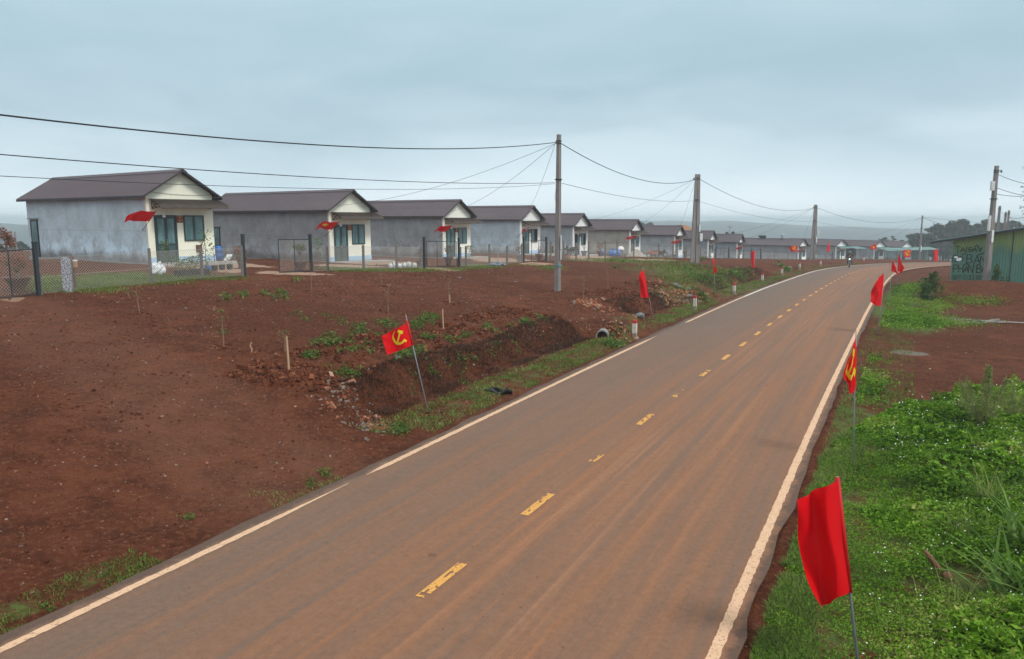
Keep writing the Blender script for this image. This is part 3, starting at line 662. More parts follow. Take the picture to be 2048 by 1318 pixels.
    b = MB(); b.box((.93, -.115, .93), (1.01, -.085, 1.07)); b.tube([(.97, -.10, 1.0), (.97, -.14, 1.02), (.97, -.14, 1.20), (.97, -.10, 1.22)], .012, 5); _hm['handle'] = b.mesh('handle', BRASS)
    wx0, wx1, wz0, wz1 = 1.98, 3.16, 1.10, 2.45
    b = MB(); t = .065
    for lo, hi in (((wx0, -.10, wz0), (wx0+t, -.03, wz1)), ((wx1-t, -.10, wz0), (wx1, -.03, wz1)), ((wx0+t, -.10, wz1-t), (wx1-t, -.03, wz1)), ((wx0+t, -.10, wz0), (wx1-t, -.03, wz0+t)), (((wx0+wx1)/2-.06, -.095, wz0+t), ((wx0+wx1)/2+.06, -.03, wz1-t))): b.box(lo, hi)
    _hm['window'] = b.mesh('window', FRAME); mid = (wx0+wx1)/2
    b = MB(); b.box((wx0+t, -.075, wz0+t), (mid-.06, -.052, wz1-t)); _hm['wpane0'] = b.mesh('pane', GLASS)
    b = MB(); b.box((mid+.06, -.075, wz0+t), (wx1-t, -.052, wz1-t)); _hm['wpane1'] = b.mesh('pane', GLASS)
    b = MB(); b.box((mid+.06, -.075, wz0+t), (wx1-t, -.052, wz1-t)); _hm['wshade'] = b.mesh('pane', ROOM_EYE_DARK)
    b = MB(); b.box((1.61, -.078, 2.06), (1.95, -.052, 2.44), 0)
    for i, (a, e) in enumerate(((.03, .31), (.06, .28), (.09, .25), (.03, .31), (.08, .26))): b.box((1.61+a, -.082, 2.385-i*.068), (1.61+e, -.0785, 2.40-i*.068), 1)
    _hm['notice_board'] = b.mesh('notice_board', [PLAQUE, GOLD])
    b = MB(); b.lathe([(0, 0), (.055, .0), (.075, .05), (.07, .10), (.035, .14), (.03, .20), (0, .20)], 10, 0, (.78, -.30, 2.33)); b.tube([(.78, -.30, 2.53), (.78, -.30, 2.60), (.78, -.05, 2.66)], .010, 4); _hm['lamp'] = b.mesh('lamp', BULBM, True)
    y0 = L-1.35
    b = MB()
    for lo, hi in (((-.05, y0, 0), (.02, y0+.07, 2.2)), ((-.05, y0+.83, 0), (.02, y0+.90, 2.2)), ((-.05, y0+.07, 2.13), (.02, y0+.83, 2.2)), ((-.04, y0+.07, .78), (.02, y0+.83, .88)), ((-.04, y0+.07, .0), (.02, y0+.83, .08))): b.box(lo, hi)
    _hm['side_door'] = b.mesh('side_door', FRAME)
    b = MB(); b.box((-.028, y0+.07, .88), (.022, y0+.83, 2.13)); _hm['spane'] = b.mesh('pane', GLASS)
    b = MB(); b.box((-.030, y0+.07, .08), (.022, y0+.83, .78)); _hm['spanel'] = b.mesh('door_panel', PANEL)
    b = MB(); b.box((-.14, y0-.14, 2.24), (.015, y0+1.04, 2.32)); _hm['lintel'] = b.mesh('lintel', CONCR)
house_meshes()
HN = ['first', 'second']
HOUSE_SPEC = [  # wall tint, front tint, label
 ((.60, .67, .71), (.88, .87, .73), 'nearest grey walled house with a streaked bluish side wall and pale yellow front'),
 ((.34, .335, .335), (.88, .87, .76), 'second nearest house with a dark grey side wall patched white along its foot'),
 ((.36, .365, .37), (.88, .87, .79), 'third house from the left with a plain mid grey side wall and pale slab'),
 ((.55, .62, .66), (.87, .87, .86), 'fourth house from the left, pale blue grey side wall with one window leaf open'),
 ((.43, .465, .485), (.87, .87, .87), 'fifth house from the left beside the first power pole, doors standing open and dark'),
 ((.44, .405, .345), (.87, .87, .88), 'beige walled house behind the blue water tank'),
 ((.38, .405, .425), (.87, .87, .88), 'grey house behind the sand pile and the two parked motorcycles'),
 ((.315, .35, .385), (.87, .88, .87), 'grey house right behind the twin concrete pole'),
 ((.295, .33, .36), (.87, .88, .87), 'small looking grey house just right of the twin concrete pole'),
 ((.285, .290, .310), (.87, .88, .87), 'long grey house left of the third pole with roof gear on its ridge'),
 ((.310, .310, .325), (.87, .88, .87), 'far house behind the motorcyclist with a grey tin lean-to on its right'),
 ((.285, .300, .320), (.87, .88, .87), 'far house with a grey green tin porch and a star flag at its left'),
 ((.245, .300, .315), (.87, .88, .87), 'last house at the road bend with a long grey green porch roof'),
]
HOUSE_OBJ = []
for i, ((c0, p, xd, bd, az), (wt, ft, lab)) in enumerate(zip(HB, HOUSE_SPEC)):
    h = thing('house', lab, 'house', c0, R(90-az), 'small gabled houses in a row along the road'); HOUSE_OBJ.append(h)
    link('wall', _hm['wall'], h, wt); link('foundation', _hm['foundation'], h)
    fa = link('facade', _hm['facade'], h, ft); link('plinth', _hm['plinth'], h); link('plinth', _hm['plinth0'], h)
    rf = link('roof', _hm['roof'], h); link('ridge_cap', _hm['ridge_cap'], rf); link('purlin', _hm['purlin'], rf)
    cn = link('canopy', _hm['canopy_green' if i >= 10 else 'canopy'], h); link('bracket', _hm['bracket0'], cn); link('bracket', _hm['bracket1'], cn)
    link('door_frame', _hm['door_frame'], h)
    for k in (0, 1):
        if i == 4 and k == 0:
            b = MB(); b.box((.432, -.062, .02), (.968, -.045, 2.36)); b.build('door_shade_sheet', ROOM_EYE_DARK, h, label='black sheet painting the shade inside the open door'); continue  # no opening cut: a black sheet paints the unlit room
        d = link('door', _hm['door%d' % k], h); link('pane', _hm['pane%d' % k], d); link('door_panel', _hm['door_panel%d' % k], d)
        if k == 0: link('handle', _hm['handle'], d)
    wdw = link('window', _hm['window'], h); link('pane', _hm['wpane0'], wdw)
    if i in (3, 4): link('pane', _hm['wshade'], wdw, label='black pane painting the shade behind the open leaf')  # black pane paints the unlit room, no hole behind it
    else: link('pane', _hm['wpane1'], wdw)
    link('notice_board', _hm['notice_board'], h); link('lamp', _hm['lamp'], h)
    sd = link('side_door', _hm['side_door'], h); link('pane', _hm['spane'], sd); link('door_panel', _hm['spanel'], sd); link('lintel', _hm['lintel'], h)
    if i in (0, 1):                                                    # meter box / hung cloth under the first window
        if i == 0:
            b = MB(); b.box((2.62, -.16, .50), (2.92, -.052, .88)); b.box((2.65, -.18, .54), (2.78, -.16, .86)); b.build('meter_box', simple('rusty_box_paint', (.09, .05, .035), (.17, .09, .06), 9, .8), h)
def hpt(i, x, y, z):
    c0, p, xd, bd, az = HB[i]; q = c0+xd*x+bd*y; return np.array([q[0], q[1], q[2]+z])
# extra porches at the far end
def porch(name, i, x0, x1, depth, z0, z1, lab, posts):
    h = HOUSE_OBJ[i]; b = MB()
    b.sheet(lambda a, t: (x0+(x1-x0)*a, -.10-depth*t, z0+(z1-z0)*t+.02*math.sin(2*math.pi*(x0+(x1-x0)*a)/.2)), int((x1-x0)/.05), 2, (0, 0, -.02)); r = b.build('porch_roof', GREENTIN, h)
    for (x, y) in posts:
        b = MB(); b.tube([(x, y, -1.2), (x, y, z1+.05)], .05, 6); b.build('porch_post', STEEL, r)
b = MB(); porch('a', 10, HW+.02, HW+3.9, 2.6, 3.15, 2.75, '', [(HW+1.6, -2.5), (HW+3.7, -2.5)])
bk = MB(); bk.box((HW+.1, -.05, -.6), (HW+3.9, .05, 2.9)); bk.build('shed_wall', simple('dark_shed_boards', (.055, .048, .045), (.10, .088, .08), 5, .9, stretch=(6, 1, 1)), HOUSE_OBJ[10])
porch('b', 11, -.1, HW+1.2, 3.0, 3.2, 2.75, '', [(.2, -2.8), (HW+1.0, -2.8)])
porch('c', 12, -9.0, HW+6.5, 3.2, 3.25, 2.7, '', [(-8.6, -3), (-4, -3), (.4, -3), (4.5, -3), (HW+6.2, -3)])
bk = MB(); bk.box((HW+.05, -.2, -.8), (HW+6.3, -.1, 2.9)); bk.build('tin_wall', simple('green_tin_wall', (.09, .15, .14), (.12, .19, .175), 3, .6, stretch=(6, 1, 1)), HOUSE_OBJ[12])
# roof gear on the long house
q = hpt(9, HW/2, 9.0, HP+.15); t = thing('solar_heater', 'dark solar water heater on the ridge of the long grey house', 'solar heater', q, R(90-HB[9][4])); b = MB()
b.tube([(-.1, -.8, .35), (-.1, .8, .35)], .22, 10); b.build('tank', STEEL, t); b = MB(); b.box((.1, -.7, -.05), (.16, .7, .5)); b.tube([(-.1, .5, -.12), (-.1, .5, .4)], .03, 4); b.tube([(-.1, -.5, -.12), (-.1, -.5, .4)], .03, 4); b.build('collector', STEEL, t)
q = hpt(9, HW/2, 4.4, HP+.13); t = thing('roof_tank', 'small steel water tank standing on the ridge of the long grey house', 'water tank', q); b = MB(); b.lathe([(0, 0), (.42, 0), (.42, .8), (.2, .95), (0, .98)], 12); b.build('tank', simple('dull_steel', (.42, .47, .5), rough=.35, metal=.6), t)
q = hpt(8, HW/2+.4, 2.0, HP-.1); t = thing('rooftop_antenna', 'thin antenna mast above the house right of the twin pole', 'antenna', q); b = MB(); b.tube([(0, 0, -.2), (0, 0, 1.7)], .03, 5); b.build('mast', STEEL, t); b = MB(); b.tube([(-.4, 0, 1.4), (.5, 0, 1.4)], .03, 4); b.blob((.6, 0, .35), .35, 8, 5, .05, sq=(1, .3, .8)); b.blob((-.5, 0, .3), .33, 8, 5, .05, sq=(1, .3, .8)); b.build('dish', STEEL, t)
# terracotta roof of a building behind the seventh house
q = P(1361, 520, 152); t = thing('tiled_building', 'building with a red brown tiled roof rising behind the grey houses', 'building', q, R(40)); b = MB(); b.box((-4, -3, -3), (4, 3, 4.4)); b.build('wall', PLASTER, t, color=(.4, .38, .34)); b = MB(); b.add([(-4.5, -3.5, 4.3), (4.5, -3.5, 4.3), (4.5, 3.5, 4.3), (-4.5, 3.5, 4.3), (-1.2, 0, 6.75), (1.2, 0, 6.75)], [(0, 1, 5, 4), (1, 2, 5), (2, 3, 4, 5), (3, 0, 4), (3, 2, 1, 0)]); b.build('roof', simple('red_brown_roof_tiles', (.21, .10, .052), (.29, .15, .08), 3, .85, stretch=(1, 1, 6)), t)
# ------------------------------------------------------------------ poles and cables
POLEC = simple('weathered_pole_concrete', (.205, .185, .180), (.30, .275, .262), 3, .9, stretch=(1, 1, .25), bmp=.2)
WHITE = simple('white_paper', (.78, .80, .82), rough=.6); METER = simple('pale_meter_box', (.62, .64, .65), rough=.5)
TEAL = simple('faded_teal_band', (.10, .24, .24), rough=.7); CABLE = simple('black_cable', (.018, .018, .020), rough=.6)
PORC = simple('brown_insulator', (.10, .06, .045), rough=.3)
def pole_shaft(h, w0, w1, sink=1.2, holes=True):
    b = MB(); n = 10
    for k in range(n):                                                 # tapered I-section shaft, web set back between two flanges
        z0, z1 = -sink+(h+sink)*k/n, -sink+(h+sink)*(k+1)/n; a0 = w0+(w1-w0)*max(0, z0)/h; a1 = w0+(w1-w0)*max(0, z1)/h
        for sg in (-1, 1):
            x = lambda a, e: sg*(a/2-e*a*.24)
            b.add([(x(a0, 0), -a0*.42, z0), (x(a0, 1), -a0*.42, z0), (x(a0, 1), a0*.42, z0), (x(a0, 0), a0*.42, z0), (x(a1, 0), -a1*.42, z1), (x(a1, 1), -a1*.42, z1), (x(a1, 1), a1*.42, z1), (x(a1, 0), a1*.42, z1)],
                  [(0, 1, 5, 4), (1, 2, 6, 5), (2, 3, 7, 6), (3, 0, 4, 7)] + ([(7, 6, 5, 4)] if k == n-1 else []))
        b.add([(-a0*.27, -a0*.36, z0), (a0*.27, -a0*.36, z0), (a0*.27, a0*.36, z0), (-a0*.27, a0*.36, z0), (-a1*.27, -a1*.36, z1), (a1*.27, -a1*.36, z1), (a1*.27, a1*.36, z1), (-a1*.27, a1*.36, z1)],
              [(0, 1, 5, 4), (1, 2, 6, 5), (2, 3, 7, 6), (3, 0, 4, 7)] + ([(7, 6, 5, 4)] if k == n-1 else []))
    return b
def pole(key, base, h, lab, rot, twin=False, w0=.30, w1=.185, lean=0):
    t = thing('utility_pole', lab, 'power pole', base, rot, 'concrete power poles along the road')
    if twin:
        for sg in (-1, 1):
            o = pole_shaft(h, w0*.95, w1).build('shaft', POLEC, t); o.location = (sg*.225, 0, 0); o.rotation_euler = (0, -sg*.016, 0)
    else: o = pole_shaft(h, w0, w1).build('shaft', POLEC, t)
    b = MB()
    for z in (h-.42, h-.32): b.tube([(-.16, -.02, z), (-.36, -.06, z+.03)], .022, 5)
    b.box((-w1*.58, -w1*.52, h-.44), (w1*.58, w1*.52, h-.39)); b.box((-w1*.58, -w1*.52, h-.33), (w1*.58, w1*.52, h-.28)); b.build('bracket', STEEL, t)
    b = MB(); b.lathe([(0, 0), (.05, 0), (.06, .05), (.035, .07), (.06, .10), (.03, .14), (0, .14)], 8, 0, (-.37, -.06, h-.46)); b.build('insulator', PORC, t)
    b = MB(); zz = h-2.15; b.box((-w0*.52, -w0*.46, zz), (w0*.52, w0*.46, zz+.05)); b.build('clamp', STEEL, t)
    return t
p1 = pole('p1', POLES['p1'], 7.55, 'tall single concrete power pole standing alone in the red soil', R(60), w0=.285, w1=.19)
b = MB(); b.box((.150, -.08, 1.55), (.156, .08, 2.0)); b.box((.150, -.08, 2.06), (.156, .08, 2.75)); o = b.build('notice_paper', WHITE, p1); o.rotation_euler = (0, 0, R(-75)); 
b = MB(); b.box((-.158, -.14, 1.22), (.158, .14, 1.30)); b.build('paint_band', TEAL, p1)
b = MB()
for zz, sg in ((5.0, -1), (3.1, 1)):
    b.tube([(sg*.1+sg*.16*math.sin(k*.7), .02*k, zz-.30+.30*math.cos(k*.7)) for k in range(9)], .009, 4)
b.build('cable_coil', CABLE, p1)
p2 = pole('p2', POLES['p2'], 7.5, 'twin shafted concrete power pole left of the narrow red flag', R(8), True, w0=.33, w1=.2)
p3 = pole('p3', POLES['p3'], 7.5, 'twin shafted power pole in front of the far houses', R(0), True, w0=.33, w1=.2)
p4 = pole('p4', POLES['p4'], 7.5, 'slim far power pole at the end of the porch roofs by the bend', R(40), w0=.30, w1=.19)
r1 = pole('r1', POLES['r1'], 7.5, 'leaning grey power pole in front of the green tin shack', R(100), w0=.36, w1=.21)
def box_on(p, lo, hi, name='meter_box', mt=METER, rz=0):
    b = MB(); b.box(lo, hi); b.box((lo[0]+.02, lo[1]-.01, lo[2]+.05), (hi[0]-.02, lo[1], lo[2]+.16)); o = b.build(name, mt, p); o.rotation_euler = (0, 0, rz-p.rotation_euler[2]); return o
box_on(p2, (.34, -.25, 1.9), (.56, -.05, 2.55)); box_on(p2, (.24, -.22, 2.7), (.36, -.08, 3.3), 'conduit'); 
box_on(p3, (.40, -.2, 3.55), (.58, 0, 4.15)); box_on(p3, (.22, -.25, 2.5), (.36, -.1, 3.3), 'conduit')
o = box_on(p3, (.25, -.25, .45), (.43, -.22, .95), 'green_notice', simple('green_white_notice', (.18, .32, .12), (.6, .65, .6), 12, .6))
box_on(p4, (.03, -.22, 1.5), (.14, -.12, 2.5), 'notice_paper', WHITE); box_on(r1, (-.35, -.25, 5.9), (-.15, -.05, 6.5)); box_on(r1, (-.02, -.22, 2.55), (.10, -.17, 3.35), 'notice_paper', WHITE); box_on(r1, (-.28, -.2, 3.3), (-.16, -.05, 4.3), 'conduit')
# poles beyond the shack and the one just outside the frame on the left
pl = np.array([-15.9, 2.8, 0.0]); pl[2] = gz(pl[0], pl[1]); PL = pole('pl', pl, 6.2, 'power pole beside the camera at the left edge of the road verge', R(60))
for (u, vb, vt, dep, lab, lean) in ((1991, 505, 412, 78, 'concrete pole rising behind the shack roof, close beside the leaning pole', 4), (2004, 505, 424, 92, 'left one of two slim poles behind the shack roof', 5), (2010, 505, 421, 93, 'right one of two slim poles behind the shack roof', 2)):
    a = P(u, vb, dep); g = gz(a[0], a[1]); top = P(u+lean, vt, dep); hh = top[2]-g
    t = thing('utility_pole', lab, 'power pole', (a[0], a[1], g), R(70), 'concrete power poles along the road'); pole_shaft(hh, .32, .22).build('shaft', POLEC, t); b = MB(); b.box((-.45, -.05, hh-.35), (.45, .05, hh-.27)); b.build('crossarm', STEEL, t)
def cable(name, A, B, sag, r, lab, n=28, group=None, ends=None):
    A = np.array(A, float); B = np.array(B, float); tt = np.linspace(0, 1, n)
    pts = A[None]+(B-A)[None]*tt[:, None]; pts[:, 2] -= 4*sag*tt*(1-tt)
    o = A.copy(); b = MB(); b.tube([p-o for p in pts], r, 5); ob = b.build('power_cable', CABLE); ob.location = Vector(o); tag(ob, lab, 'cable', group); return ob
def top(k, dz, dx=-.3):
    p = POLES[k]; return np.array([p[0]+dx*.6, p[1]-abs(dx)*.3, p[2]+dz])
GA = 'overhead cables between the poles'
A = top('p1', 7.17); Z0 = A[2]
cable('c', A, (-15.9, 2.8, 7.16), 1.05, .018, 'thick black cable running from the single pole out to the upper left corner', 60, GA)
cable('c', top('p1', 5.27), (-15.9, 2.8, 6.28), .5, .011, 'thin middle cable running from the single pole to the left edge of the sky', 60, GA)
cable('c', top('p1', 5.22), (-15.9, 2.8, 5.83), .6, .007, 'thinnest cable passing in front of the nearest roof to the single pole', 60, GA)
def spans(a, b, s1, s2, l1, l2, r=.019):
    cable('c', top(a, 7.1, .25), top(b, 7.08), s1, r, l1, 40, GA); cable('c', top(a, 5.25, .25), top(b, 5.3), s2, .011, l2, 40, GA)
spans('p1', 'p2', .95, .35, 'thick cable sagging from the single pole to the twin pole', 'thin lower cable from the single pole to the twin pole')
spans('p2', 'p3', 1.25, .5, 'thick cable sagging from the twin pole to the pole by the far houses', 'thin lower cable from the twin pole to the pole by the far houses')
spans('p3', 'p4', 1.3, .6, 'thick cable sagging over the far houses to the slim pole at the bend', 'thin lower cable over the far houses to the slim pole at the bend')
e = P(2060, 470, 215); cable('c', top('p4', 7.1, .2), e, 1.6, .03, 'thick cable running from the slim far pole across the hazy trees', 40, GA); e = P(2100, 447, 180); cable('c', top('p4', 7.2, .2), e, .5, .02, 'thin straight cable from the slim far pole above the hazy trees', 30, GA)
for zz, vv, lab in ((6.95, 372, 'upper cable leaving the leaning pole at the right edge'), (6.1, 392, 'middle cable leaving the leaning pole at the right edge'), (5.7, 380, 'lower cable leaving the leaning pole at the right edge')):
    cable('c', top('r1', zz, .15), P(2120, vv, 46), .25, .016, lab, 20, 'cables at the leaning pole')
cable('c', P(1996, 416, 78), P(2075, 425, 40), .6, .012, 'thin cable from the pole behind the shack down to the right edge', 20, 'cables at the leaning pole')
cable('c', P(2012, 426, 93), P(2080, 450, 70), .6, .014, 'thin cable from the two slim poles behind the shack', 20, 'cables at the leaning pole')
GD = 'service wires from poles to house gables'
for k, hs, names in (('p1', (1, 2, 3), ('second', 'third', 'fourth')), ('p2', (4, 5, 6), ('fifth', 'beige', 'seventh')), ('p3', (7, 8, 9), ('eighth', 'ninth', 'long grey')), ('p4', (10, 11, 12), ('lean-to', 'star flag', 'last'))):
    for hidx, nm in zip(hs, names):
        cable('c', top(k, 7.12), hpt(hidx, .5, -.1, 3.7), .55, .009 if k in ('p1', 'p2') else .011, 'thin service wire dropping to the gable of the %s house' % nm, 24, GD)
cable('c', hpt(0, .3, -.08, 3.62), hpt(0, 3.7, -.08, 3.55), .08, .008, 'thin wire strung across the gable of the nearest house', 8)
# ------------------------------------------------------------------ flags
def cloth_mat(name, c1, c2):
    m, nt, b = new_mat(name); tc = nd(nt, 'ShaderNodeTexCoord'); c = mixc(nt, noise_n(nt, tc.outputs['Object'], 9, 3), c1, c2)
    nt.links.new(c, b.inputs['Base Color']); b.inputs['Roughness'].default_value = .55; b.inputs['Specular IOR Level'].default_value = .12
    t = nd(nt, 'ShaderNodeBsdfTranslucent'); nt.links.new(c, t.inputs['Color']); mx = nd(nt, 'ShaderNodeMixShader'); mx.inputs[0].default_value = .30
    nt.links.new(b.outputs[0], mx.inputs[1]); nt.links.new(t.outputs[0], mx.inputs[2]); nt.links.new(mx.outputs[0], nt.nodes['Material Output'].inputs['Surface']); return m
RED = cloth_mat('red_flag_cloth', (.70, .003, .008), (.76, .006, .011)); YELC = cloth_mat('yellow_emblem_cloth', (.78, .62, .02), (.80, .66, .04))
POLEG = simple('grey_painted_flag_pole', (.20, .23, .26), (.27, .30, .33), 8, .5, .2); POLER = simple('red_cloth_sleeve', (.42, .006, .010), rough=.6); BAMB = simple('bamboo_stick', (.42, .27, .14), (.52, .36, .20), 8, .7)
def hs_emblem(u, v, asp):
    X = (u-.41)*asp*.92; Y = (v-.52)*.92
    r1 = math.hypot(X-.00, Y-.06); r2 = math.hypot(X+.035, Y-.105); a = math.degrees(math.atan2(Y-.06, X))
    if r1 < .285 and r2 > .245 and (-142 < a < 82): return True
    ca, sa = math.cos(R(-135)), math.sin(R(-135)); p = (X-.0)*ca+(Y-.06)*sa; q = -(X-.0)*sa+(Y-.06)*ca
    if .24 < p < .37 and abs(q) < .038: return True
    hx, hy = -.115, .20; dx, dy = .62, -.785; p = (X-hx)*dx+(Y-hy)*dy; q = -(X-hx)*dy+(Y-hy)*dx
    return (0 < p < .47 and abs(q) < .034) or (-.055 < p < .055 and abs(q) < .115)
def star_emblem(u, v, asp):
    X = (u-.5)*asp; Y = v-.5; r = math.hypot(X, Y); a = (math.degrees(math.atan2(X, Y))+36) % 72-36; a = abs(R(a)); ro = .27; ri = .105
    den = ri*math.sin(R(36))*math.cos(a)-(ri*math.cos(R(36))-ro)*math.sin(a); lim = ro*ri*math.sin(R(36))/max(den, 1e-6); return r < lim
def flag_cloth(pts, nu, nv, emblem=None, wave=(.05, 1.5, .6), asp=1.5, seed=0, nrm=None):
    """pts: control net rows from the hoist to the fly, each row [top ... bottom] of 3-D points"""
    net = np.array(pts, float); K, J = net.shape[:2]
    def ev(a, b_):
        def cr(P_, t):
            n = len(P_)-1; x = t*n; i = min(int(x), n-1); f = x-i; p0 = P_[max(i-1, 0)]; p1_ = P_[i]; p2_ = P_[i+1]; p3_ = P_[min(i+2, n)]
            return .5*((2*p1_)+(-p0+p2_)*f+(2*p0-5*p1_+4*p2_-p3_)*f*f+(-p0+3*p1_-3*p2_+p3_)*f**3)
        return cr(np.array([cr(net[k], b_) for k in range(K)]), a)
    e1 = net[-1, 0]-net[0, 0]; e2 = net[0, -1]-net[0, 0]; nn = np.cross(e1, e2); nn /= np.linalg.norm(nn)+1e-9
    if nrm is not None: nn = np.array(nrm)
    rr = random.Random(seed); ph = rr.uniform(0, 6); ph2 = rr.uniform(0, 6); V = []; am, f1, sl = wave
    for j in range(nv+1):
        for i in range(nu+1):
            a, b_ = i/nu, j/nv; p = ev(a, b_)
            w = am*a**.6*(math.sin(2*math.pi*(f1*a+sl*b_)+ph)+.45*math.sin(2*math.pi*(f1*2.1*a-sl*1.7*b_)+ph2))+am*.30*math.sin(14*b_+9*a*a+ph2)*a+am*.22*math.sin(23*a*(1-.35*b_)+5*b_+ph)*a*(1-a)*2.5
            V.append(p+nn*w)
    fs = []; ms = []
    for j in range(nv):
        for i in range(nu):
            q = j*(nu+1)+i; fs.append((q, q+1, q+nu+2, q+nu+1)); ms.append(1 if emblem and emblem((i+.5)/nu, 1-(j+.5)/nv, asp) else 0)
    return np.array(V), fs, ms
def make_flag(lab, base, ptop, net, emblem=None, wave=(.05, 1.5, .6), asp=1.5, seed=0, nu=36, nv=28, name='roadside_flag', cat='flag', group='red flags on poles along the road', sleeve=None, r=.014, tip=True, pm=None):
    t = thing(name, lab, cat, base, 0, group); o = np.array(base, float)
    V, fs, ms = flag_cloth(net, nu, nv, emblem, wave, asp, seed); b = MB(); b.add([v-o for v in V], fs); b.m = ms
    b.build('cloth', [RED, YELC], t, True)
    ptop = np.array(ptop, float); dirn = (ptop-o)/np.linalg.norm(ptop-o)
    b = MB(); b.tube([-dirn*.25, (ptop-o)*.5, ptop-o], [r, r*.95, r*.85], 7); b.build('flagpole', pm or POLEG, t, True)
    if sleeve is not None:
        a, e = np.array(sleeve[0], float)-o, np.array(sleeve[1], float)-o; b = MB(); b.tube([a, e], r*1.75, 7); b.build('sleeve', POLER, t, True)
    if tip: b = MB(); b.tube([ptop-o, ptop-o+dirn*.07], [r*.8, r*.5], 5); b.build('pole_tip', BAMB, t)
    return t
def pole_points(base_uv, top_uv, zb=None, dep=None):
    """foot on the ground at a pixel; top at the same distance (the poles lean mostly sideways)"""
    q = G(*base_uv) if dep is None else P(*base_uv, dep); dd = (q-np.array([0, 0, H]))@np.array([0, cT, -sT])
    return q, P(*top_uv, dd), dd
def net_from(dd, rows, zoff):
    return [[P(u, v, dd+z) for (u, v), z in zip(row, zo)] for row, zo in zip(rows, zoff)]
# big plain flag in the right foreground
bq = np.array([3.74, 7.80, gz(3.74, 7.80)]); dd = 8.42
net = net_from(dd, [[(1675, 960), (1687, 1068), (1700, 1183)], [(1652, 973), (1663, 1082), (1676, 1196)], [(1622, 984), (1634, 1092), (1655, 1210)], [(1592, 1000), (1604, 1105), (1634, 1214)]],
               [(0, 0, 0), (-.22, -.24, -.16), (.02, .0, .14), (-.38, -.10, -.28)])
make_flag('large plain red flag in the right foreground on a grey pole', bq, P(1674, 953, dd), net, None, (.034, 1.1, .9), 1, 3, 70, 80, sleeve=(P(1674.4, 954, dd), P(1700, 1184, dd)), r=.0155, tip=False)
# emblem flag by the ditch
q, tp, dd = pole_points((857, 826), (813, 634))
make_flag('red flag with yellow hammer and sickle on a leaning pole beside the ditch', q, P(812.5, 634, dd), net_from(dd, [[(814.5, 646), (825.5, 690)], [(797, 655), (809, 697)], [(779, 664), (791, 704)], [(763, 672), (774, 709.5)]], [(0, 0), (-.10, -.08), (.05, .0), (-.08, -.05)]), hs_emblem, (.018, 1.0, .5), 1.4, 5, 84, 60, sleeve=(P(813.5, 641, dd), P(825.5, 691, dd)))
q, tp, dd = pole_points((1307.5, 640), (1286, 537))
make_flag('plain red flag drooping from a leaning pole beside the second ditch', q, tp, net_from(dd, [[(1286.5, 540), (1293, 568), (1298, 595)], [(1281, 546), (1288, 571), (1291, 595.5)], [(1276.5, 555), (1281, 575), (1281.5, 595)]], [(0, 0, 0), (-.2, -.16, -.1), (-.15, .05, -.1)]), None, (.04, 1.2, .6), 1, 8, sleeve=(P(1286.5, 540, dd), P(1298, 595, dd)))
q, tp, dd = pole_points((1429.8, 590), (1427.3, 509))
make_flag('narrow furled red flag on an upright pole right of the twin pole', q, tp, net_from(dd, [[(1427.5, 512), (1429, 530), (1430, 546)], [(1426, 522), (1427, 534), (1428, 547)], [(1428, 522), (1431.5, 534), (1432.5, 544)]], [(0, 0, 0), (-.2, -.2, -.2), (-.4, -.35, -.3)]), None, (.06, 1.2, .6), 1, 9)
q, tp, dd = pole_points((1507.5, 554), (1510, 499.5))
make_flag('crumpled red flag on an upright pole before the long grey house', q, tp, net_from(dd, [[(1510.5, 500.5), (1509.5, 518), (1508.5, 535)], [(1506, 503), (1504, 518), (1504.5, 535)], [(1502.5, 504), (1505.5, 514), (1504.5, 528)]], [(0, 0, 0), (-.3, -.2, -.2), (-.1, -.5, -.3)]), None, (.10, 1.6, .7), 1, 11)
q, tp, dd = pole_points((1595, 537), (1594, 488))
make_flag('red hammer and sickle flag stretched out before the long grey house gable', q, tp, net_from(dd, [[(1594, 490), (1594.5, 501)], [(1578, 494.8), (1582, 504)]], [(0, 0), (.2, .2)]), hs_emblem, (.04, 1.0, .5), 1.5, 12, 64, 44)
q, tp, dd = pole_points((1660, 527), (1659.8, 479.5))
make_flag('pointed plain red flag hanging by the pole in front of the far houses', q, tp, net_from(dd, [[(1659.8, 481), (1660, 492), (1660, 503)], [(1657, 490), (1655, 497), (1653, 503)]], [(0, 0, 0), (-.2, -.2, -.2)]), None, (.05, 1.2, .6), 1, 13)
q, tp, dd = pole_points((1754.5, 524), (1752.2, 486))
make_flag('small red star flag flying before the far porch', q, tp, net_from(dd, [[(1752.4, 487.5), (1753.4, 496)], [(1740, 492.5), (1743.5, 501)]], [(0, 0), (.1, .1)]), star_emblem, (.04, 1.0, .5), 1.5, 14, 60, 40)
q, tp, dd = pole_points((1822.5, 522.5), (1821.6, 498.2), dep=116)
make_flag('red hammer and sickle flag in front of the long green porch', q, tp, net_from(dd, [[(1821.5, 499), (1821, 514)], [(1807, 500), (1808, 515)]], [(0, 0), (.1, .1)]), hs_emblem, (.05, 1.0, .5), 1.2, 15, 60, 44)
q, tp, dd = pole_points((1877, 523.5), (1875.8, 495.5), dep=112)
make_flag('plain red flag at the far bend against the hazy trees', q, tp, net_from(dd, [[(1875.6, 497), (1876, 510), (1876.3, 522)], [(1870, 500), (1870.5, 510), (1871, 522)], [(1866.3, 504), (1868.5, 511), (1866.5, 522)]], [(0, 0, 0), (-.2, -.2, -.2), (-.1, -.1, -.1)]), None, (.06, 1.2, .6), 1, 16)
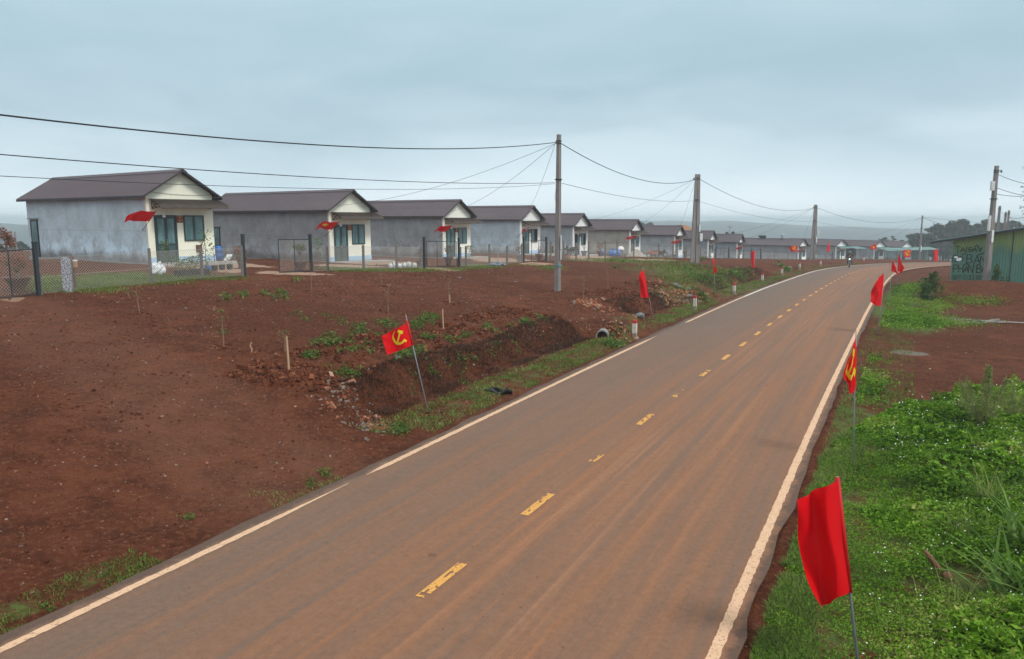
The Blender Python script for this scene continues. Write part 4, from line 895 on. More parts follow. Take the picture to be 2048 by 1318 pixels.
# right side of the road
q, tp, dd = pole_points((1706, 930), (1712, 670))
make_flag('drooping red hammer and sickle flag over the right edge line', q, P(1712, 668, dd), net_from(dd, [[(1712, 672), (1713.5, 715), (1711, 780)], [(1707.5, 690), (1704, 735), (1700, 787)], [(1699.5, 708), (1694, 742), (1697, 768)], [(1693, 735), (1688, 755), (1691, 762)]], [(0, 0, 0), (-.16, -.16, -.1), (-.05, -.12, .0), (-.25, -.2, -.2)]),
          lambda u, v, a: hs_emblem(u*.95+.02, v*.95+.02, 1.0), (.02, 1.2, .6), 1, 17, 60, 84, r=.013)
q, tp, dd = pole_points((1756.6, 671), (1769, 543.5))
make_flag('bright plain red flag beyond the drooping emblem flag', q, tp, net_from(dd, [[(1768.6, 545), (1766.8, 575), (1763.6, 611)], [(1758, 556), (1756, 582), (1752, 611)], [(1748, 568), (1744, 588), (1740, 600)]], [(0, 0, 0), (-.2, -.18, -.1), (-.3, -.1, -.25)]), None, (.045, 1.3, .7), 1, 18, 44, 44)
q, tp, dd = pole_points((1779, 608), (1783.5, 517))
make_flag('red flag hanging in a slanting fold over the road bend', q, tp, net_from(dd, [[(1783.5, 519), (1782.8, 530), (1782, 542.5)], [(1788, 528), (1790, 538), (1791, 545)], [(1794, 541), (1797, 546), (1801.5, 553)]], [(0, 0, 0), (-.2, -.2, -.2), (-.3, -.3, -.3)]), None, (.05, 1.0, .6), 1, 19)
q, tp, dd = pole_points((1793.5, 579), (1796.5, 503))
make_flag('tall dark red flag just behind the slanting one', q, tp, net_from(dd, [[(1796.5, 505), (1795.8, 525), (1795, 543)], [(1800, 520), (1801, 534), (1801, 544)], [(1802.5, 521), (1805.5, 535), (1805, 544)]], [(0, 0, 0), (-.3, -.3, -.3), (-.5, -.5, -.5)]), None, (.06, 1.0, .6), 1, 20)
# flags fixed to the house corners
HF = {0: ('red flag curling from the corner of the nearest house', None, 1.45, .55, 21, 0), 1: ('red star flag stretched from the corner of the second house', star_emblem, 1.35, .50, 22, .05), 2: ('red flag streaming from the corner of the third house', None, 1.15, .30, 23, 0),
      3: ('narrow furled red flag at the corner of the fourth house', None, .12, .5, 24, 0), 5: ('red flag streaming from the beige house corner', None, 1.2, .35, 25, 0), 6: ('red and yellow flag at the corner of the house behind the sand pile', star_emblem, 1.3, .3, 26, 0),
      8: ('short red flag at the door of the house right of the twin pole', None, .9, .35, 27, 0), 9: ('low red flag beside the door of the long grey house', None, 1.2, .35, 28, 0)}
for i, (lab, emb, fly, drop, sd, up) in HF.items():
    f0, f1 = hpt(i, -.06, .18, 1.80), hpt(i, -.10, -1.12, 2.62); dv = f1-f0; h0 = f0+dv*.42; L_ = np.array([-1.0, -.05, 0])
    d_dir = (h0-f1)
    net = [[f1, h0], [f1+L_*fly*.35+np.array([0, .0, .02]), h0+L_*fly*.33+np.array([0, 0, -.02])], [f1+L_*fly*.7+np.array([0, .05, -.03+up]), h0+L_*fly*.62+np.array([0, .05, .06+up])], [f1+L_*fly+np.array([0, 0, -drop*.35]), h0+L_*fly*.85+np.array([0, 0, -drop*.15])]]
    make_flag(lab, f0, f1+dv/np.linalg.norm(dv)*.05, net, emb, (.05, 1.1, .4), 1.5, sd, 40, 24, 'house_flag', 'flag', 'flags on poles at the house corners', r=.016, tip=False, pm=STEEL)
# ------------------------------------------------------------------ fences, gates, pots and yard things
WIRE = simple('galvanised_wire', (.34, .31, .28), (.42, .39, .36), 20, .6, .2); POSTM = simple('fence_post_concrete', (.13, .115, .105), (.21, .19, .175), 7, .9, bmp=.3)
GATEM = simple('gate_steel_paint', (.035, .043, .050), (.05, .06, .07), 10, .5, .3); GRAN = simple('speckled_granite', (.10, .10, .12), (.50, .51, .55), 28, .8, bmp=.3)
GRAN.node_tree.nodes['Color Ramp'].color_ramp.elements[0].position = .46; GRAN.node_tree.nodes['Color Ramp'].color_ramp.elements[1].position = .54
def chain(b, A, B, za, zb, h, pitch, r):
    A, B = np.array(A), np.array(B); L = float(np.hypot(*(B-A))); n = int((L+h)/pitch)
    def pt(s, z):
        t = s/L; return (A[0]+(B[0]-A[0])*t, A[1]+(B[1]-A[1])*t, za+(zb-za)*t+z)
    for k in range(n+1):
        for sg in (1, -1):
            s0 = k*pitch-h if sg > 0 else k*pitch; s1 = s0+h*sg; z0, z1 = 0, h; a, e = s0, s1
            lo, hi = min(a, e), max(a, e)
            if hi <= 0 or lo >= L: continue
            def zat(s): return (s-a)/(e-a)*h
            sa, se = max(0, min(L, a)), max(0, min(L, e)); 
            if abs(sa-se) < .02: continue
            b.tube([pt(sa, .05+zat(sa)), pt(se, .05+zat(se))], r, 3, caps=False)
def fence(pts, lab, h=1.22, pitch=.10, r=.0035, ph=1.35, posts=None, skip_mesh=False):
    pts = [np.array(p[:2], float) for p in pts]; o = np.array([*pts[0], gz(*pts[0])]); t = thing('wire_fence', lab, 'fence', o, 0, 'wire fences along the house plots')
    for i, p in enumerate(posts or pts):
        z = gz(*p)-o[2]; b = MB(); hh = ph*(1+.05*((i*37) % 5-2)/2); w = .055; M = Matrix.Translation((p[0]-o[0], p[1]-o[1], z)) @ Matrix.Rotation(R(30), 4, 'Z') @ Matrix.Rotation(R(((i*53) % 7-3)*.5), 4, 'X')
        b.box((-w, -w, -.4), (w, w, hh-.03), 0, M); b.box((-w*.8, -w*.8, hh-.03), (w*.8, w*.8, hh), 0, M); b.build('fence_post', POSTM, t)
    if not skip_mesh:
        b = MB()
        for a, e in zip(pts[:-1], pts[1:]):
            chain(b, a-o[:2], e-o[:2], gz(*a)-o[2], gz(*e)-o[2], h, pitch, r); 
            for z in (.05, h*.5, h+.04): b.tube([(*(a-o[:2]), gz(*a)-o[2]+z), (*(e-o[:2]), gz(*e)-o[2]+z)], .005, 4, caps=False)
        b.build('wire_mesh', WIRE, t)
    return t
def flp(*us): return [on_fl(u) for u in us]
fence(flp(76, 142, 300, 403, 484), 'chain link fence before the nearest house, between the first two gates', pitch=.105, r=.0048)
fence(flp(655, 727, 793, 843), 'chain link fence across the second plot, white sacks at its right end', pitch=.12, r=.0055)
fence(flp(622, 655), 'short fence piece right beside the open gate of the second plot', pitch=.12, r=.004, posts=[on_fl(655)])
fence(flp(921, 932, 979, 1014, 1044), 'low post fence across the third plot with a grey stone heap', pitch=.14, r=.0055)
fence(flp(1094, 1101, 1127, 1152, 1177), 'post fence just right of the single power pole, motorcycle behind', pitch=.17, r=.004, ph=1.5)
fence(flp(1177, 1210, 1234, 1267, 1317), 'post fence before the beige house and the blue tank', pitch=.2, r=.004, ph=1.6)
fence(flp(1317, 1345, 1372, 1400, 1428), 'post fence around the foot of the twin pole', pitch=.25, r=.0045, ph=1.5)
fence(flp(1458, 1478, 1500), 'dark fence left of the crumpled flag', pitch=.25, r=.005, ph=1.5)
fence(flp(1522, 1548, 1575, 1592), 'fence along the long grey house wall', pitch=.25, r=.006, ph=1.5)
fence(flp(1630, 1650, 1662), 'short far fence right of the third pole', pitch=.3, r=.006, ph=1.4)
fence(flp(1700, 1722, 1738), 'far fence behind the star flag', pitch=.3, r=.007, ph=1.5)
def gate(ua, ub, lab, bars=2, h=1.62, post_l=True, post_r=True, mesh=True, pitch=.11, r=.004, leaf=None, both=False):
    a, e = on_fl(ua), on_fl(ub); o = np.array([*a, gz(*a)]); ang = math.atan2(e[1]-a[1], e[0]-a[0]); L = float(np.hypot(*(e-a))); zb = gz(*e)-o[2]
    t = thing('plot_gate', lab, 'gate', o, ang, 'steel gates of the house plots')
    for on, x, z in ((post_l, 0, 0), (post_r, L, zb)):
        if on: b = MB(); b.box((x-.06, -.06, z-.4), (x+.06, .06, z+h+.22)); b.box((x-.075, -.075, z+h+.22), (x+.075, .075, z+h+.25)); b.build('gate_post', GATEM, t)
    x0, x1 = leaf or (.08, L-.08); zo = max(0, zb)*.0+.06
    b = MB()
    for z in (zo, h): b.tube([(x0, 0, z+zb*x0/L), (x1, 0, z+zb*x1/L)], .024, 6)
    for k in range(bars+1): x = x0+(x1-x0)*k/bars; b.tube([(x, 0, zo+zb*x/L), (x, 0, h+zb*x/L)], .022, 6)
    lf = b.build('gate_frame', GATEM, t)
    if mesh: b = MB(); chain(b, (x0, 0), (x1, 0), zo+zb*x0/L, zo+zb*x1/L, h-.15, pitch, r); b.build('wire_mesh', WIRE, t)
    return t
gate(-95, 72, 'dark steel gate at the left edge with a bonsai pot behind it', 3, leaf=None, pitch=.11, r=.0045)
gate(488, 622, 'steel gate of the second plot, one leaf shut and a gap at its left', 2, leaf=(2.15, 4.2), pitch=.12)
gate(849, 918, 'three bar steel gate of the third plot', 3, leaf=(.25, 3.4), pitch=.16)
gate(1047, 1092, 'steel gate left of the single power pole', 3, pitch=.2)
gate(1431, 1456, 'thin barred gate left of the crumpled flag', 3, pitch=.3)
gate(1502, 1520, 'thin barred gate behind the crumpled flag', 3, pitch=.3)
gate(1664, 1682, 'far gate at the door of the house behind the motorcyclist', 3, pitch=.35)
# stone pillar and letter box by the first fence
q = G(137, 583); t = thing('granite_post', 'squat speckled granite post beside the orange pot at the fence', 'stone post', q, R(20)); b = MB(); b.box((-.15, -.13, -.3), (.15, .13, 1.16)); b.box((-.12, -.10, 1.16), (.11, .10, 1.22)); b.build('shaft', GRAN, t)
q = G(151, 579); t = thing('rusty_post', 'thin rusty iron post holding a small orange tub', 'post', q); b = MB(); b.tube([(0, 0, -.3), (.0, 0, 1.22)], .035, 6); b.build('shaft', simple('rust', (.10, .04, .025), (.16, .07, .04), 10, .9), t)
q2 = q+np.array([.10, -.06, .83]); t = thing('orange_tub', 'orange tub with a white lid hung on the rusty post', 'tub', q2); b = MB(); b.lathe([(0, 0), (.075, 0), (.085, .22), (0, .22)], 12); b.build('body', simple('orange_plastic', (.50, .26, .13), (.55, .30, .16), 5, .5), t); b = MB(); b.lathe([(0, .22), (.092, .22), (.092, .26), (0, .27)], 12); b.build('lid', WHITE, t)
# ---- leaf helper
def leaves(cs, size, asp=.5, up=.4, seed=0, spread=None):
    """cs (n,3) leaf centres -> kite shaped leaf quads with random facing"""
    rg = np.random.default_rng(seed); n = len(cs); s = size*rg.uniform(.6, 1.35, n) if np.isscalar(size) else size
    d = rg.normal(size=(n, 3)); d[:, 2] = np.abs(d[:, 2])*up; d /= np.linalg.norm(d, axis=1)[:, None]
    k = rg.normal(size=(n, 3)); sd = np.cross(d, k); sd /= np.linalg.norm(sd, axis=1)[:, None]+1e-9
    L = d*s[:, None]; W = sd*(s*asp*.5)[:, None]; nn = np.cross(d, sd)*(s*.10)[:, None]
    V = np.stack([cs-L*.5, cs-L*.05+W-nn, cs+L*.5, cs-L*.05-W-nn], 1).reshape(-1, 3); Q_ = np.arange(4*n).reshape(n, 4); tint = np.repeat(rg.uniform(0, 1, n), 4)
    return V, Q_, tint
def leaf_obj(name, cs, size, mat, parent=None, asp=.5, up=.5, seed=0, tint_bias=0):
    V, Q_, t = leaves(np.asarray(cs, float), size, asp, up, seed); return link(name, np_mesh(name, V, Q_, mat, tint=np.clip(t+tint_bias, 0, 1)), parent)
def cloud(n, c, rad, seed, lumps=7, hollow=.4):
    rg = np.random.default_rng(seed); cen = rg.normal(size=(lumps, 3)); cen /= np.linalg.norm(cen, axis=1)[:, None]; cen *= rg.uniform(.25, .75, lumps)[:, None]; k = rg.integers(0, lumps, n)
    d = rg.normal(size=(n, 3)); d /= np.linalg.norm(d, axis=1)[:, None]; p = cen[k]+d*(.42*rg.uniform(hollow, 1, n)**.5)[:, None]; return p*np.array(rad)+np.array(c)
GLEAF = tintmat('green_leaves', [(0, (.035, .075, .014)), (.5, (.075, .135, .026)), (1, (.13, .20, .05))], .6, .25)
RLEAF = tintmat('red_green_leaves', [(0, (.035, .065, .015)), (.32, (.075, .105, .03)), (.36, (.20, .055, .03)), (1, (.36, .11, .06))], .6, .2)
DLEAF = tintmat('dark_leaves', [(0, (.02, .035, .014)), (.7, (.05, .06, .03)), (.75, (.13, .055, .035)), (1, (.18, .08, .05))], .6, .2)
TERRA = simple('brown_glazed_pot', (.085, .034, .022), (.125, .052, .034), 5, .45, spec=.4); GREYPOT = simple('grey_cement_pot', (.14, .135, .135), (.20, .19, .19), 6, .85); BARK = simple('grey_bark', (.12, .095, .078), (.20, .165, .135), 10, .9, stretch=(1, 1, .3)); POTSOIL = simple('pot_soil', (.06, .035, .025), rough=1)
def pot_plant(u, v, wpx, hpx, lw, lh, leafm, lab, potm=TERRA, dep=None, trunk_h=.5, seed=0, n=420, stand=0, two=False, shape=1):
    q = G(u, v) if dep is None else P(u, v, dep); dd = (q-np.array([0, 0, H]))@np.array([0, cT, -sT])
    if dep is not None: q[2] = gz(q[0], q[1])
    k = dd/F; rw = wpx*k/2; rh = hpx*k; t = thing('potted_tree', lab, 'potted plant', q, 0, 'bonsai pots by the gates')
    b = MB(); z0 = stand
    b.lathe([(0, z0), (rw*.50, z0), (rw*.58, z0+rh*.06), (rw*.50, z0+rh*.22), (rw*.62, z0+rh*.40), (rw*.88, z0+rh*.80), (rw*1.0, z0+rh*.90), (rw*1.02, z0+rh), (rw*.90, z0+rh), (rw*.86, z0+rh*.90), (0, z0+rh*.90)], 18); pt = b.build('pot', potm, t, True)
    if stand: b = MB(); b.lathe([(0, -.1), (rw*.62, -.1), (rw*.5, stand*.5), (rw*.6, stand), (0, stand)], 12); b.build('pedestal', potm, t)
    rr = random.Random(seed); zt = z0+rh*.9; th_ = trunk_h*k; W, Hh = lw*k/2, lh*k
    b = MB(); b.tube([(0, 0, zt-.03), (rw*.15, 0, zt+th_*.4), (-rw*.1, .02, zt+th_*.8), (0, 0, zt+th_+Hh*.4)], [rw*.15, rw*.11, rw*.08, rw*.03], 6)
    for a in range(5):
        w = a*1.3+rr.random(); b.tube([(0, 0, zt+th_*.7), (math.cos(w)*W*.55, math.sin(w)*W*.55, zt+th_+Hh*rr.uniform(.2, .6))], [rw*.06, rw*.02], 4)
    b.build('trunk', BARK, t, True)
    pts = cloud(n, (0, 0, zt+th_+Hh*.45), (W*1.05, W*1.0, Hh*.62), seed+5, 8); leaf_obj('foliage', pts, max(.055, .16*W), leafm, t, .55, .5, seed)
    return t
pot_plant(38, 588, 50, 31, 56, 34, RLEAF, 'large bonsai pot with red and green foliage behind the left gate', dep=27.8, trunk_h=16, seed=1, n=900)
pot_plant(484, 549, 23, 24, 40, 22, RLEAF, 'bonsai pot with reddish foliage at the fence end left of the second gate', dep=39.2, trunk_h=4, seed=2, n=700)
pot_plant(601, 538.5, 28, 20, 29, 18, GLEAF, 'bonsai pot with green crown behind the second gate leaf', dep=39.3, trunk_h=20, seed=3, n=700)
pot_plant(839.5, 535.5, 16, 14, 17, 22, DLEAF, 'bonsai pot with dark upright crown left of the third gate', dep=49.2, trunk_h=4, seed=4)
pot_plant(897, 534, 20, 17, 19, 17, DLEAF, 'bonsai pot with dark crown behind the third gate', dep=51.5, trunk_h=11, seed=6)
pot_plant(1038.5, 524, 15, 13, 17, 14, DLEAF, 'dark pot with round reddish crown left of the fourth gate', GREYPOT, dep=59.6, trunk_h=8, seed=7)
pot_plant(1078, 521, 17, 12, 18, 15, RLEAF, 'brown pot with sparse tree right behind the fourth gate', dep=62, trunk_h=4, seed=8, n=220)
pot_plant(1168, 513, 14, 11, 11, 9, DLEAF, 'grey cement pot with a thin plant beside the open doors', GREYPOT, dep=78, trunk_h=6, seed=9, n=130)
pot_plant(1200, 512.5, 14.5, 10.5, 20, 14, RLEAF, 'brown pot with spreading reddish tree in front of the beige wall', dep=80, trunk_h=4, seed=10)
pot_plant(1348, 517, 9, 8, 10, 10, DLEAF, 'grey pot at the door right of the parked motorcycles', GREYPOT, dep=112, trunk_h=3, seed=11, n=160)
pot_plant(1370, 522, 10.5, 6, 11, 9, GLEAF, 'brown pot on a pedestal left of the twin pole', dep=99, trunk_h=2, seed=12, stand=.5)
pot_plant(1411, 520, 8, 6, 11, 7, DLEAF, 'small pot with dark tree just right of the twin pole', GREYPOT, dep=116, trunk_h=5, seed=13, n=200)
pot_plant(1398, 520, 6, 6, 7, 6, DLEAF, 'tiny pot plant close at the right side of the twin pole', GREYPOT, dep=118, trunk_h=6, seed=14, n=120)
pot_plant(1537, 521.5, 7, 5, 9, 8, DLEAF, 'small pot plant by the long grey house wall', GREYPOT, dep=134, trunk_h=2, seed=15, n=150)
pot_plant(1668, 522, 7, 4, 9, 8, DLEAF, 'small bush in a pot behind the far gate', GREYPOT, dep=150, trunk_h=1, seed=16, n=150)
# ---- sacks, trays, seedlings and barrels
SACK = simple('white_woven_sack', (.58, .60, .62), (.74, .76, .78), 8, .7, bmp=.4); BLACKP = simple('black_plastic', (.012, .012, .014), (.022, .022, .024), 10, .5); BLUEP = simple('blue_plastic', (.015, .13, .42), (.02, .16, .48), 4, .35, spec=.5)
def ground_at(u, v, dep):
    q = P(u, v, dep); q[2] = gz(q[0], q[1]); return q
q = ground_at(315, 549, 34.5); t = thing('white_sack', 'crumpled white sack with weeds leaning against the fence inside the first plot', 'sack', q); b = MB(); b.blob((0, 0, .22), .34, 12, 8, .22, 0, 4, (1, .8, .85)); b.blob((.13, .02, .47), .13, 8, 6, .3, 0, 5, (.7, .6, .9)); b.build('bag', SACK, t)
for i, u in enumerate((781, 790, 800, 809, 819, 829)):
    q = ground_at(u, 538, 46.5+i*.4+.25*(i % 2)); t = thing('white_sack', 'white sack in the row along the second plot fence, number %s from the left' % ('one', 'two', 'three', 'four', 'five', 'six')[i], 'sack', q, R(i*40), 'white sacks in a row by the fence'); b = MB(); b.blob((0, 0, .12+.05*(i % 3 == 1)), .16+.02*(i % 2), 10, 6, .28, 0, 20+i, (.85, .75, .85+.3*(i % 3 == 1))); b.build('bag', SACK, t)
q = ground_at(385, 556, 34.6); t = thing('seed_tray', 'long black seed tray lying inside the first fence', 'tray', q, R(62)); b = MB(); b.box((-.78, -.22, 0), (.78, -.19, .26)); b.box((-.78, .19, 0), (.78, .22, .26)); b.box((-.78, -.19, 0), (-.75, .19, .26)); b.box((.75, -.19, 0), (.78, .19, .26)); b.box((-.75, -.19, .0), (.75, .19, .2)); b.build('tray', BLACKP, t)
SEED = []
for i, (u, v, hh, pm, pc) in enumerate(((417, 551, .42, BLUEP, 'blue and white'), (430, 550, .95, BLACKP, 'black'), (445, 549, .85, BLACKP, 'black'), (460, 548, .35, BLACKP, 'black'))):
    q = ground_at(u, v, 37.0+i*.35); t = thing('seedling_pot', ('seedling in a blue and white tub at the fence before the nearest house', 'tall thin seedling in a black bag next to the blue tub', 'leafy seedling in a black bag, third in the row by the fence', 'smallest seedling in a black bag at the right end of the row')[i], 'seedling', q, 0, 'potted seedlings along the first fence')
    b = MB(); b.lathe([(0, 0), (.13, 0), (.16, .24), (.14, .25), (.14, .22), (0, .22)], 10); b.build('pot', pm, t); b = MB(); b.tube([(0, 0, .2), (.02, .01, .2+hh*.5), (-.02, 0, .2+hh)], [.012, .009, .005], 5); b.build('stem', BARK, t)
    rg = np.random.default_rng(i); m_ = 46; zz = .26+hh*rg.random(m_); leaf_obj('foliage', np.stack([rg.normal(size=m_)*.10, rg.normal(size=m_)*.10, zz], 1), .10, GLEAF, t, .45, .4, i)
for i, (u, v, dep, hh, lab) in enumerate(((335, 553, 34.8, 1.45, 'young tree before the door of the nearest house'), (413, 551, 37.5, 1.9, 'tall thin young tree before the window of the nearest house'), (392, 548, 36.5, .75, 'leafy bush behind the tray under the first window'), (366, 549, 36.0, .6, 'low leafy bush left of the tray by the first fence'), (940, 531, 54, 1.3, 'thin sapling with a bent stake in the third plot'), (637, 537, 42, 1.6, 'leaning sapling right of the second gate'), (800, 533, 47.5, 1.6, 'bare stick plant behind the white sacks'))):
    q = ground_at(u, v, dep); t = thing('young_tree', lab, 'young tree', q, i, 'young trees planted in the yards'); b = MB(); b.tube([(0, 0, -.1), (.04, .02, hh*.5), (-.02+.1*(i == 5), 0, hh)], [.02, .015, .006], 5)
    for k in range(4): w = k*1.9; b.tube([(.03, 0, hh*(.35+.15*k)), (.03+.2*math.cos(w), .2*math.sin(w), hh*(.45+.15*k))], [.008, .004], 4)
    b.build('stem', BARK, t); rg = np.random.default_rng(50+i); m_ = {2: 300, 3: 240, 6: 12}.get(i, 90); low = .05 if i in (2, 3) else .42
    sp_ = .32 if i in (2, 3) else .14; leaf_obj('foliage', np.stack([rg.normal(size=m_)*sp_, rg.normal(size=m_)*sp_, hh*(low+(1-low)*rg.random(m_))], 1), .12, GLEAF, t, .5, .5, 60+i, .15)
q = ground_at(437, 517, 47.5); t = thing('blue_barrel', 'upright blue barrel at the right corner of the nearest house', 'barrel', q); b = MB(); b.lathe([(0, 0), (.26, 0), (.28, .08), (.28, .25), (.295, .28), (.28, .31), (.28, .55), (.295, .58), (.28, .61), (.27, .80), (.24, .84), (0, .84)], 14); b.build('body', BLUEP, t, True); b = MB(); b.lathe([(0, .84), (.06, .84), (.06, .88), (0, .88)], 8); b.build('lid', BLUEP, t)
q = ground_at(452, 517, 47); t = thing('white_board', 'white board leaning beside the blue barrel', 'board', q, R(-30)); b = MB(); b.box((-.22, -.02, 0), (.22, .02, .48), 0, Matrix.Rotation(R(-38), 4, 'X')); b.build('panel', WHITE, t)
t = thing('blue_water_tank', 'blue water tank lying on its side before the beige house', 'water tank', ground_at(1229, 514, 90), R(12)); b = MB(); M = Matrix.Translation((0, 0, .42)) @ Matrix.Rotation(math.pi/2, 4, 'Y')
bb = MB(); bb.lathe([(0, -.72), (.30, -.70), (.40, -.60), (.42, -.3), (.44, -.28), (.42, -.26), (.42, .26), (.44, .28), (.42, .3), (.40, .60), (.30, .70), (0, .72)], 16); bb.v = [tuple(M @ Vector(v)) for v in bb.v]; bb.build('body', BLUEP, t, True); b = MB(); b.lathe([(0, .8), (.2, .8), (.2, .92), (.15, .95), (0, .95)], 12); b.build('lid', BLUEP, t)
t = thing('blue_barrel', 'small blue barrel behind the reddish potted tree by the beige wall', 'barrel', ground_at(1204, 511, 84)); b = MB(); b.lathe([(0, 0), (.26, 0), (.28, .3), (.29, .33), (.28, .36), (.27, .66), (0, .68)], 12); b.build('body', BLUEP, t, True)
t = thing('black_tank', 'flat black tank behind the blue water tank', 'tank', ground_at(1228, 510, 95)); b = MB(); b.lathe([(0, 0), (.62, 0), (.66, .5), (.5, .95), (.3, 1.0), (0, 1.0)], 14); b.build('body', simple('dull_dark_tank', (.035, .05, .055), rough=.6), t, True)
t = thing('covered_basket', 'tall woven basket with a white lid behind the blue tank', 'basket', ground_at(1241, 512, 92)); b = MB(); b.lathe([(0, 0), (.36, 0), (.34, .9), (0, .9)], 14); b.build('basket', simple('woven_cane', (.17, .13, .10), (.25, .19, .14), 22, .9, stretch=(1, 1, 3)), t); b = MB(); b.lathe([(.40, .9), (.42, 1.0), (.30, 1.25), (0, 1.33)], 14); b.lathe([(0, .9), (.40, .9)], 14); b.build('lid', WHITE, t)
SANDM = simple('pale_sand_and_gravel', (.21, .205, .205), (.46, .40, .32), .45, .95, bmp=.5)
t = thing('sand_pile', 'pale heap of sand and gravel at the foot of the beige house corner', 'sand pile', ground_at(1273, 517, 93)); rgn = np.random.default_rng(3); b = MB(); prof = [(0, .95), (.25, .88), (.6, .62), (1.0, .30), (1.35, .05), (1.5, -.3)]; b.lathe(prof[::-1], 28); b.v = [(x*(1+.14*math.sin(3*math.atan2(y, x)))+.0, y, z*(1+.1*math.sin(5*math.atan2(y, x)+1))+rgn.normal()*.015) for x, y, z in b.v]; b.build('heap', SANDM, t, True)
t = thing('stone_heap', 'small heap of bluish grey stones at the third plot fence', 'stone heap', ground_at(994, 531, 53.5)); b = MB(); rgn = random.Random(5)
for k in range(46): a = rgn.random()*6.28; rd = rgn.random()**.5*.42; b.blob((rd*math.cos(a)*1.4, rd*math.sin(a), .05+.26*(1-rd/.42)*rgn.random()), rgn.uniform(.05, .10), 6, 4, .25, 0, k)
b.build('stones', simple('blue_grey_stone', (.17, .21, .25), (.27, .31, .35), 9, .9), t)
t = thing('wooden_trestle', 'leaning timber trestle with a dark cloth beside the single power pole', 'trestle', ground_at(1108, 518, 72)); b = MB()
for x in (-.45, .55): b.tube([(x, 0, 0), (x*.6, .1, 1.1)], .035, 5)
b.tube([(-.5, .1, 1.08), (.5, .1, 1.1)], .035, 5); b.build('timber', simple('pale_timber', (.33, .23, .14), (.44, .32, .21), 8, .8), t); b = MB(); b.sheet(lambda a, e: (-.42+.38*a, .13-.02*math.sin(a*9), 1.12-.75*e), 6, 6, (0, -.03, 0)); b.build('cloth', BLACKP, t)
t = thing('pipe_stand', 'short standpipe with a bent top behind the low post fence', 'standpipe', ground_at(996, 527, 57)); b = MB(); b.tube([(0, 0, -.1), (0, 0, .78), (.06, 0, .84), (.22, 0, .84)], .03, 6); b.build('pipe', CONCR, t)
# ---- road marker posts and pipe culverts
MKW = simple('chipped_white_post_paint', (.50, .44, .38), (.72, .66, .60), 7, .8, stretch=(1, 1, .5)); MKR = simple('red_post_paint', (.42, .03, .02), (.50, .05, .035), 6, .7); MKB = simple('bare_post_foot', (.23, .17, .13), (.33, .25, .20), 8, .9)
for i, (u, v, hh, lab) in enumerate(((1269, 675, .70, 'nearest red capped marker post beside the culvert pipe'), (1389.5, 619, .72, 'red capped marker post right of the second culvert pipe, foot chipped'), (1468, 588, .68, 'red capped marker post right of the narrow furled flag'), (1524.5, 564, .68, 'red capped marker post right of the crumpled flag'), (1563.5, 550.5, .68, 'red capped marker post left of the third culvert pipe'), (1599, 538, .66, 'red capped marker post under the far emblem flag'), (1641, 531.5, .66, 'red capped marker post in front of the third pole'), (1727.5, 522.8, .75, 'farthest red capped marker post left of the star flag'))):
    q = G(u, v); t = thing('marker_post', lab, 'marker post', q, R(-27-i*2), 'red capped marker posts along the road'); w = .078
    b = MB(); b.box((-w, -w, .18), (w, w, hh-.135)); b.build('shaft', MKW, t); b = MB(); b.box((-w-.001, -w-.001, -.3), (w+.001, w+.001, .18)); b.build('foot', MKB, t)
    b = MB(); b.add([(-w-.002, -w-.002, hh-.135), (w+.002, -w-.002, hh-.135), (w+.002, w+.002, hh-.135), (-w-.002, w+.002, hh-.135), (-w-.002, -w-.002, hh-.02), (w+.002, -w-.002, hh-.02), (w+.002, w+.002, hh-.02), (-w-.002, w+.002, hh-.02), (-w*.8, -w*.8, hh), (w*.8, -w*.8, hh), (w*.8, w*.8, hh), (-w*.8, w*.8, hh)], [(0, 1, 5, 4), (1, 2, 6, 5), (2, 3, 7, 6), (3, 0, 4, 7), (4, 5, 9, 8), (5, 6, 10, 9), (6, 7, 11, 10), (7, 4, 8, 11), (8, 9, 10, 11), (3, 2, 1, 0)]); b.build('cap', MKR, t)
    b = MB(); b.lathe([(.20, -.1), (.17, .025), (0, .03)], 10); b.build('footing', MKB, t)
PIPEC = simple('culvert_concrete', (.20, .19, .185), (.30, .285, .275), 6, .9)
for i, (u, v, dep, rad, lab) in enumerate(((1206, 671, 30.9, .26, 'nearest concrete culvert pipe opening in the ditch'), (1372.5, 608, 43.6, .25, 'culvert pipe opening among brick rubble'), (1578, 538.5, 78, .30, 'farthest culvert pipe opening near the third pole'))):
    q = P(u, v, dep); s0, d0, zr0 = road_sd(q[0], q[1]); tt = np.array([np.interp(s0[0], S_ARR, _T[:, 0]), np.interp(s0[0], S_ARR, _T[:, 1])]); t = thing('culvert_pipe', lab, 'culvert pipe', q, math.atan2(.35*tt[1]+.65*q[1]/math.hypot(q[0], q[1]), .35*tt[0]+.65*q[0]/math.hypot(q[0], q[1])), 'culvert pipes under the track mouths'); n = 24; b = MB()
    prof = [(-.28, rad), (-.28, rad*.80), (1.5, rad*.80)]; prof_o = [(1.5, rad), (-.28, rad)]
    for (xa, ra), (xb, rb), mi in ((prof_o[1], prof[1], 0), (prof[1], prof[2], 0), (prof_o[0], prof_o[1], 0)):
        vs = [(xa, ra*math.cos(w), ra*math.sin(w)) for w in np.linspace(0, 2*math.pi, n, endpoint=False)]+[(xb, rb*math.cos(w), rb*math.sin(w)) for w in np.linspace(0, 2*math.pi, n, endpoint=False)]; b.add(vs, [(j, (j+1) % n, n+(j+1) % n, n+j) for j in range(n)], mi)
    b.add([(1.45, rad*.81*math.cos(w), rad*.81*math.sin(w)) for w in np.linspace(0, 2*math.pi, n, endpoint=False)], [tuple(range(n))]); b.build('pipe', PIPEC, t, False)
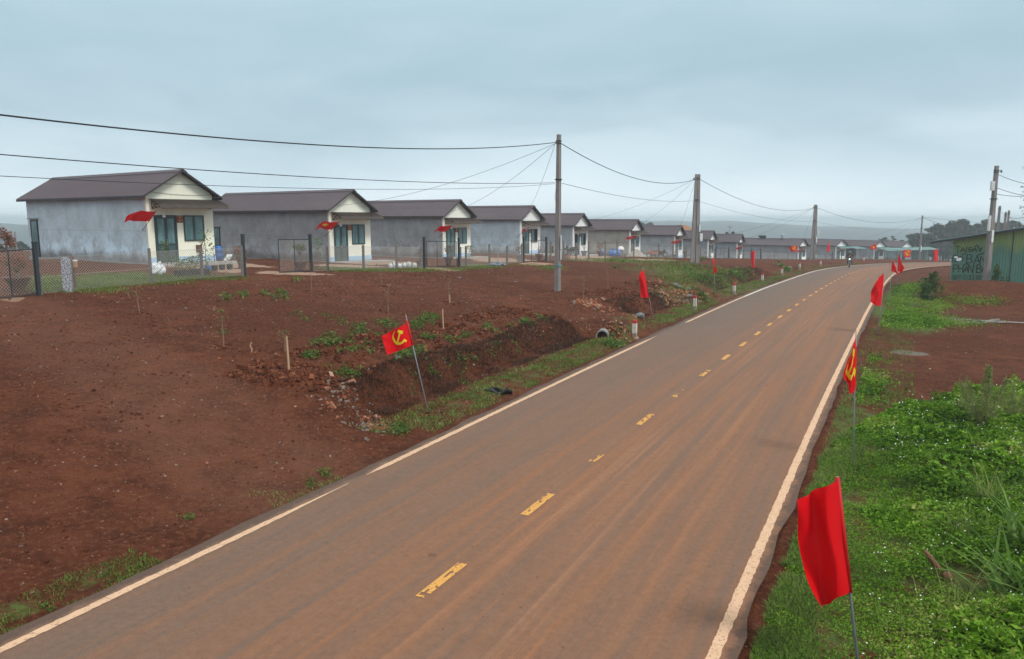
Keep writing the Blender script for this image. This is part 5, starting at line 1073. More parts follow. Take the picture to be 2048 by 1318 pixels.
# ------------------------------------------------------------------ plants of the verges and fields
def proj(p):
    q = p-np.array([0, 0, H]); x = q[:, 0]; zc = q[:, 1]*cT-q[:, 2]*sT; yc = -(q[:, 1]*sT+q[:, 2]*cT); return CX+F*x/zc, CY+F*yc/zc, zc
def in_poly(u, v, poly):
    c = np.zeros(len(u), bool); n = len(poly)
    for i in range(n):
        (x1, y1), (x2, y2) = poly[i], poly[(i+1) % n]
        k = ((y1 > v) != (y2 > v)) & (u < (x2-x1)*(v-y1)/(y2-y1+1e-12)+x1); c ^= k
    return c
def blades(base, hgt, wid, lean, seed, seg=2):
    """grass blades: narrow bent ribbons"""
    rg = np.random.default_rng(seed); n = len(base); a = rg.uniform(0, 2*np.pi, n); dx = np.stack([np.cos(a), np.sin(a), 0*a], 1); sd = np.stack([-np.sin(a), np.cos(a), 0*a], 1)
    ln = (lean*rg.uniform(.3, 1.4, n))[:, None]; hg = (hgt*rg.uniform(.55, 1.3, n))[:, None]; w = (wid*rg.uniform(.7, 1.3, n))[:, None]; V = []
    for k in range(seg+1):
        t = k/seg; c = base+dx*ln*hg*t**1.9+np.array([0, 0, 1.0])*hg*(t-.25*ln*t*t); ww = w*(1-.93*t**1.5)
        V += [c-sd*ww, c+sd*ww]
    V = np.stack(V, 1).reshape(-1, 3); m_ = 2*(seg+1); b = np.arange(n)[:, None]*m_; Q_ = np.concatenate([np.concatenate([b+2*k, b+2*k+1, b+2*k+3, b+2*k+2], 1) for k in range(seg)])
    return V, Q_, np.repeat(rg.uniform(0, 1, n), m_)
WEED = tintmat('weed_leaves', [(0, (.016, .044, .004)), (.28, (.052, .130, .006)), (.6, (.125, .260, .012)), (.93, (.205, .365, .03)), (1, (.32, .35, .09))], .6, .28)
GRASSM = tintmat('grass_blades', [(0, (.045, .085, .013)), (.5, (.105, .175, .026)), (.85, (.18, .24, .05)), (1, (.29, .26, .11))], .65, .25)
DRYG = tintmat('dry_dark_grass', [(0, (.020, .009, .006)), (.6, (.062, .027, .015)), (.9, (.095, .050, .026)), (1, (.055, .075, .02))], .9)
FLOW = simple('white_petals', (.78, .78, .74), rough=.6)
def scatter(n, u0, u1, v0, v1, poly=None, seed=0, near=6, far=60, test=None):
    """random ground points, uniform over the real area seen through a pixel window"""
    rg = np.random.default_rng(seed); out = []; tot = 0
    cor = np.array([atz(u, v, -.1) for u, v in ((u0, v1), (u1, v1), (u0, v0), (u1, v0))]); x0, x1, y0, y1 = cor[:, 0].min(), cor[:, 0].max(), cor[:, 1].min(), min(cor[:, 1].max(), far)
    for _ in range(60):
        x = rg.uniform(x0, x1, n); y = rg.uniform(y0, y1, n); p = np.stack([x, y, np.zeros(n)-.1], 1); u, v, z = proj(p); k = (u > u0) & (u < u1) & (v > v0) & (v < v1)
        if poly is not None: k &= in_poly(u, v, poly)
        if test is not None: k &= test(x, y, rg)
        out.append(p[k]); tot += k.sum()
        if tot >= n: break
    p = np.concatenate(out)[:n]; p[:, 2] = zf(p[:, 0], p[:, 1]); return p
POLYW = [(1500, 1340), (1545, 1235), (1580, 1120), (1618, 1010), (1648, 930), (1690, 872), (1745, 836), (1800, 816), (1870, 806), (1920, 792), (2060, 775), (2300, 850), (2500, 1600), (1480, 1600)]
holes = [G(*p)[:2] for p in ((1885, 945), (1975, 1185), (1935, 1170), (1700, 1000), (2010, 850), (1830, 1180), (1740, 900), (1950, 905))]; hr = [.55, .55, .5, .3, .5, .3, .3, .5]
def weed_test(x, y, rg):
    k = fbm(x*1.1, y*1.1, 4)+rg.uniform(-.12, .2, len(x)) > -.17
    for (hx, hy), r_ in zip(holes, hr): k &= np.hypot(x-hx, y-hy)*(1+.5*fbm(x*3, y*3, 2)) > r_*rg.uniform(.35, 1.25, len(x))
    return k
def verge_keep(x, y, rg): s, d, _ = road_sd(x, y); return (d < -3.80-.12*vnoise(x*2.3, y*2.3))
base = scatter(165000, 1450, 2200, 770, 1420, POLYW, 1, test=lambda x, y, rg: weed_test(x, y, rg) & verge_keep(x, y, rg))
s_w, d_w, _z = road_sd(base[:, 0], base[:, 1]); tall = sstep(4.6, 6.2, -d_w); rg = np.random.default_rng(2)
mound = (.07+.20*tall)*(.35+1.1*vnoise(base[:, 0]*1.7, base[:, 1]*1.7))*(.5+1.0*vnoise(base[:, 0]*5.1, base[:, 1]*5.1))
c = base+np.stack([rg.normal(size=len(base))*.02, rg.normal(size=len(base))*.02, mound*rg.uniform(.25, 1.0, len(base))], 1); dist = np.hypot(base[:, 0], base[:, 1])
sz = (.034+.0012*dist)*rg.uniform(.45, 1.5, len(base))*(1+.9*(vnoise(base[:, 0]*.75+3, base[:, 1]*.75) > .62))*(.65+.5*tall)
Vv, Qq, tn = leaves(c, sz, .55, .55, 3); pt_ = np.repeat(.30+1.1*(fbm(base[:, 0]*.9, base[:, 1]*.9, 4)), 4); tn = np.clip(tn*.62+pt_, 0, 1)
o = link('weeds', np_mesh('weeds', Vv, Qq, WEED, tint=tn)); tag(o, kind='stuff')
fb = base[(rg.random(len(base)) < .0045) & (tall > .12) & (vnoise(base[:, 0]*.8+9, base[:, 1]*.8) > .28)]; mnd = (.07+.20)*(.35+1.1*vnoise(fb[:, 0]*1.7, fb[:, 1]*1.7))*(.5+1.0*vnoise(fb[:, 0]*5.1, fb[:, 1]*5.1))
fc = fb+np.stack([0*mnd, 0*mnd, mnd+.03+.05*rg.random(len(fb))], 1); V1, Q1, _t = leaves(fc, .012+.0009*np.hypot(fb[:, 0], fb[:, 1]), .9, .8, 8); V2, Q2, _t = leaves(fc, .012+.0009*np.hypot(fb[:, 0], fb[:, 1]), .9, .2, 9)
o = link('white_flowers', np_mesh('white_flowers', np.concatenate([V1, V2]), np.concatenate([Q1, Q2+len(V1)]), FLOW)); tag(o, kind='stuff')
def grass_obj(name, base, h, w, lean, seed, mat, bias=0.0, patch=.8):
    V_, Q_, t_ = blades(base, h, w, lean, seed); nb = len(base); rep = len(V_)//nb; pf = np.repeat(fbm(base[:, 0]*.8, base[:, 1]*.8, 3), rep)
    o = link(name, np_mesh(name, V_, Q_, mat, tint=np.clip(t_*.7+.18+bias+patch*pf, 0, 1))); tag(o, kind='stuff'); return o
rg = np.random.default_rng(11)
def along(n, s0, s1, d0, d1, seed, thr=-.1, fr=1.0):
    rg = np.random.default_rng(seed); s = rg.uniform(s0, s1, n*3); d = rg.uniform(d0, d1, n*3); p = road_xyz(s, d); k = (fbm(p[:, 0]*fr, p[:, 1]*fr, 4)+rg.uniform(-.16, .16, n*3) > thr) ; p = p[k][:n]; p[:, 2] = zf(p[:, 0], p[:, 1]); return p
gb = np.concatenate([scatter(26000, 1450, 1900, 800, 1420, [(1490, 1340), (1530, 1235), (1570, 1100), (1605, 1000), (1640, 920), (1690, 865), (1730, 900), (1650, 1060), (1620, 1180), (1640, 1340)], 4, test=lambda x, y, rg: (fbm(x*1.4, y*1.4, 4) > -.10) & verge_keep(x, y, rg)), along(9000, 12, 60, -5.6, -3.85, 12, .03), along(3000, 8, 16, -5.6, -3.85, 24, -.05)])
wt = base[(rg.random(len(base)) < .05) & (tall > .2) & (vnoise(base[:, 0]*1.3+20, base[:, 1]*1.3) > .45)]; grass_obj('weed_grass', wt, .26, .0045, .8, 77, GRASSM, .0)
grass_obj('verge_grass', gb, .085, .0065, .8, 5, GRASSM, .05)
gb = np.concatenate([along(6200, 5.5, 21, 4.05, 5.3, 13, .03, 1.5), along(2600, 5.5, 21, 5.0, 5.6, 23, .0, 1.2), along(6500, 25.5, 36, 4.1, 5.5, 14, .02, 1.4), along(7500, 40, 64, 4.1, 5.6, 15, .02, 1.2), along(3500, 66, 100, 4.1, 5.8, 16, .05)])
grass_obj('left_verge_grass', gb, .075, .009, .7, 6, GRASSM, .02)
gb = np.concatenate([along(5200, -8.5, -1.0, 3.85, 4.6, 17, .05, 1.6), along(900, 1.2, 3, 3.9, 4.9, 18, .06)])
grass_obj('edge_tufts', gb, .045, .006, .9, 7, GRASSM, .05)
pts = []
for i, (u, v, ru, rv, n) in enumerate(((1800, 630, 60, 25, 5200), (1850, 642, 55, 14, 3600), (1870, 612, 40, 14, 1500), (1790, 590, 45, 18, 2600), (1838, 575, 40, 12, 1400), (1880, 600, 60, 5, 500), (1960, 605, 55, 5, 700), (1920, 648, 60, 5, 700), (1730, 720, 20, 10, 500), (1735, 760, 22, 14, 700), (1725, 790, 25, 12, 700), (1690, 800, 10, 6, 150))):
    rgl = np.random.default_rng(30+i); uu = u+rgl.normal(size=260)*ru*.55; vv = v+rgl.normal(size=260)*rv*.55; cen = np.array([G(a, max(e, 560)) for a, e in zip(uu[:70], vv[:70])]); k = rgl.integers(0, 70, n); p = cen[k]+np.stack([rgl.normal(size=n)*.28, rgl.normal(size=n)*.35, 0*k], 1); p = p[road_sd(p[:, 0], p[:, 1])[1] < -4.2]; p[:, 2] = zf(p[:, 0], p[:, 1]); pts.append(p)
pts = np.concatenate(pts); rg = np.random.default_rng(40); hh = .05+.20*vnoise(pts[:, 0]*1.3, pts[:, 1]*1.3); V_, Q_, t_ = leaves(pts+np.stack([0*hh, 0*hh, hh*rg.random(len(pts))], 1), .10, .5, .7, 41); o = link('yard_weeds', np_mesh('yard_weeds', V_, Q_, WEED, tint=np.clip(t_*.7+.25+np.repeat(fbm(pts[:, 0]*.7, pts[:, 1]*.7, 3), 4), 0, 1))); tag(o, kind='stuff')
# grass of the first plot and along the fence line
def area_grass(items, seed):
    out = []
    for i, (u, v, ru, rv, n) in enumerate(items):
        rgl = np.random.default_rng(seed+i); cen = np.array([G(u+rgl.uniform(-1, 1)*ru, v+rgl.uniform(-1, 1)*rv) for _ in range(60)]); k = rgl.integers(0, 60, n); p = cen[k]+np.stack([rgl.normal(size=n)*.35, rgl.normal(size=n)*.35, 0*k], 1); p[:, 2] = zf(p[:, 0], p[:, 1]); out.append(p)
    return np.concatenate(out)
grass_obj('plot_grass', area_grass([(160, 568, 85, 14, 8000), (250, 560, 70, 11, 7000), (110, 578, 30, 6, 900), (330, 560, 50, 6, 1500), (420, 556, 60, 4, 1200), (700, 540, 60, 3, 2200), (800, 541, 60, 3, 1400), (880, 540, 50, 2, 900), (960, 536, 40, 2, 800), (1105, 537, 22, 4, 700), (1040, 530, 40, 2, 400)], 70), .10, .012, .6, 8, GRASSM, .05)
grass_obj('field_grass', area_grass([(1260, 521, 90, 4, 900), (1330, 530, 60, 8, 900), (1390, 545, 60, 14, 2200), (1420, 552, 40, 10, 1400), (1365, 565, 30, 14, 900), (1350, 590, 30, 12, 700), (1480, 545, 25, 4, 500), (1185, 520, 60, 3, 400)], 90), .16, .022, .6, 9, GRASSM, 0)
# small weed clumps on the red field
CL = [(620, 712, 14, 260), (810, 712, 18, 420), (710, 750, 16, 260), (640, 690, 30, 150), (680, 680, 40, 240), (730, 665, 40, 260), (705, 700, 30, 180), (760, 680, 30, 160), (850, 640, 22, 200), (835, 655, 20, 160), (870, 635, 10, 90), (855, 675, 12, 160), (920, 680, 30, 160), (1054, 648, 8, 130), (1080, 640, 8, 60), (980, 660, 30, 160), (560, 592, 16, 130), (490, 594, 12, 60), (470, 600, 20, 60), (530, 590, 8, 60), (600, 560, 8, 30), (450, 668, 10, 30), (378, 1038, 5, 50), (690, 735, 40, 130), (840, 700, 20, 130), (655, 640, 60, 80), (780, 655, 30, 150), (930, 725, 40, 120), (860, 760, 60, 200), (1000, 700, 40, 90), (652, 950, 12, 90), (635, 968, 14, 70), (1230, 690, 30, 260), (800, 862, 22, 420), (1400, 600, 20, 120), (1380, 540, 30, 90), (1568, 540, 10, 130), (1480, 550, 14, 260), (1240, 540, 10, 40), (95, 1220, 20, 60)]
pp = []
for i, (u, v, ru, n) in enumerate(CL):
    n = int(n*.95); rgl = np.random.default_rng(120+i); m_ = max(3, n//26); cen = np.array([G(u+rgl.normal()*ru*.5, v+rgl.normal()*ru*.22) for _ in range(m_)]); k = rgl.integers(0, m_, n); dst = np.hypot(cen[k, 0], cen[k, 1]); p = cen[k]+np.stack([rgl.normal(size=n), rgl.normal(size=n), 0*k], 1)*(.004*dst)[:, None]; p[:, 2] = zf(p[:, 0], p[:, 1])+rgl.random(n)*.006*dst; pp.append(p)
pp = np.concatenate(pp); V_, Q_, t_ = leaves(pp, .0042*np.hypot(pp[:, 0], pp[:, 1])*np.random.default_rng(4).uniform(.5, 1.4, len(pp)), .45, .7, 55); FWEED = tintmat('dusty_field_weeds', [(0, (.034, .062, .012)), (.5, (.090, .150, .024)), (1, (.18, .24, .06))], .7, .25); o = link('field_weeds', np_mesh('field_weeds', V_, Q_, FWEED, tint=np.clip(t_*.8+.1, 0, 1))); tag(o, kind='stuff')
# dry dark growth on the ditch bank
dg = np.concatenate([along(17000, 6.8, 20.3, 5.6, 7.2, 19, -.12), along(8000, 26, 35, 5.8, 7.3, 20, -.09), along(11000, 42, 62, 5.8, 7.4, 21, -.1)]); grass_obj('dry_bank_grass', dg, .13, .006, 1.1, 22, DRYG, -.05, .5)
# ------------------------------------------------------------------ stones, bricks and clods (uncountable)
def pebbles(name, base, size, mats, seed, flat=.6, brick=False):
    rg = np.random.default_rng(seed); n = len(base)
    if brick: tp = np.array([[x, y, z] for z in (-1, 1) for x, y in ((-1, -1), (1, -1), (1, 1), (-1, 1))], float)*[1, .55, .32]; fq = np.array([(0, 3, 2, 1), (4, 5, 6, 7), (0, 1, 5, 4), (1, 2, 6, 5), (2, 3, 7, 6), (3, 0, 4, 7)])
    else: tp = np.array([[x, y, z] for z in (-1, 1) for x, y in ((-1, -1), (1, -1), (1, 1), (-1, 1))], float)*[.62, .62, .55]; fq = np.array([(0, 3, 2, 1), (4, 5, 6, 7), (0, 1, 5, 4), (1, 2, 6, 5), (2, 3, 7, 6), (3, 0, 4, 7)])
    ax = rg.normal(size=(n, 3)); ax[:, 2] += 2.5 if not brick else .8; ax /= np.linalg.norm(ax, axis=1)[:, None]; x = np.cross(ax, rg.normal(size=(n, 3))); x /= np.linalg.norm(x, axis=1)[:, None]; y = np.cross(ax, x); s = size*np.clip(rg.lognormal(0, .45, n), .3, 2.1)
    j = 1+.26*np.clip(rg.normal(size=(n, 8, 1)), -1.8, 1.8)*(0.3 if brick else 1); sc = np.stack([rg.uniform(.7, 1.3, n), rg.uniform(.6, 1.1, n), np.full(n, flat)*rg.uniform(.7, 1.3, n)], 1)
    L = tp[None]*j*sc[:, None, :]*s[:, None, None]; V_ = base[:, None, :]+L[..., 0:1]*x[:, None]+L[..., 1:2]*y[:, None]+L[..., 2:3]*ax[:, None]
    Q_ = (np.arange(n)[:, None, None]*8+fq[None]).reshape(-1, 4); t_ = np.repeat(rg.random(n), 8); o = link(name, np_mesh(name, V_.reshape(-1, 3), Q_, mats, tint=t_)); tag(o, kind='stuff'); return o
STONE = tintmat('field_stones', [(0, (.10, .045, .028)), (.55, (.16, .075, .048)), (.72, (.24, .16, .12)), (.86, (.20, .185, .175)), (.93, (.30, .22, .17)), (.97, (.40, .12, .055)), (.985, (.34, .14, .08)), (1, (.50, .46, .40))], .9, 0, .1)
CLOD = tintmat('soil_clods', [(0, (.055, .018, .010)), (.6, (.12, .038, .019)), (1, (.19, .075, .042))], 1.0, 0, .05)
BRICK = tintmat('broken_bricks', [(0, (.22, .07, .036)), (.5, (.34, .13, .068)), (.8, (.36, .22, .15)), (1, (.16, .145, .14))], .9, 0, .1)
def field_pts(n, seed, s0, s1, d0, d1, pw=1.0):
    rg = np.random.default_rng(seed); s = s0+(s1-s0)*rg.random(n)**pw; d = d0+(d1-d0)*rg.random(n); p = road_xyz(s, d); p[:, 2] = zf(p[:, 0], p[:, 1]); return p
b1 = field_pts(9000, 1, -14, 24, 4.3, 20); k = fbm(b1[:, 0]*.35, b1[:, 1]*.35, 3)+np.random.default_rng(1).uniform(-.2, .2, len(b1)) > -.05; pebbles('field_stones', b1[k], .018, STONE, 1)
b1 = field_pts(3000, 2, 4, 60, 4.6, 24); pebbles('far_field_stones', b1, .028, STONE, 2)
b1 = field_pts(26000, 31, -14, 26, 4.2, 19); pebbles('fine_clods', b1, .012, CLOD, 31, .8)
b1 = field_pts(16000, 3, -14, 30, 4.2, 20); k = fbm(b1[:, 0]*.5+4, b1[:, 1]*.5, 4)+np.random.default_rng(2).uniform(-.16, .16, len(b1)) > 0; pebbles('soil_clods', b1[k], .024, CLOD, 3, .8)
b1 = np.concatenate([field_pts(5200, 4, 5.5, 20.5, 6.9, 9.6), field_pts(2000, 5, 26, 36, 6.4, 9.0), field_pts(900, 6, 42, 62, 6.4, 8.6)]); k = fbm(b1[:, 0]*.9, b1[:, 1]*.9, 4)+np.random.default_rng(3).uniform(-.1, .1, len(b1)) > -.02; pebbles('bank_clods', b1[k], .050, CLOD, 4, .85)
b1 = field_pts(2400, 7, 11, 60, -18, -4.4); pebbles('right_yard_stones', b1, .018, STONE, 5)
def heap(items, seed, cnt):
    out = []
    for i, (u, v, ru, rv, n) in enumerate(items):
        rgl = np.random.default_rng(seed+i); k = min(n, 40); cen = np.array([G(u+rgl.normal()*ru*.5, v+rgl.normal()*rv*.5) for _ in range(k)]); ii_ = rgl.integers(0, k, n); p = cen[ii_]+np.stack([rgl.normal(size=n)*.30, rgl.normal(size=n)*.30, 0*ii_], 1); p[:, 2] = zf(p[:, 0], p[:, 1])+.01+.03*rgl.random(n); out.append(p)
    return np.concatenate(out)
pebbles('brick_rubble', heap([(1178, 609, 14, 6, 90), (1200, 617, 10, 3, 16), (1330, 585, 16, 6, 130), (1345, 600, 14, 10, 150), (1375, 592, 20, 10, 120), (1250, 628, 12, 3, 14), (1240, 665, 20, 8, 30), (1405, 588, 14, 3, 20), (1318, 565, 8, 3, 14), (735, 858, 34, 14, 12), (705, 822, 24, 20, 6), (660, 760, 30, 14, 10)], 200, 0), .062, BRICK, 6, 1, True)
pebbles('ditch_stones', heap([(745, 855, 24, 12, 170), (700, 820, 26, 20, 150), (1350, 575, 24, 10, 60), (1210, 655, 24, 14, 70), (1060, 652, 50, 12, 160), (1180, 650, 40, 10, 90), (1380, 590, 16, 8, 50), (690, 790, 20, 20, 90)], 300, 0), .026, STONE, 7, .8)
def boulder(u, v, wpx, lab, sd, sq=(1.2, .9, .7)):
    q = G(u, v); dd = np.linalg.norm(q-np.array([0, 0, H])); r_ = wpx*dd/F/2/1.2; t = thing('boulder', lab, 'rock', q); b = MB(); b.blob((0, 0, r_*.35), r_, 11, 8, .16, 0, sd, sq); b.build('rock', BOULD, t)
BOULD = simple('grey_basalt', (.10, .105, .115), (.24, .24, .24), 7, .9, bmp=.6)
for a in ((1279, 634, 20, 'dark grey boulder left of the nearest marker post, beside the track', 1), (1379, 594, 12, 'grey boulder just above the second culvert pipe', 2), (1356, 603, 9, 'pale boulder left of the second culvert pipe', 3), (1376, 580, 12, 'flat grey boulder at the track edge above the rubble', 4), (1350, 572, 13, 'flat pale boulder up the slope left of the furled flag', 5), (796, 716, 12, 'stone under the emblem flag at the bank top', 6), (919, 557, 8, 'small dark stone alone on the red field before the third gate', 7), (1360, 575, 9, 'small boulder touching the flat pale one up the slope', 8)): boulder(*a)
# ------------------------------------------------------------------ saplings and stakes on the red field
TWIG = simple('thin_brown_twig', (.16, .11, .075), (.24, .17, .12), 10, .9); STK = simple('split_wood_stake', (.38, .235, .13), (.47, .31, .19), 9, .8, stretch=(1, 1, .2))
SAPL = tintmat('sapling_leaves', [(0, (.08, .12, .03)), (.6, (.15, .20, .055)), (.75, (.28, .17, .07)), (1, (.34, .13, .06))], .6, .25)
def sapling(bu, bv, tu, tv, lab, seed, nl=40, lw=.10):
    q = G(bu, bv); dd = (q-np.array([0, 0, H]))@np.array([0, cT, -sT]); tp = P(tu, tv, dd)-q; hh = np.linalg.norm(tp); t = thing('sapling', lab, 'sapling', q, 0, 'thin saplings planted on the red field'); rr = random.Random(seed)
    b = MB(); mid = tp*.5+np.array([rr.uniform(-.04, .04), 0, 0]); b.tube([(0, 0, -.1), mid, tp], [.016, .011, .005], 5)
    for k in range(4):
        f = .5+.12*k; w = rr.uniform(0, 6.28); p0 = tp*f; b.tube([p0, p0+np.array([.16*math.cos(w), .16*math.sin(w), .10])], [.006, .003], 4)
    b.build('stem', TWIG, t); rg = np.random.default_rng(seed); f = rg.uniform(.45, 1.02, nl); leaf_obj('foliage', tp[None]*f[:, None]+np.stack([rg.normal(size=nl)*lw, rg.normal(size=nl)*lw, 0*f], 1), .085, SAPL, t, .4, .5, seed)
for i, a in enumerate(((280, 628, 272, 572, 'thin sapling in the left field before the chain link fence', 30), (448, 694, 443, 618, 'tall leafy sapling left of the short crooked stick', 48), (570, 702, 565, 660, 'drooping sapling beside the upright wooden stake', 26), (624, 583, 621, 520, 'bare sapling right of the second gate on the red field', 22), (764, 572, 762, 527, 'sapling before the row of white sacks', 14), (776, 625, 779, 567, 'reddish leaved sapling above the emblem flag', 34), (898, 604, 898, 558, 'sapling standing over the short pale stake', 12), (1166, 604, 1168, 552, 'fresh green sapling just right of the single power pole', 36), (1216, 580, 1214, 539, 'faint sapling halfway between the single pole and the second flag', 16), (888, 560, 887, 542, 'tiny sapling before the third gate', 8), (1101, 530, 1101, 519, 'tiny light green sapling left of the single power pole', 20), (262, 600, 255, 583, 'tiny bare twig left of the first field sapling', 3), (1021, 548, 1021, 533, 'tiny twig sapling before the low post fence', 5))): sapling(*a[:5], 400+i, a[5])
def stake(bu, bv, tu, tv, r, lab, crook=0.0):
    q = G(bu, bv); dd = (q-np.array([0, 0, H]))@np.array([0, cT, -sT]); tp = P(tu, tv, dd)-q; t = thing('wooden_stake', lab, 'stake', q, 0, 'wooden stakes in the red field'); b = MB(); b.tube([(0, 0, -.15), tp*.35+np.array([crook, 0, 0]), tp*.7-np.array([crook, 0, 0]), tp], [r, r, r*.95, r*.85], 6); b.build('stick', STK, t)
stake(578, 740, 573, 672, .028, 'tall upright wooden stake in the middle of the left field'); stake(501, 705, 503, 685, .020, 'short crooked pale stick left of the tall stake', .03); stake(887, 660, 885, 618, .026, 'straight pale stake right of the emblem flag, farther back'); stake(900, 606, 899, 589, .028, 'short pale stake at the foot of a sapling'); stake(1318, 770-206, 1318, 556, .03, 'stub of a stake on the grassy slope')
_bases = np.array([list(o_.location) for o_ in bpy.data.objects if o_.type == 'EMPTY' and o_.name.split('.')[0] in ('roadside_flag', 'marker_post', 'utility_pole', 'wooden_stake', 'sapling', 'boulder')])
_rg = np.random.default_rng(91); _rep = np.repeat(_bases, 36, 0); _rep[:, :2] += _rg.normal(size=(len(_rep), 2))*.20; _ds = road_sd(_rep[:, 0], _rep[:, 1])[1]; _rep = _rep[np.abs(_ds) > 4.0]; _rep[:, 2] = zf(_rep[:, 0], _rep[:, 1]); pebbles('contact_shade_clods', _rep, .030, CLOD, 92, .85)  # clods added round pole, post and stone feet to imitate contact shadow
# black rag on the verge, white litter
q = G(996, 785); t = thing('black_rag', 'black rag lying on the grass verge by the edge line', 'rag', q); b = MB(); rr = random.Random(3); b.sheet(lambda a, e: ((a-.5)*.62+.08*math.sin(6*e), (e-.5)*.36+.06*math.sin(7*a), .05+.05*math.sin(9*a+5*e)+.04*math.sin(13*e)), 14, 10, (0, 0, -.02)); b.build('cloth', BLACKP, t)
# ------------------------------------------------------------------ grass clumps and tall weeds at the right
def clump(u, v, n, h, w, lean, lab, seed, mat=GRASSM, spread=.12, dep=None, bias=0., seg=5):
    q = G(u, v) if dep is None else ground_at(u, v, dep); t = thing('grass_clump', lab, 'grass clump', q, 0, 'grass clumps in the right foreground'); rg = np.random.default_rng(seed); base = np.stack([rg.normal(size=n)*spread, rg.normal(size=n)*spread, 0*np.arange(n)-.03], 1); V_, Q_, t_ = blades(base, h, w, lean, seed, seg); link('blades', np_mesh('blades', V_, Q_, mat, tint=np.clip(t_*.7+.2+bias, 0, 1)), t)
clump(1978, 1030, 170, .80, .007, .75, 'tall arching grass clump at the right edge above the driftwood', 1, bias=.1); clump(1915, 1105, 90, .80, .0045, .35, 'thin upright bright grass clump beside the driftwood', 2, bias=.1, spread=.10); clump(1958, 1095, 60, .7, .007, .8, 'spreading grass clump between the driftwood and the right edge', 3); clump(1905, 1225, 46, .46, .006, 1.0, 'low arching grass clump at the bottom right', 4, bias=.25, spread=.16); clump(1962, 1215, 34, .55, .006, .9, 'thin bent grass clump under the driftwood', 5, bias=.2, spread=.16)
BROAD = tintmat('broad_blades', [(0, (.04, .09, .015)), (.5, (.10, .19, .035)), (1, (.20, .29, .08))], .6, .25, .08); clump(2040, 1210, 60, .8, .034, 1.0, 'broad bladed plant cut by the right edge at the bottom', 6, BROAD, .16, seg=6); clump(2065, 1120, 60, .9, .03, 1.0, 'broad bladed plant farther up the right edge', 7, BROAD, .2, seg=6)
PLUME = tintmat('feathery_leaves', [(0, (.12, .17, .045)), (.5, (.22, .28, .085)), (.85, (.33, .35, .14)), (1, (.36, .27, .14))], .8, .4)
def plume(u, v, h, wd, n, lab, seed):
    q = G(u, v); t = thing('tall_weed', lab, 'tall weed', q, 0, 'feathery weeds at the right edge'); rg = np.random.default_rng(seed); b = MB(); cs = []
    for k in range(9):
        a = k*2.4; off = wd*.42*rg.random(); hh = h*(1-.75*off/wd)*(1 if k else 1.05); tip = np.array([math.cos(a)*off*1.3, math.sin(a)*off*1.3, hh]) if k else np.array([-.05, 0, h]); b.tube([(0, 0, -.05), tip*.5*np.array([.8, .8, 1]), tip], [.012, .008, .003], 4); m_ = n//9; f = rg.random(m_)**.75; rad = (.03+.26*(1-f))*wd*.9*rg.random(m_)**.6; w = rg.uniform(0, 6.28, m_); cs.append(tip[None]*f[:, None]+np.stack([np.cos(w)*rad, np.sin(w)*rad, .05*rg.normal(size=m_)], 1))
    b.build('stem', TWIG, t); V_, Q_, t_ = leaves(np.concatenate(cs), .085, .16, 1.6, seed); link('foliage', np_mesh('foliage', V_, Q_, PLUME, tint=t_), t)
plume(1966, 862, 1.5, 1.25, 4600, 'tall cone shaped feathery weed at the right edge of the bare yard', 1); plume(1915, 838, .5, .5, 500, 'small feathery weed left of the tall cone shaped one', 2); plume(2022, 850, .95, .7, 1400, 'feathery reddish weed right of the tall cone shaped one', 3)
q = G(1889, 1160); dd = (q-np.array([0, 0, H]))@np.array([0, cT, -sT]); tp = P(1851, 1103, dd-.15)-q; t = thing('driftwood', 'bare reddish log end sticking out of the weeds at bottom right', 'log', q); b = MB(); b.tube([(.06, .1, -.12), (.02, 0, .02), tp*.35+np.array([.01, 0, .01]), tp*.75+np.array([-.01, 0, .02]), tp], [.06, .062, .040, .038, .022], 9); b.blob((.03, -.02, .05), .075, 9, 6, .2, 0, 2); b.tube([(0, 0, .03), (.10, -.10, -.05)], [.04, .03], 6); b.build('log', simple('reddish_dead_wood', (.13, .055, .035), (.27, .13, .085), 6, .85, stretch=(1, 1, .3), bmp=.5), t, True)
DEADB = simple('grey_dead_branch', (.25, .23, .21), (.40, .37, .34), 8, .9)
for i, (pa, pb, r_, lab) in enumerate((((1886, 640), (2010, 647), .030, 'longest pale branch on the ground at the right edge'), ((1905, 652), (2000, 641), .026, 'pale branch crossing the longest one'), ((1935, 648), (2060, 648), .032, 'thick pale branch reaching out of the frame at the right'), ((1898, 645), (1960, 650), .018, 'thin forked branch under the crossing ones'))):
    a, e = G(*pa), G(*pb); L_ = e-a; t = thing('dead_branch', lab, 'branch', a, 0, 'dead branches lying in the right yard'); b = MB(); rr = random.Random(i); ps = [L_*f+np.array([0, rr.uniform(-.06, .06), .05+.06*rr.random()]) for f in np.linspace(0, 1, 7)]; b.tube(ps, [r_*(.55+.5*f) for f in np.linspace(0, 1, 7)], 6)
    for k in (1, 2, 3): b.tube([ps[k], ps[k]+np.array([-.5, .25*(-1)**k, .10])], [r_*.5, r_*.25], 5)
    b.build('branch', DEADB, t)
q = G(1868, 600); t = thing('drooping_shrub', 'dark green shrub drooping over the cut bank left of the green shack', 'shrub', q); dd = 46; rg = np.random.default_rng(8); cs = np.concatenate([cloud(900, (0, .3, .75), (.75, .7, .75), 1, 9), cloud(300, (-.45, -.1, .25), (.5, .4, .35), 2, 5), cloud(160, (-.15, 0, 1.5), (.3, .3, .5), 3, 3)]); leaf_obj('foliage', cs, .16, GLEAF, t, .5, .5, 3, -.15); b = MB(); b.tube([(0, .2, -.2), (.05, .2, .7), (-.15, .1, 1.6)], [.03, .02, .008], 5); b.build('stem', BARK, t)
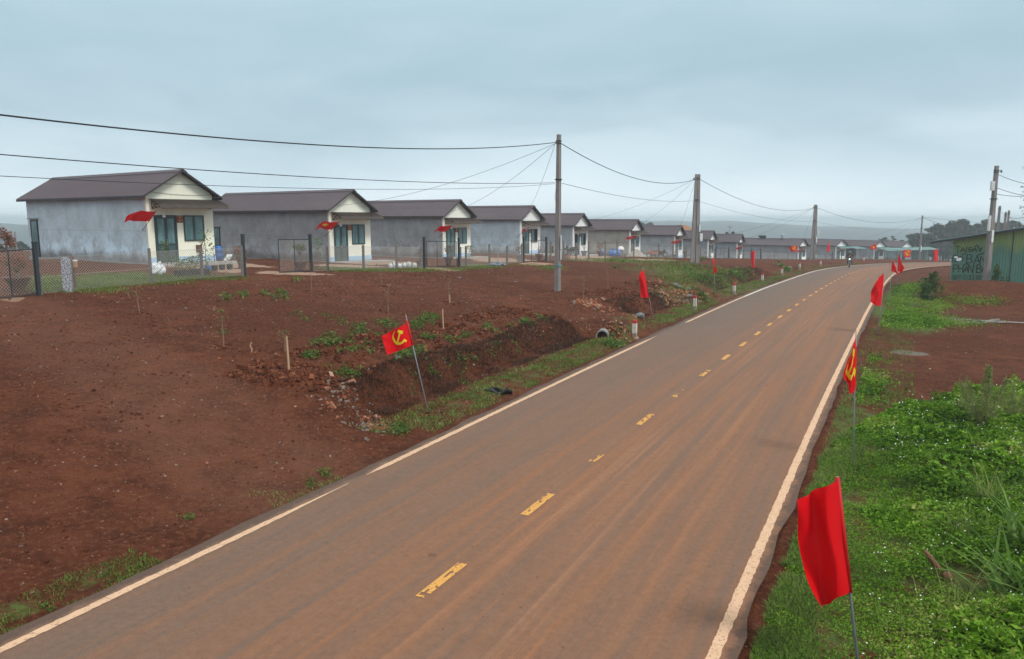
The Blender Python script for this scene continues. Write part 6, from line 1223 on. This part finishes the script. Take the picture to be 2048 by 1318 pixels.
q = G(1990, 562); t = thing('wall_bush', 'small leafy bush growing against the shack lettering right of the leaning pole', 'bush', ground_at(1991, 561, 51.5)); leaf_obj('foliage', cloud(420, (0, 0, .55), (.35, .3, .5), 4, 6), .12, GLEAF, t, .5, .5, 6); b = MB(); b.tube([(0, 0, -.1), (0, 0, .6)], .015, 5); b.build('stem', BARK, t)
# ------------------------------------------------------------------ green tin shack with painted lettering
A0 = P(1900.5, 559.5, 54.0); dW = np.array([math.sin(R(119)), math.cos(R(119)), 0]); nW = np.array([dW[1], -dW[0], 0]); nW = nW if nW[1] < 0 else -nW
def wall_uv(u, v):
    d = ray(u, v); o = np.array([0, 0, H]); k = ((A0-o)@nW)/(d@nW); q = o+d*k-A0; return float(q@dW), float(q[2])
_aL, _zl = wall_uv(1906.5, 477); _aR, _zr = wall_uv(2022, 459.5); slope_ = (_zr-_zl)/(_aR-_aL); AW = 9.5
def wtop(a): return _zl+slope_*(a-_aL)
def shack_mat():
    m, nt, b = new_mat('green_corrugated_tin'); tc = nd(nt, 'ShaderNodeTexCoord'); ob = tc.outputs['Object']; sx = nt.nodes.new('ShaderNodeSeparateXYZ'); nt.links.new(ob, sx.inputs[0])
    n = noise_n(nt, mapv(nt, ob, (1.2, 1, .7)), .8, 4); n2 = noise_n(nt, mapv(nt, ob, (8, 8, .4)), 1.2, 4)
    c = mixc(nt, n, (.080, .205, .155), (.115, .265, .195)); f = ramp(nt, math_n(nt, 'ADD', math_n(nt, 'MULTIPLY', sx.outputs[2], .28), math_n(nt, 'MULTIPLY', n, .55)), [(.78, 0), (.98, 1)]); c = mixc(nt, math_n(nt, 'MULTIPLY', f, .85), c, (.25, .32, .095))
    c = mixc(nt, math_n(nt, 'MULTIPLY', ramp(nt, n2, [(.5, 0), (.7, 1)]), .35), c, (.05, .10, .10)); nt.links.new(c, b.inputs['Base Color']); b.inputs['Roughness'].default_value = .5; b.inputs['Metallic'].default_value = .1; return m
SHK = shack_mat(); rotW = math.atan2(dW[1], dW[0]); A0[2] = A0[2]-.0
shack = thing('tin_shack', 'green corrugated tin shack with black hand painted lettering and sloping roof', 'shack', A0, rotW)
# local frame: x along the wall, y away from the road (negative = out of the wall), z up
b = MB(); n = int(AW/.0275)
def wl(i, top): a = AW*i/n; return (a, .014*math.sin(2*math.pi*a/.16), wtop(a)-.02 if top else -.5)
vs = [wl(i, 0) for i in range(n+1)]+[wl(i, 1) for i in range(n+1)]; b.add(vs, [(i, i+1, n+2+i, n+1+i) for i in range(n)])
zL, zR = wtop(0)-.02, wtop(AW)-.02; b.add([(0, .0, -.5), (0, 4, -.5), (0, 4, zL-.08), (0, 0, zL), (AW, 0, -.5), (AW, 4, -.5), (AW, 4, zR-.08), (AW, 0, zR)], [(1, 0, 3, 2), (4, 5, 6, 7), (5, 1, 2, 6)]); b.build('wall', SHK, shack)
b = MB(); b.box((3.42, -.03, -.4), (3.48, -.017, wtop(3.45)-.05)); b.build('seam_strip', STEEL, shack)
b = MB(); b.sheet(lambda a, t: (-1.45+(AW+2.1)*a, -.40+4.6*t, wtop(-1.45+(AW+2.1)*a)-.08*t+.03+.015*math.sin(2*math.pi*(-.55+6*t)/.2)), 8, 150, (0, 0, -.03)); rf = b.build('roof', simple('blue_green_roof_tin', (.085, .16, .165), (.11, .19, .19), 2, .5), shack)
b = MB(); th_ = math.atan(slope_); M = Matrix.Translation((-1.35, -.37, wtop(-1.35)-.09)) @ Matrix.Rotation(-th_, 4, 'Y'); b.box((0, -.03, -.03), (AW+2, .03, .07), 0, M); b.build('rafter', ROOF_EDGE, rf)
# letters as brush strokes on the unit square, y up
GL = {'T': [[(0, 1), (1, .96)], [(.5, .97), (.47, 0)]], 'A': [[(0, 0), (.5, 1), (1, 0)], [(.2, .36), (.82, .38)]], 'I': [[(.5, 1), (.5, 0)]], 'D': [[(.1, 1), (.1, 0), (.6, .08), (.95, .4), (.85, .8), (.5, 1), (.1, 1)], [(-.15, .5), (.5, .5)]],
      'Y': [[(0, 1), (.5, .5)], [(1, 1), (.35, 0)]], 'C': [[(1, .85), (.6, 1), (.15, .8), (0, .45), (.2, .1), (.6, 0), (1, .15)]], 'O': [[(.5, 1), (.1, .8), (0, .45), (.2, .08), (.55, 0), (.9, .2), (1, .6), (.8, .92), (.5, 1)]],
      'B': [[(.1, 1), (.1, 0), (.7, .05), (.95, .25), (.75, .48), (.15, .55)], [(.1, 1), (.6, .98), (.82, .78), (.6, .56)]], 'N': [[(0, 0), (.05, 1), (.92, 0), (1, 1)]], 'P': [[(.1, 0), (.1, 1), (.7, .98), (.95, .75), (.7, .5), (.12, .45)]], 'H': [[(.05, 1), (.05, 0)], [(.95, 1), (.95, 0)], [(.05, .5), (.95, .52)]],
      'S': [[(.95, .85), (.5, 1), (.1, .8), (.4, .55), (.85, .35), (.7, .05), (.1, .08)]], ':': [[(.5, .72), (.5, .64)], [(.5, .25), (.5, .17)]], '3': [[(.05, .9), (.5, 1), (.9, .8), (.45, .55), (.95, .3), (.55, 0), (.05, .1)]], '8': [[(.5, .52), (.1, .75), (.5, 1), (.9, .75), (.1, .25), (.5, 0), (.9, .25), (.5, .52)]], '1': [[(.2, .8), (.55, 1), (.5, 0)]],
      '9': [[(.9, .65), (.5, .45), (.1, .7), (.45, 1), (.9, .8), (.85, .3), (.5, 0), (.15, .08)]], '2': [[(.05, .8), (.45, 1), (.9, .75), (.1, .02), (1, .02)]], '0': [[(.5, 1), (.1, .8), (0, .45), (.2, .08), (.55, 0), (.9, .2), (1, .6), (.8, .92), (.5, 1)]], '^': [[(0, 0), (.5, 1), (1, 0)]], '/': [[(0, 0), (1, 1)]], '.': [[(.4, .4), (.6, .6)]], '\\': [[(0, 1), (1, 0)]]}
K_ = 6.59
def zb(x0, y0, x1, y1): return 1840+x0/K_, 380+y0/K_, 1840+x1/K_, 380+y1/K_
LET = [('T', 470, 742, 530, 830), ('A', 532, 757, 600, 822), ('.', 558, 828, 572, 842), ('I', 604, 745, 622, 822), ('D', 645, 752, 690, 815), ('A', 694, 762, 752, 808), ('^', 718, 728, 776, 752), ('Y', 764, 757, 815, 812),
       ('C', 430, 852, 492, 945), ('O', 500, 872, 566, 940), ('/', 552, 838, 605, 858), ('B', 615, 848, 692, 965), ('A', 714, 868, 790, 972), ('/', 752, 826, 845, 864), ('N', 800, 872, 868, 968),
       ('P', 436, 985, 500, 1082), ('H', 512, 985, 566, 1085), ('A', 580, 1005, 640, 1086), ('^', 586, 968, 640, 992), ('N', 644, 985, 697, 1092), ('B', 745, 985, 815, 1092), ('O', 826, 1010, 884, 1090), ('\\', 838, 975, 868, 1000),
       ('S', 420, 1120, 458, 1176), ('D', 466, 1122, 506, 1176), ('T', 510, 1120, 546, 1176), (':', 550, 1122, 566, 1172), ('0', 572, 1120, 622, 1176), ('3', 636, 1122, 670, 1178), ('3', 682, 1122, 714, 1180), ('8', 735, 1124, 775, 1182), ('1', 782, 1126, 806, 1184), ('9', 815, 1126, 856, 1186), ('0', 868, 1130, 906, 1188), ('0', 915, 1134, 960, 1190), ('0', 984, 1138, 1030, 1192), ('2', 1050, 1145, 1110, 1196), ('0', 1140, 1148, 1186, 1198)]
bt = MB(); lay = 0
for g, x0, y0, x1, y1 in LET:
    u0, v0, u1, v1 = zb(x0, y0, x1, y1); a0, z1_ = wall_uv(u0, v0); a1, z0_ = wall_uv(u1, v1); hw = .017 if y0 > 1100 else .026
    for pl_ in GL[g]:
        pp_ = [Vector((a0+(a1-a0)*px, 0, z0_+(z1_-z0_)*py)) for px, py in pl_]
        for p_, q_ in zip(pp_[:-1], pp_[1:]):
            lay += 1; y_ = -.020-.00012*(lay % 40); dv = (q_-p_).normalized(); sd = Vector((-dv.z, 0, dv.x))*hw*random.uniform(.85, 1.15); p2_, q2_ = p_-dv*hw*.6, q_+dv*hw*.6
            c4 = [p2_-sd, q2_-sd, q2_+sd, p2_+sd]; bt.add([(c.x, y_, c.z) for c in c4]+[(c.x, y_+.006, c.z) for c in c4], [(0, 1, 2, 3), (0, 4, 5, 1), (1, 5, 6, 2), (2, 6, 7, 3), (3, 7, 4, 0)])
bt.build('painted_lettering', simple('black_brush_paint', (.020, .012, .010), (.06, .022, .016), 5, .6), shack)
for k, (x0, y0, x1, y1) in enumerate(((448, 868, 500, 900), (478, 890, 548, 938))):
    u0, v0, u1, v1 = zb(x0, y0, x1, y1); a0, z1_ = wall_uv(u0, v0); a1, z0_ = wall_uv(u1, v1); b = MB(); b.prism([(a0, z0_+.05), (a0+.1, z0_), (a1-.03, z0_+.02), (a1, z1_-.06), (a1-.1, z1_), (a0+.03, z1_-.02)], 0, 0, lambda p, t: (p[0], -.034-.004*k-.006*t, p[1])); b.build('torn_paper', WHITE, shack)
# ------------------------------------------------------------------ trees beyond the houses
CROWN = tintmat('tree_crown_leaves', [(0, (.008, .020, .011)), (.5, (.018, .038, .019)), (1, (.038, .065, .030))], .8, .1, .1)
_tv = {}
def tree_variant(k):
    rg = np.random.default_rng(500+k); pine = k >= 3; cs = []; b = MB(); b.tube([(0, 0, -.08), (.01*(k-2), 0, .35), (.02*(k-1), .01, .62), (.01, 0, .93)], [.022, .017, .012, .004], 7)
    nl = 15 if pine else 13
    for j in range(nl):
        f = rg.random(); w = j*2.399+rg.uniform(-.3, .3); hz_ = (.30+.66*f) if pine else (.32+.60*f); rad = ((.24*(1-f)+.05) if pine else .25*math.sin(math.pi*min(.98, .18+.80*f))**.7)*rg.uniform(.65, 1.15)
        tip = np.array([math.cos(w)*rad, math.sin(w)*rad, hz_+(.02 if pine else .05)]); b.tube([(0, 0, hz_-.10*(1 if not pine else .4)), tip*np.array([.55, .55, 1])-np.array([0, 0, .02]), tip], [.008, .005, .002], 4)
        m_ = 150; sq_ = np.array([.10, .10, .035]) if pine else np.array([.105, .105, .07]); d = rg.normal(size=(m_, 3)); d /= np.linalg.norm(d, axis=1)[:, None]; cs.append(tip[None]*np.array([.85, .85, 1])+d*sq_*rg.uniform(.35, 1, m_)[:, None]*rg.uniform(.7, 1.25))
    cs = np.concatenate(cs); V_, Q_, t_ = leaves(cs, .040, .75, .6, 600+k); sh = np.repeat(np.repeat(rg.uniform(-.25, .25, nl), 150), 4); me = np_mesh('crown', V_, Q_, CROWN, tint=np.clip(t_*.6+.2+sh, 0, 1)); return b.mesh('trunk', BARK, True), me
for k in range(6): _tv[k] = tree_variant(k)
def tree(u, vt, dep, k, lab, group, wsc=1.0, zbase=None):
    top_ = P(u, vt, dep); zb_ = float(zf([top_[0]], [top_[1]])[0]); hh = top_[2]-zb_; t = thing('tree', lab, 'tree', (top_[0], top_[1], zb_), k*1.7+u*.01, group); t.scale = (hh*wsc, hh*wsc, hh); link('trunk', _tv[k][0], t); link('crown', _tv[k][1], t); return t
GT = 'hazy trees beyond the last houses'
TR = [(1748, 483, 262, 1, 1.0), (1768, 474, 268, 0, 1.0), (1786, 472, 280, 4, 1.0), (1805, 479, 258, 3, .9), (1818, 470, 270, 1, 1.0), (1835, 463, 262, 2, 1.0), (1848, 466, 250, 0, 1.1), (1858, 455, 268, 3, .9), (1870, 453, 255, 1, 1.0), (1880, 446, 272, 0, 1.0), (1893, 444, 258, 2, 1.0), (1903, 447, 245, 5, .9), (1912, 440.5, 270, 0, 1.0), (1926, 439.5, 262, 1, 1.0), (1937, 444, 250, 4, .9), (1948, 443, 266, 2, 1.0), (1962, 448, 275, 0, .9), (1975, 440.5, 262, 1, 1.0), (1988, 440, 255, 0, 1.0), (1999, 443, 268, 3, .9), (2011, 447, 258, 2, 1.0), (2026, 443, 262, 1, 1.0), (2042, 446, 250, 0, 1.0), (1842, 478, 240, 4, .8), (1888, 470, 235, 3, .9), (1915, 468, 230, 2, 1.0), (1860, 480, 235, 1, 1.1), (1938, 470, 232, 0, 1.0), (1826, 484, 238, 5, .9), (1873, 488, 228, 0, 1.2), (1900, 490, 226, 1, 1.2), (1832, 476, 222, 2, 1.2), (1846, 470, 230, 1, 1.2), (1858, 469, 226, 0, 1.3), (1871, 462, 240, 2, 1.2), (1884, 483, 240, 0, 1.3), (1895, 476, 243, 1, 1.2), (1908, 482, 238, 2, 1.3), (1922, 478, 240, 0, 1.2), (1853, 473, 246, 2, 1.1), (1812, 486, 232, 0, 1.3)]
NAMES_ = ['round topped hazy tree', 'broad crowned hazy tree', 'uneven crowned hazy tree', 'tall spiky pine', 'flat tiered pine', 'narrow pine']
ORD = ['first', 'second', 'third', 'fourth', 'fifth', 'sixth', 'seventh', 'eighth', 'ninth', 'tenth', 'eleventh', 'twelfth', 'thirteenth', 'fourteenth', 'fifteenth', 'sixteenth', 'seventeenth', 'eighteenth', 'nineteenth', 'twentieth', 'twenty-first', 'twenty-second', 'twenty-third', 'twenty-fourth', 'twenty-fifth', 'twenty-sixth', 'twenty-seventh', 'twenty-eighth', 'twenty-ninth', 'thirtieth', 'thirty-first']+['n']*20
rank = {id(t_): i for i, t_ in enumerate(sorted(TR))}
for t_ in TR:
    i = rank[id(t_)]; u = t_[0]; where = 'above the last house roofs' if u < 1800 else ('behind the slim far pole' if u < 1850 else ('left of the shack roof' if u < 1900 else ('above the shack roof' if u < 1985 else 'right of the leaning pole')))
    same = sorted(q_[0] for q_ in TR if q_[3] == t_[3]); tree(t_[0], t_[1], t_[2], t_[3], '%s %s, %s of its shape from the left' % (NAMES_[t_[3]], where, ORD[same.index(t_[0])]), GT, t_[4]*(1.2 if u > 1828 and t_[3] < 3 else .95))
for i, (u, vt, dep, k, lab) in enumerate(((1274, 447, 330, 3, 'small distant pine left in the clump behind the beige house'), (1283, 442.5, 335, 0, 'tallest distant tree of the clump behind the beige house'), (1292, 444, 340, 2, 'middle distant tree of the clump behind the beige house'), (1301, 446, 335, 1, 'right distant tree of the clump behind the beige house'))): tree(u, vt, dep, k, lab, 'distant clump behind the beige house', 1.0)
for i, (u, vt, dep, k, lab) in enumerate(((20, 487, 190, 1, 'low hazy tree at the left edge behind the nearest house'), (40, 482, 200, 0, 'hazy tree touching the back corner of the nearest house'), (-10, 480, 180, 2, 'hazy tree left of the frame edge'))): tree(u, vt, dep, k, lab, 'hazy trees at the left edge', 1.2)
q = ground_at(14, 520, 42); t = thing('red_bush', 'reddish brown bush behind the left gate at the frame edge', 'bush', q); leaf_obj('foliage', cloud(700, (0, 0, 1.2), (.55, .5, .75), 9, 8), .12, RLEAF, t, .5, .5, 3, .1); b = MB(); b.tube([(0, 0, -.1), (0, 0, 1.1)], [.04, .02], 5); b.build('stem', BARK, t)
for k_, (u, vt, vb, lab) in enumerate(((33, 463, 500, 'thin grey post in the haze left of the nearest house'), (27, 478, 505, 'thin dark post behind the left gate'))): q = P(u, vb, 85+8*k_); g_ = gz(q[0], q[1]); tz = P(u, vt, 85+8*k_)[2]; t = thing('far_post', lab, 'post', (q[0], q[1], g_)); b = MB(); b.tube([(0, 0, -.3), (0, 0, tz-g_)], .09, 6); b.build('shaft', POLEC, t)
# tree whose lower branches hang into the frame at the right edge
LTAN = tintmat('olive_leaves', [(0, (.05, .065, .03)), (.6, (.12, .13, .06)), (1, (.22, .20, .11))], .7, .3); bt_ = ground_at(2075, 560, 62); t = thing('roadside_tree', 'thin leaved tree reaching in at the right edge beside the poles', 'tree', bt_); b = MB(); b.tube([(0, 0, -.3), (.1, 0, 3), (-.1, 0, 6), (0, 0, 9)], [.16, .12, .09, .03], 8)
for a in range(9): b.tube([(0, 0, 3.6+.5*a), (math.cos(a*2.1)*1.2, math.sin(a*2.1)*1.2, 4.6+.5*a), (math.cos(a*2.1)*2.0, math.sin(a*2.1)*2.0, 4.9+.5*a)], [.05, .03, .01], 5)
b.build('trunk', BARK, t, True); leaf_obj('crown', cloud(2600, (0, 0, 7.0), (2.5, 2.4, 2.9), 12, 16, .2), .20, LTAN, t, .4, .4, 4)
# ------------------------------------------------------------------ motorcycles and rider
TYRE = simple('tyre_rubber', (.014, .014, .015), rough=.85); CHROME = simple('dull_chrome', (.45, .46, .47), rough=.3, metal=.8); BIKEB = simple('black_bike_plastic', (.012, .013, .015), (.02, .021, .023), 8, .35, spec=.5); SEATM = simple('black_seat', (.016, .016, .017), rough=.7); LAMP = simple('headlamp_glass', (.75, .80, .82), rough=.1, spec=.7); ORANGE = simple('orange_bike_plastic', (.42, .11, .03), rough=.4)
lm, lnt, lb = new_mat('lit_headlamp'); lb.inputs['Base Color'].default_value = (.8, .85, .88, 1); lb.inputs['Emission Color'].default_value = (.92, .97, 1, 1); lb.inputs['Emission Strength'].default_value = 1.1
def bike(lab, loc, rz, group=None, body=BIKEB, lamp=LAMP, lean=0):
    t = thing('motorcycle', lab, 'motorcycle', loc, rz, group); t.rotation_euler = (lean, 0, rz); ap = t
    for wx in (.62, -.62):
        b = MB(); ring = [(.29*math.cos(w), .29*math.sin(w)) for w in np.linspace(0, 2*math.pi, 21)[:-1]]; b.tube([(wx+x, 0, .29+z) for x, z in ring+ring[:2]], .05, 7, caps=False); wh = b.build('wheel', TYRE, ap, True)
        b = MB(); ring2 = [(.235*math.cos(w), .235*math.sin(w)) for w in np.linspace(0, 2*math.pi, 21)[:-1]]; b.tube([(wx+x, 0, .29+z) for x, z in ring2+ring2[:2]], .016, 5, caps=False); b.tube([(wx, -.05, .29), (wx, .05, .29)], .035, 8)
        for k in range(8): a = k*math.pi/4; b.tube([(wx, 0, .29), (wx+.23*math.cos(a), 0, .29+.23*math.sin(a))], .007, 4)
        b.build('rim', CHROME, wh)
    b = MB(); b.tube([(.62, .07, .29), (.47, .07, .75), (.40, .05, .98)], .022, 6); b.tube([(.62, -.07, .29), (.47, -.07, .75), (.40, -.05, .98)], .022, 6); b.build('fork', CHROME, ap)
    b = MB(); b.prism([(.34, .42), (.46, .50), (.52, .82), (.46, 1.0), (.36, .98), (.30, .70)], 0, 0, lambda p, e: (p[0], -.17+.34*e, p[1])); b.prism([(-.75, .55), (-.30, .45), (.22, .44), (.32, .60), (.10, .64), (-.30, .70), (-.85, .78)], 0, 0, lambda p, e: (p[0], -.11+.22*e, p[1])); b.build('fairing', body, ap)
    b = MB(); b.tube([(.36+.31*math.cos(w)+.26, 0, .31+.35*math.sin(w)) for w in np.linspace(.3, 2.4, 9)], .055, 6); b.build('mudguard', body, ap)
    b = MB(); b.prism([(-.80, .80), (-.30, .74), (.12, .68), (.14, .74), (-.25, .82), (-.80, .88)], 0, 0, lambda p, e: (p[0], -.13+.26*e, p[1])); b.build('seat', SEATM, ap)
    b = MB(); b.tube([(.30, -.36, 1.06), (.37, -.2, 1.03), (.40, 0, 1.0), (.37, .2, 1.03), (.30, .36, 1.06)], .018, 6); b.build('handlebar', STEEL, ap)
    for sg in (-1, 1): b = MB(); b.tube([(.36, sg*.24, 1.03), (.38, sg*.30, 1.24)], .008, 4); b.blob((.38, sg*.32, 1.27), .06, 8, 5, .02, sq=(.3, 1.1, .7)); b.build('mirror', STEEL, ap)
    b = MB(); b.blob((.50, 0, .92), .078, 12, 8, 0, sq=(.6, 1.2, .9)); b.build('headlight', lamp, ap, True)
    for sg in (-1, 1): b = MB(); b.blob((.51, sg*.13, .78), .04, 8, 5, 0, sq=(.6, 1, .9)); b.build('indicator', LAMP, ap, True)
    b = MB(); b.box((-.25, -.13, .26), (.20, .13, .46)); b.tube([(.15, -.14, .30), (-.2, -.17, .26), (-.85, -.19, .38)], [.025, .04, .05], 8); b.build('engine', simple('grey_engine_metal', (.13, .13, .135), rough=.45, metal=.6) if 'grey_engine_metal' not in bpy.data.materials else bpy.data.materials['grey_engine_metal'], ap)
    return t
q = G(1698, 536.3); s0, d0, _z = road_sd(q[0], q[1]); tx = np.interp(s0[0], S_ARR, _T[:, 0]); ty = np.interp(s0[0], S_ARR, _T[:, 1]); rzb = math.atan2(-ty, -tx)+R(12); q[2] = float(road_xyz(s0, d0)[0, 2])+.02
bike('black motorcycle being ridden towards the camera in the left lane', q, rzb, lamp=lm)
SKIN = simple('tanned_skin', (.30, .16, .105), rough=.6); JACK = simple('dark_jacket', (.014, .017, .020), (.03, .035, .04), 7, .8); TROU = simple('dark_trousers', (.025, .028, .034), rough=.85); SHOE = simple('dark_shoes', (.02, .016, .014), rough=.6); HELM = simple('grey_green_helmet', (.13, .19, .20), (.16, .22, .23), 3, .35)
def rider(loc, rz):
    J = {'pel': (-.18, 0, .90, .15), 'bel': (-.13, 0, 1.08, .145), 'chest': (-.07, 0, 1.27, .155), 'nek': (-.03, 0, 1.43, .058), 'chin': (-.01, 0, 1.50, .075), 'head': (.0, 0, 1.60, .10)}
    E_ = [('pel', 'bel'), ('bel', 'chest'), ('chest', 'nek'), ('nek', 'chin'), ('chin', 'head')]
    for s_ in (-1, 1):
        n_ = 'l' if s_ > 0 else 'r'
        J.update({'sh'+n_: (-.05, s_*.19, 1.38, .068), 'el'+n_: (.06, s_*.31, 1.15, .048), 'wr'+n_: (.26, s_*.34, 1.09, .034), 'pm'+n_: (.31, s_*.35, 1.085, .036), 'hp'+n_: (-.14, s_*.10, .86, .095), 'kn'+n_: (.24, s_*.19, .80, .066), 'an'+n_: (.08, s_*.17, .40, .044), 'ft'+n_: (.13, s_*.17, .34, .044), 'to'+n_: (.26, s_*.18, .335, .035)})
        E_ += [('chest', 'sh'+n_), ('sh'+n_, 'el'+n_), ('el'+n_, 'wr'+n_), ('wr'+n_, 'pm'+n_), ('pel', 'hp'+n_), ('hp'+n_, 'kn'+n_), ('kn'+n_, 'an'+n_), ('an'+n_, 'ft'+n_), ('ft'+n_, 'to'+n_)]
        for k in range(4): J['fa%d%s' % (k, n_)] = (.345, s_*(.315+.022*k), 1.09, .011); J['fb%d%s' % (k, n_)] = (.355, s_*(.315+.022*k), 1.055+.003*(k % 2), .010); E_ += [('pm'+n_, 'fa%d%s' % (k, n_)), ('fa%d%s' % (k, n_), 'fb%d%s' % (k, n_))]
        J['tb'+n_] = (.31, s_*.305, 1.05, .011); E_ += [('pm'+n_, 'tb'+n_)]
    ks = list(J); me = bpy.data.meshes.new('rider_skin'); me.from_pydata([J[k][:3] for k in ks], [(ks.index(a), ks.index(b_)) for a, b_ in E_], []); o = bpy.data.objects.new('rider_tmp', me); col.objects.link(o); md = o.modifiers.new('skin', 'SKIN'); 
    for i, k in enumerate(ks): sv = me.skin_vertices[0].data[i]; sv.radius = (J[k][3], J[k][3]); sv.use_root = (k == 'pel')
    o.modifiers.new('sub', 'SUBSURF').levels = 1; dg_ = bpy.context.evaluated_depsgraph_get(); m2 = bpy.data.meshes.new_from_object(o.evaluated_get(dg_)); bpy.data.objects.remove(o)
    for mt in (SKIN, JACK, TROU, SHOE): m2.materials.append(mt)
    cen = np.array([J[k][:3] for k in ks]); 
    for p_ in m2.polygons:
        k = ks[int(((cen-np.array(p_.center))**2).sum(1).argmin())]; p_.material_index = 0 if k[:2] in ('pm', 'fa', 'fb', 'tb', 'ch', 'he') else (3 if k[:2] in ('ft', 'to') else (2 if k[:2] in ('hp', 'kn', 'an', 'pe') else 1)); p_.use_smooth = True
    t = thing('person', 'rider in dark jacket and grey green helmet sitting on the black motorcycle', 'person', loc, rz); m2.name = 'body'; link('body', m2, t)
    b = MB(); b.blob((-.005, 0, 1.655), .135, 14, 10, 0, sq=(1.1, .95, .95)); b.v = [(x, y, max(z, 1.60 if x > .03 else 1.55)) for x, y, z in b.v]; b.build('helmet', HELM, t, True); b = MB(); b.sheet(lambda a, e: (.10+.09*e, (a-.5)*.19*(1-.3*e), 1.655-.02*e), 6, 3, (0, 0, -.012)); b.build('visor', HELM, t)
    for s_ in (-1, 1): b = MB(); b.blob((.093, s_*.034, 1.585), .011, 6, 5, 0, sq=(.6, 1.3, .8)); b.build('eye', ROOM_EYE_DARK, t)
    b = MB(); b.blob((.105, 0, 1.557), .017, 6, 5, 0, sq=(1, .8, 1.2)); b.blob((.095, 0, 1.523), .016, 8, 4, 0, sq=(.5, 1.5, .4)); b.build('nose_and_mouth', SKIN, t)
rider(q, rzb)
GB = 'parked motorcycles in the yards'
bike('dark motorcycle parked before the open doors right of the single pole', ground_at(1141, 510, 84), R(150), GB, lean=R(6)); bike('motorcycle with orange panels parked behind the sand pile', ground_at(1306, 516, 101), R(200), GB, ORANGE, lean=R(6)); bike('black motorcycle parked right of the orange one', ground_at(1322, 516, 103), R(20), GB, lean=R(6))
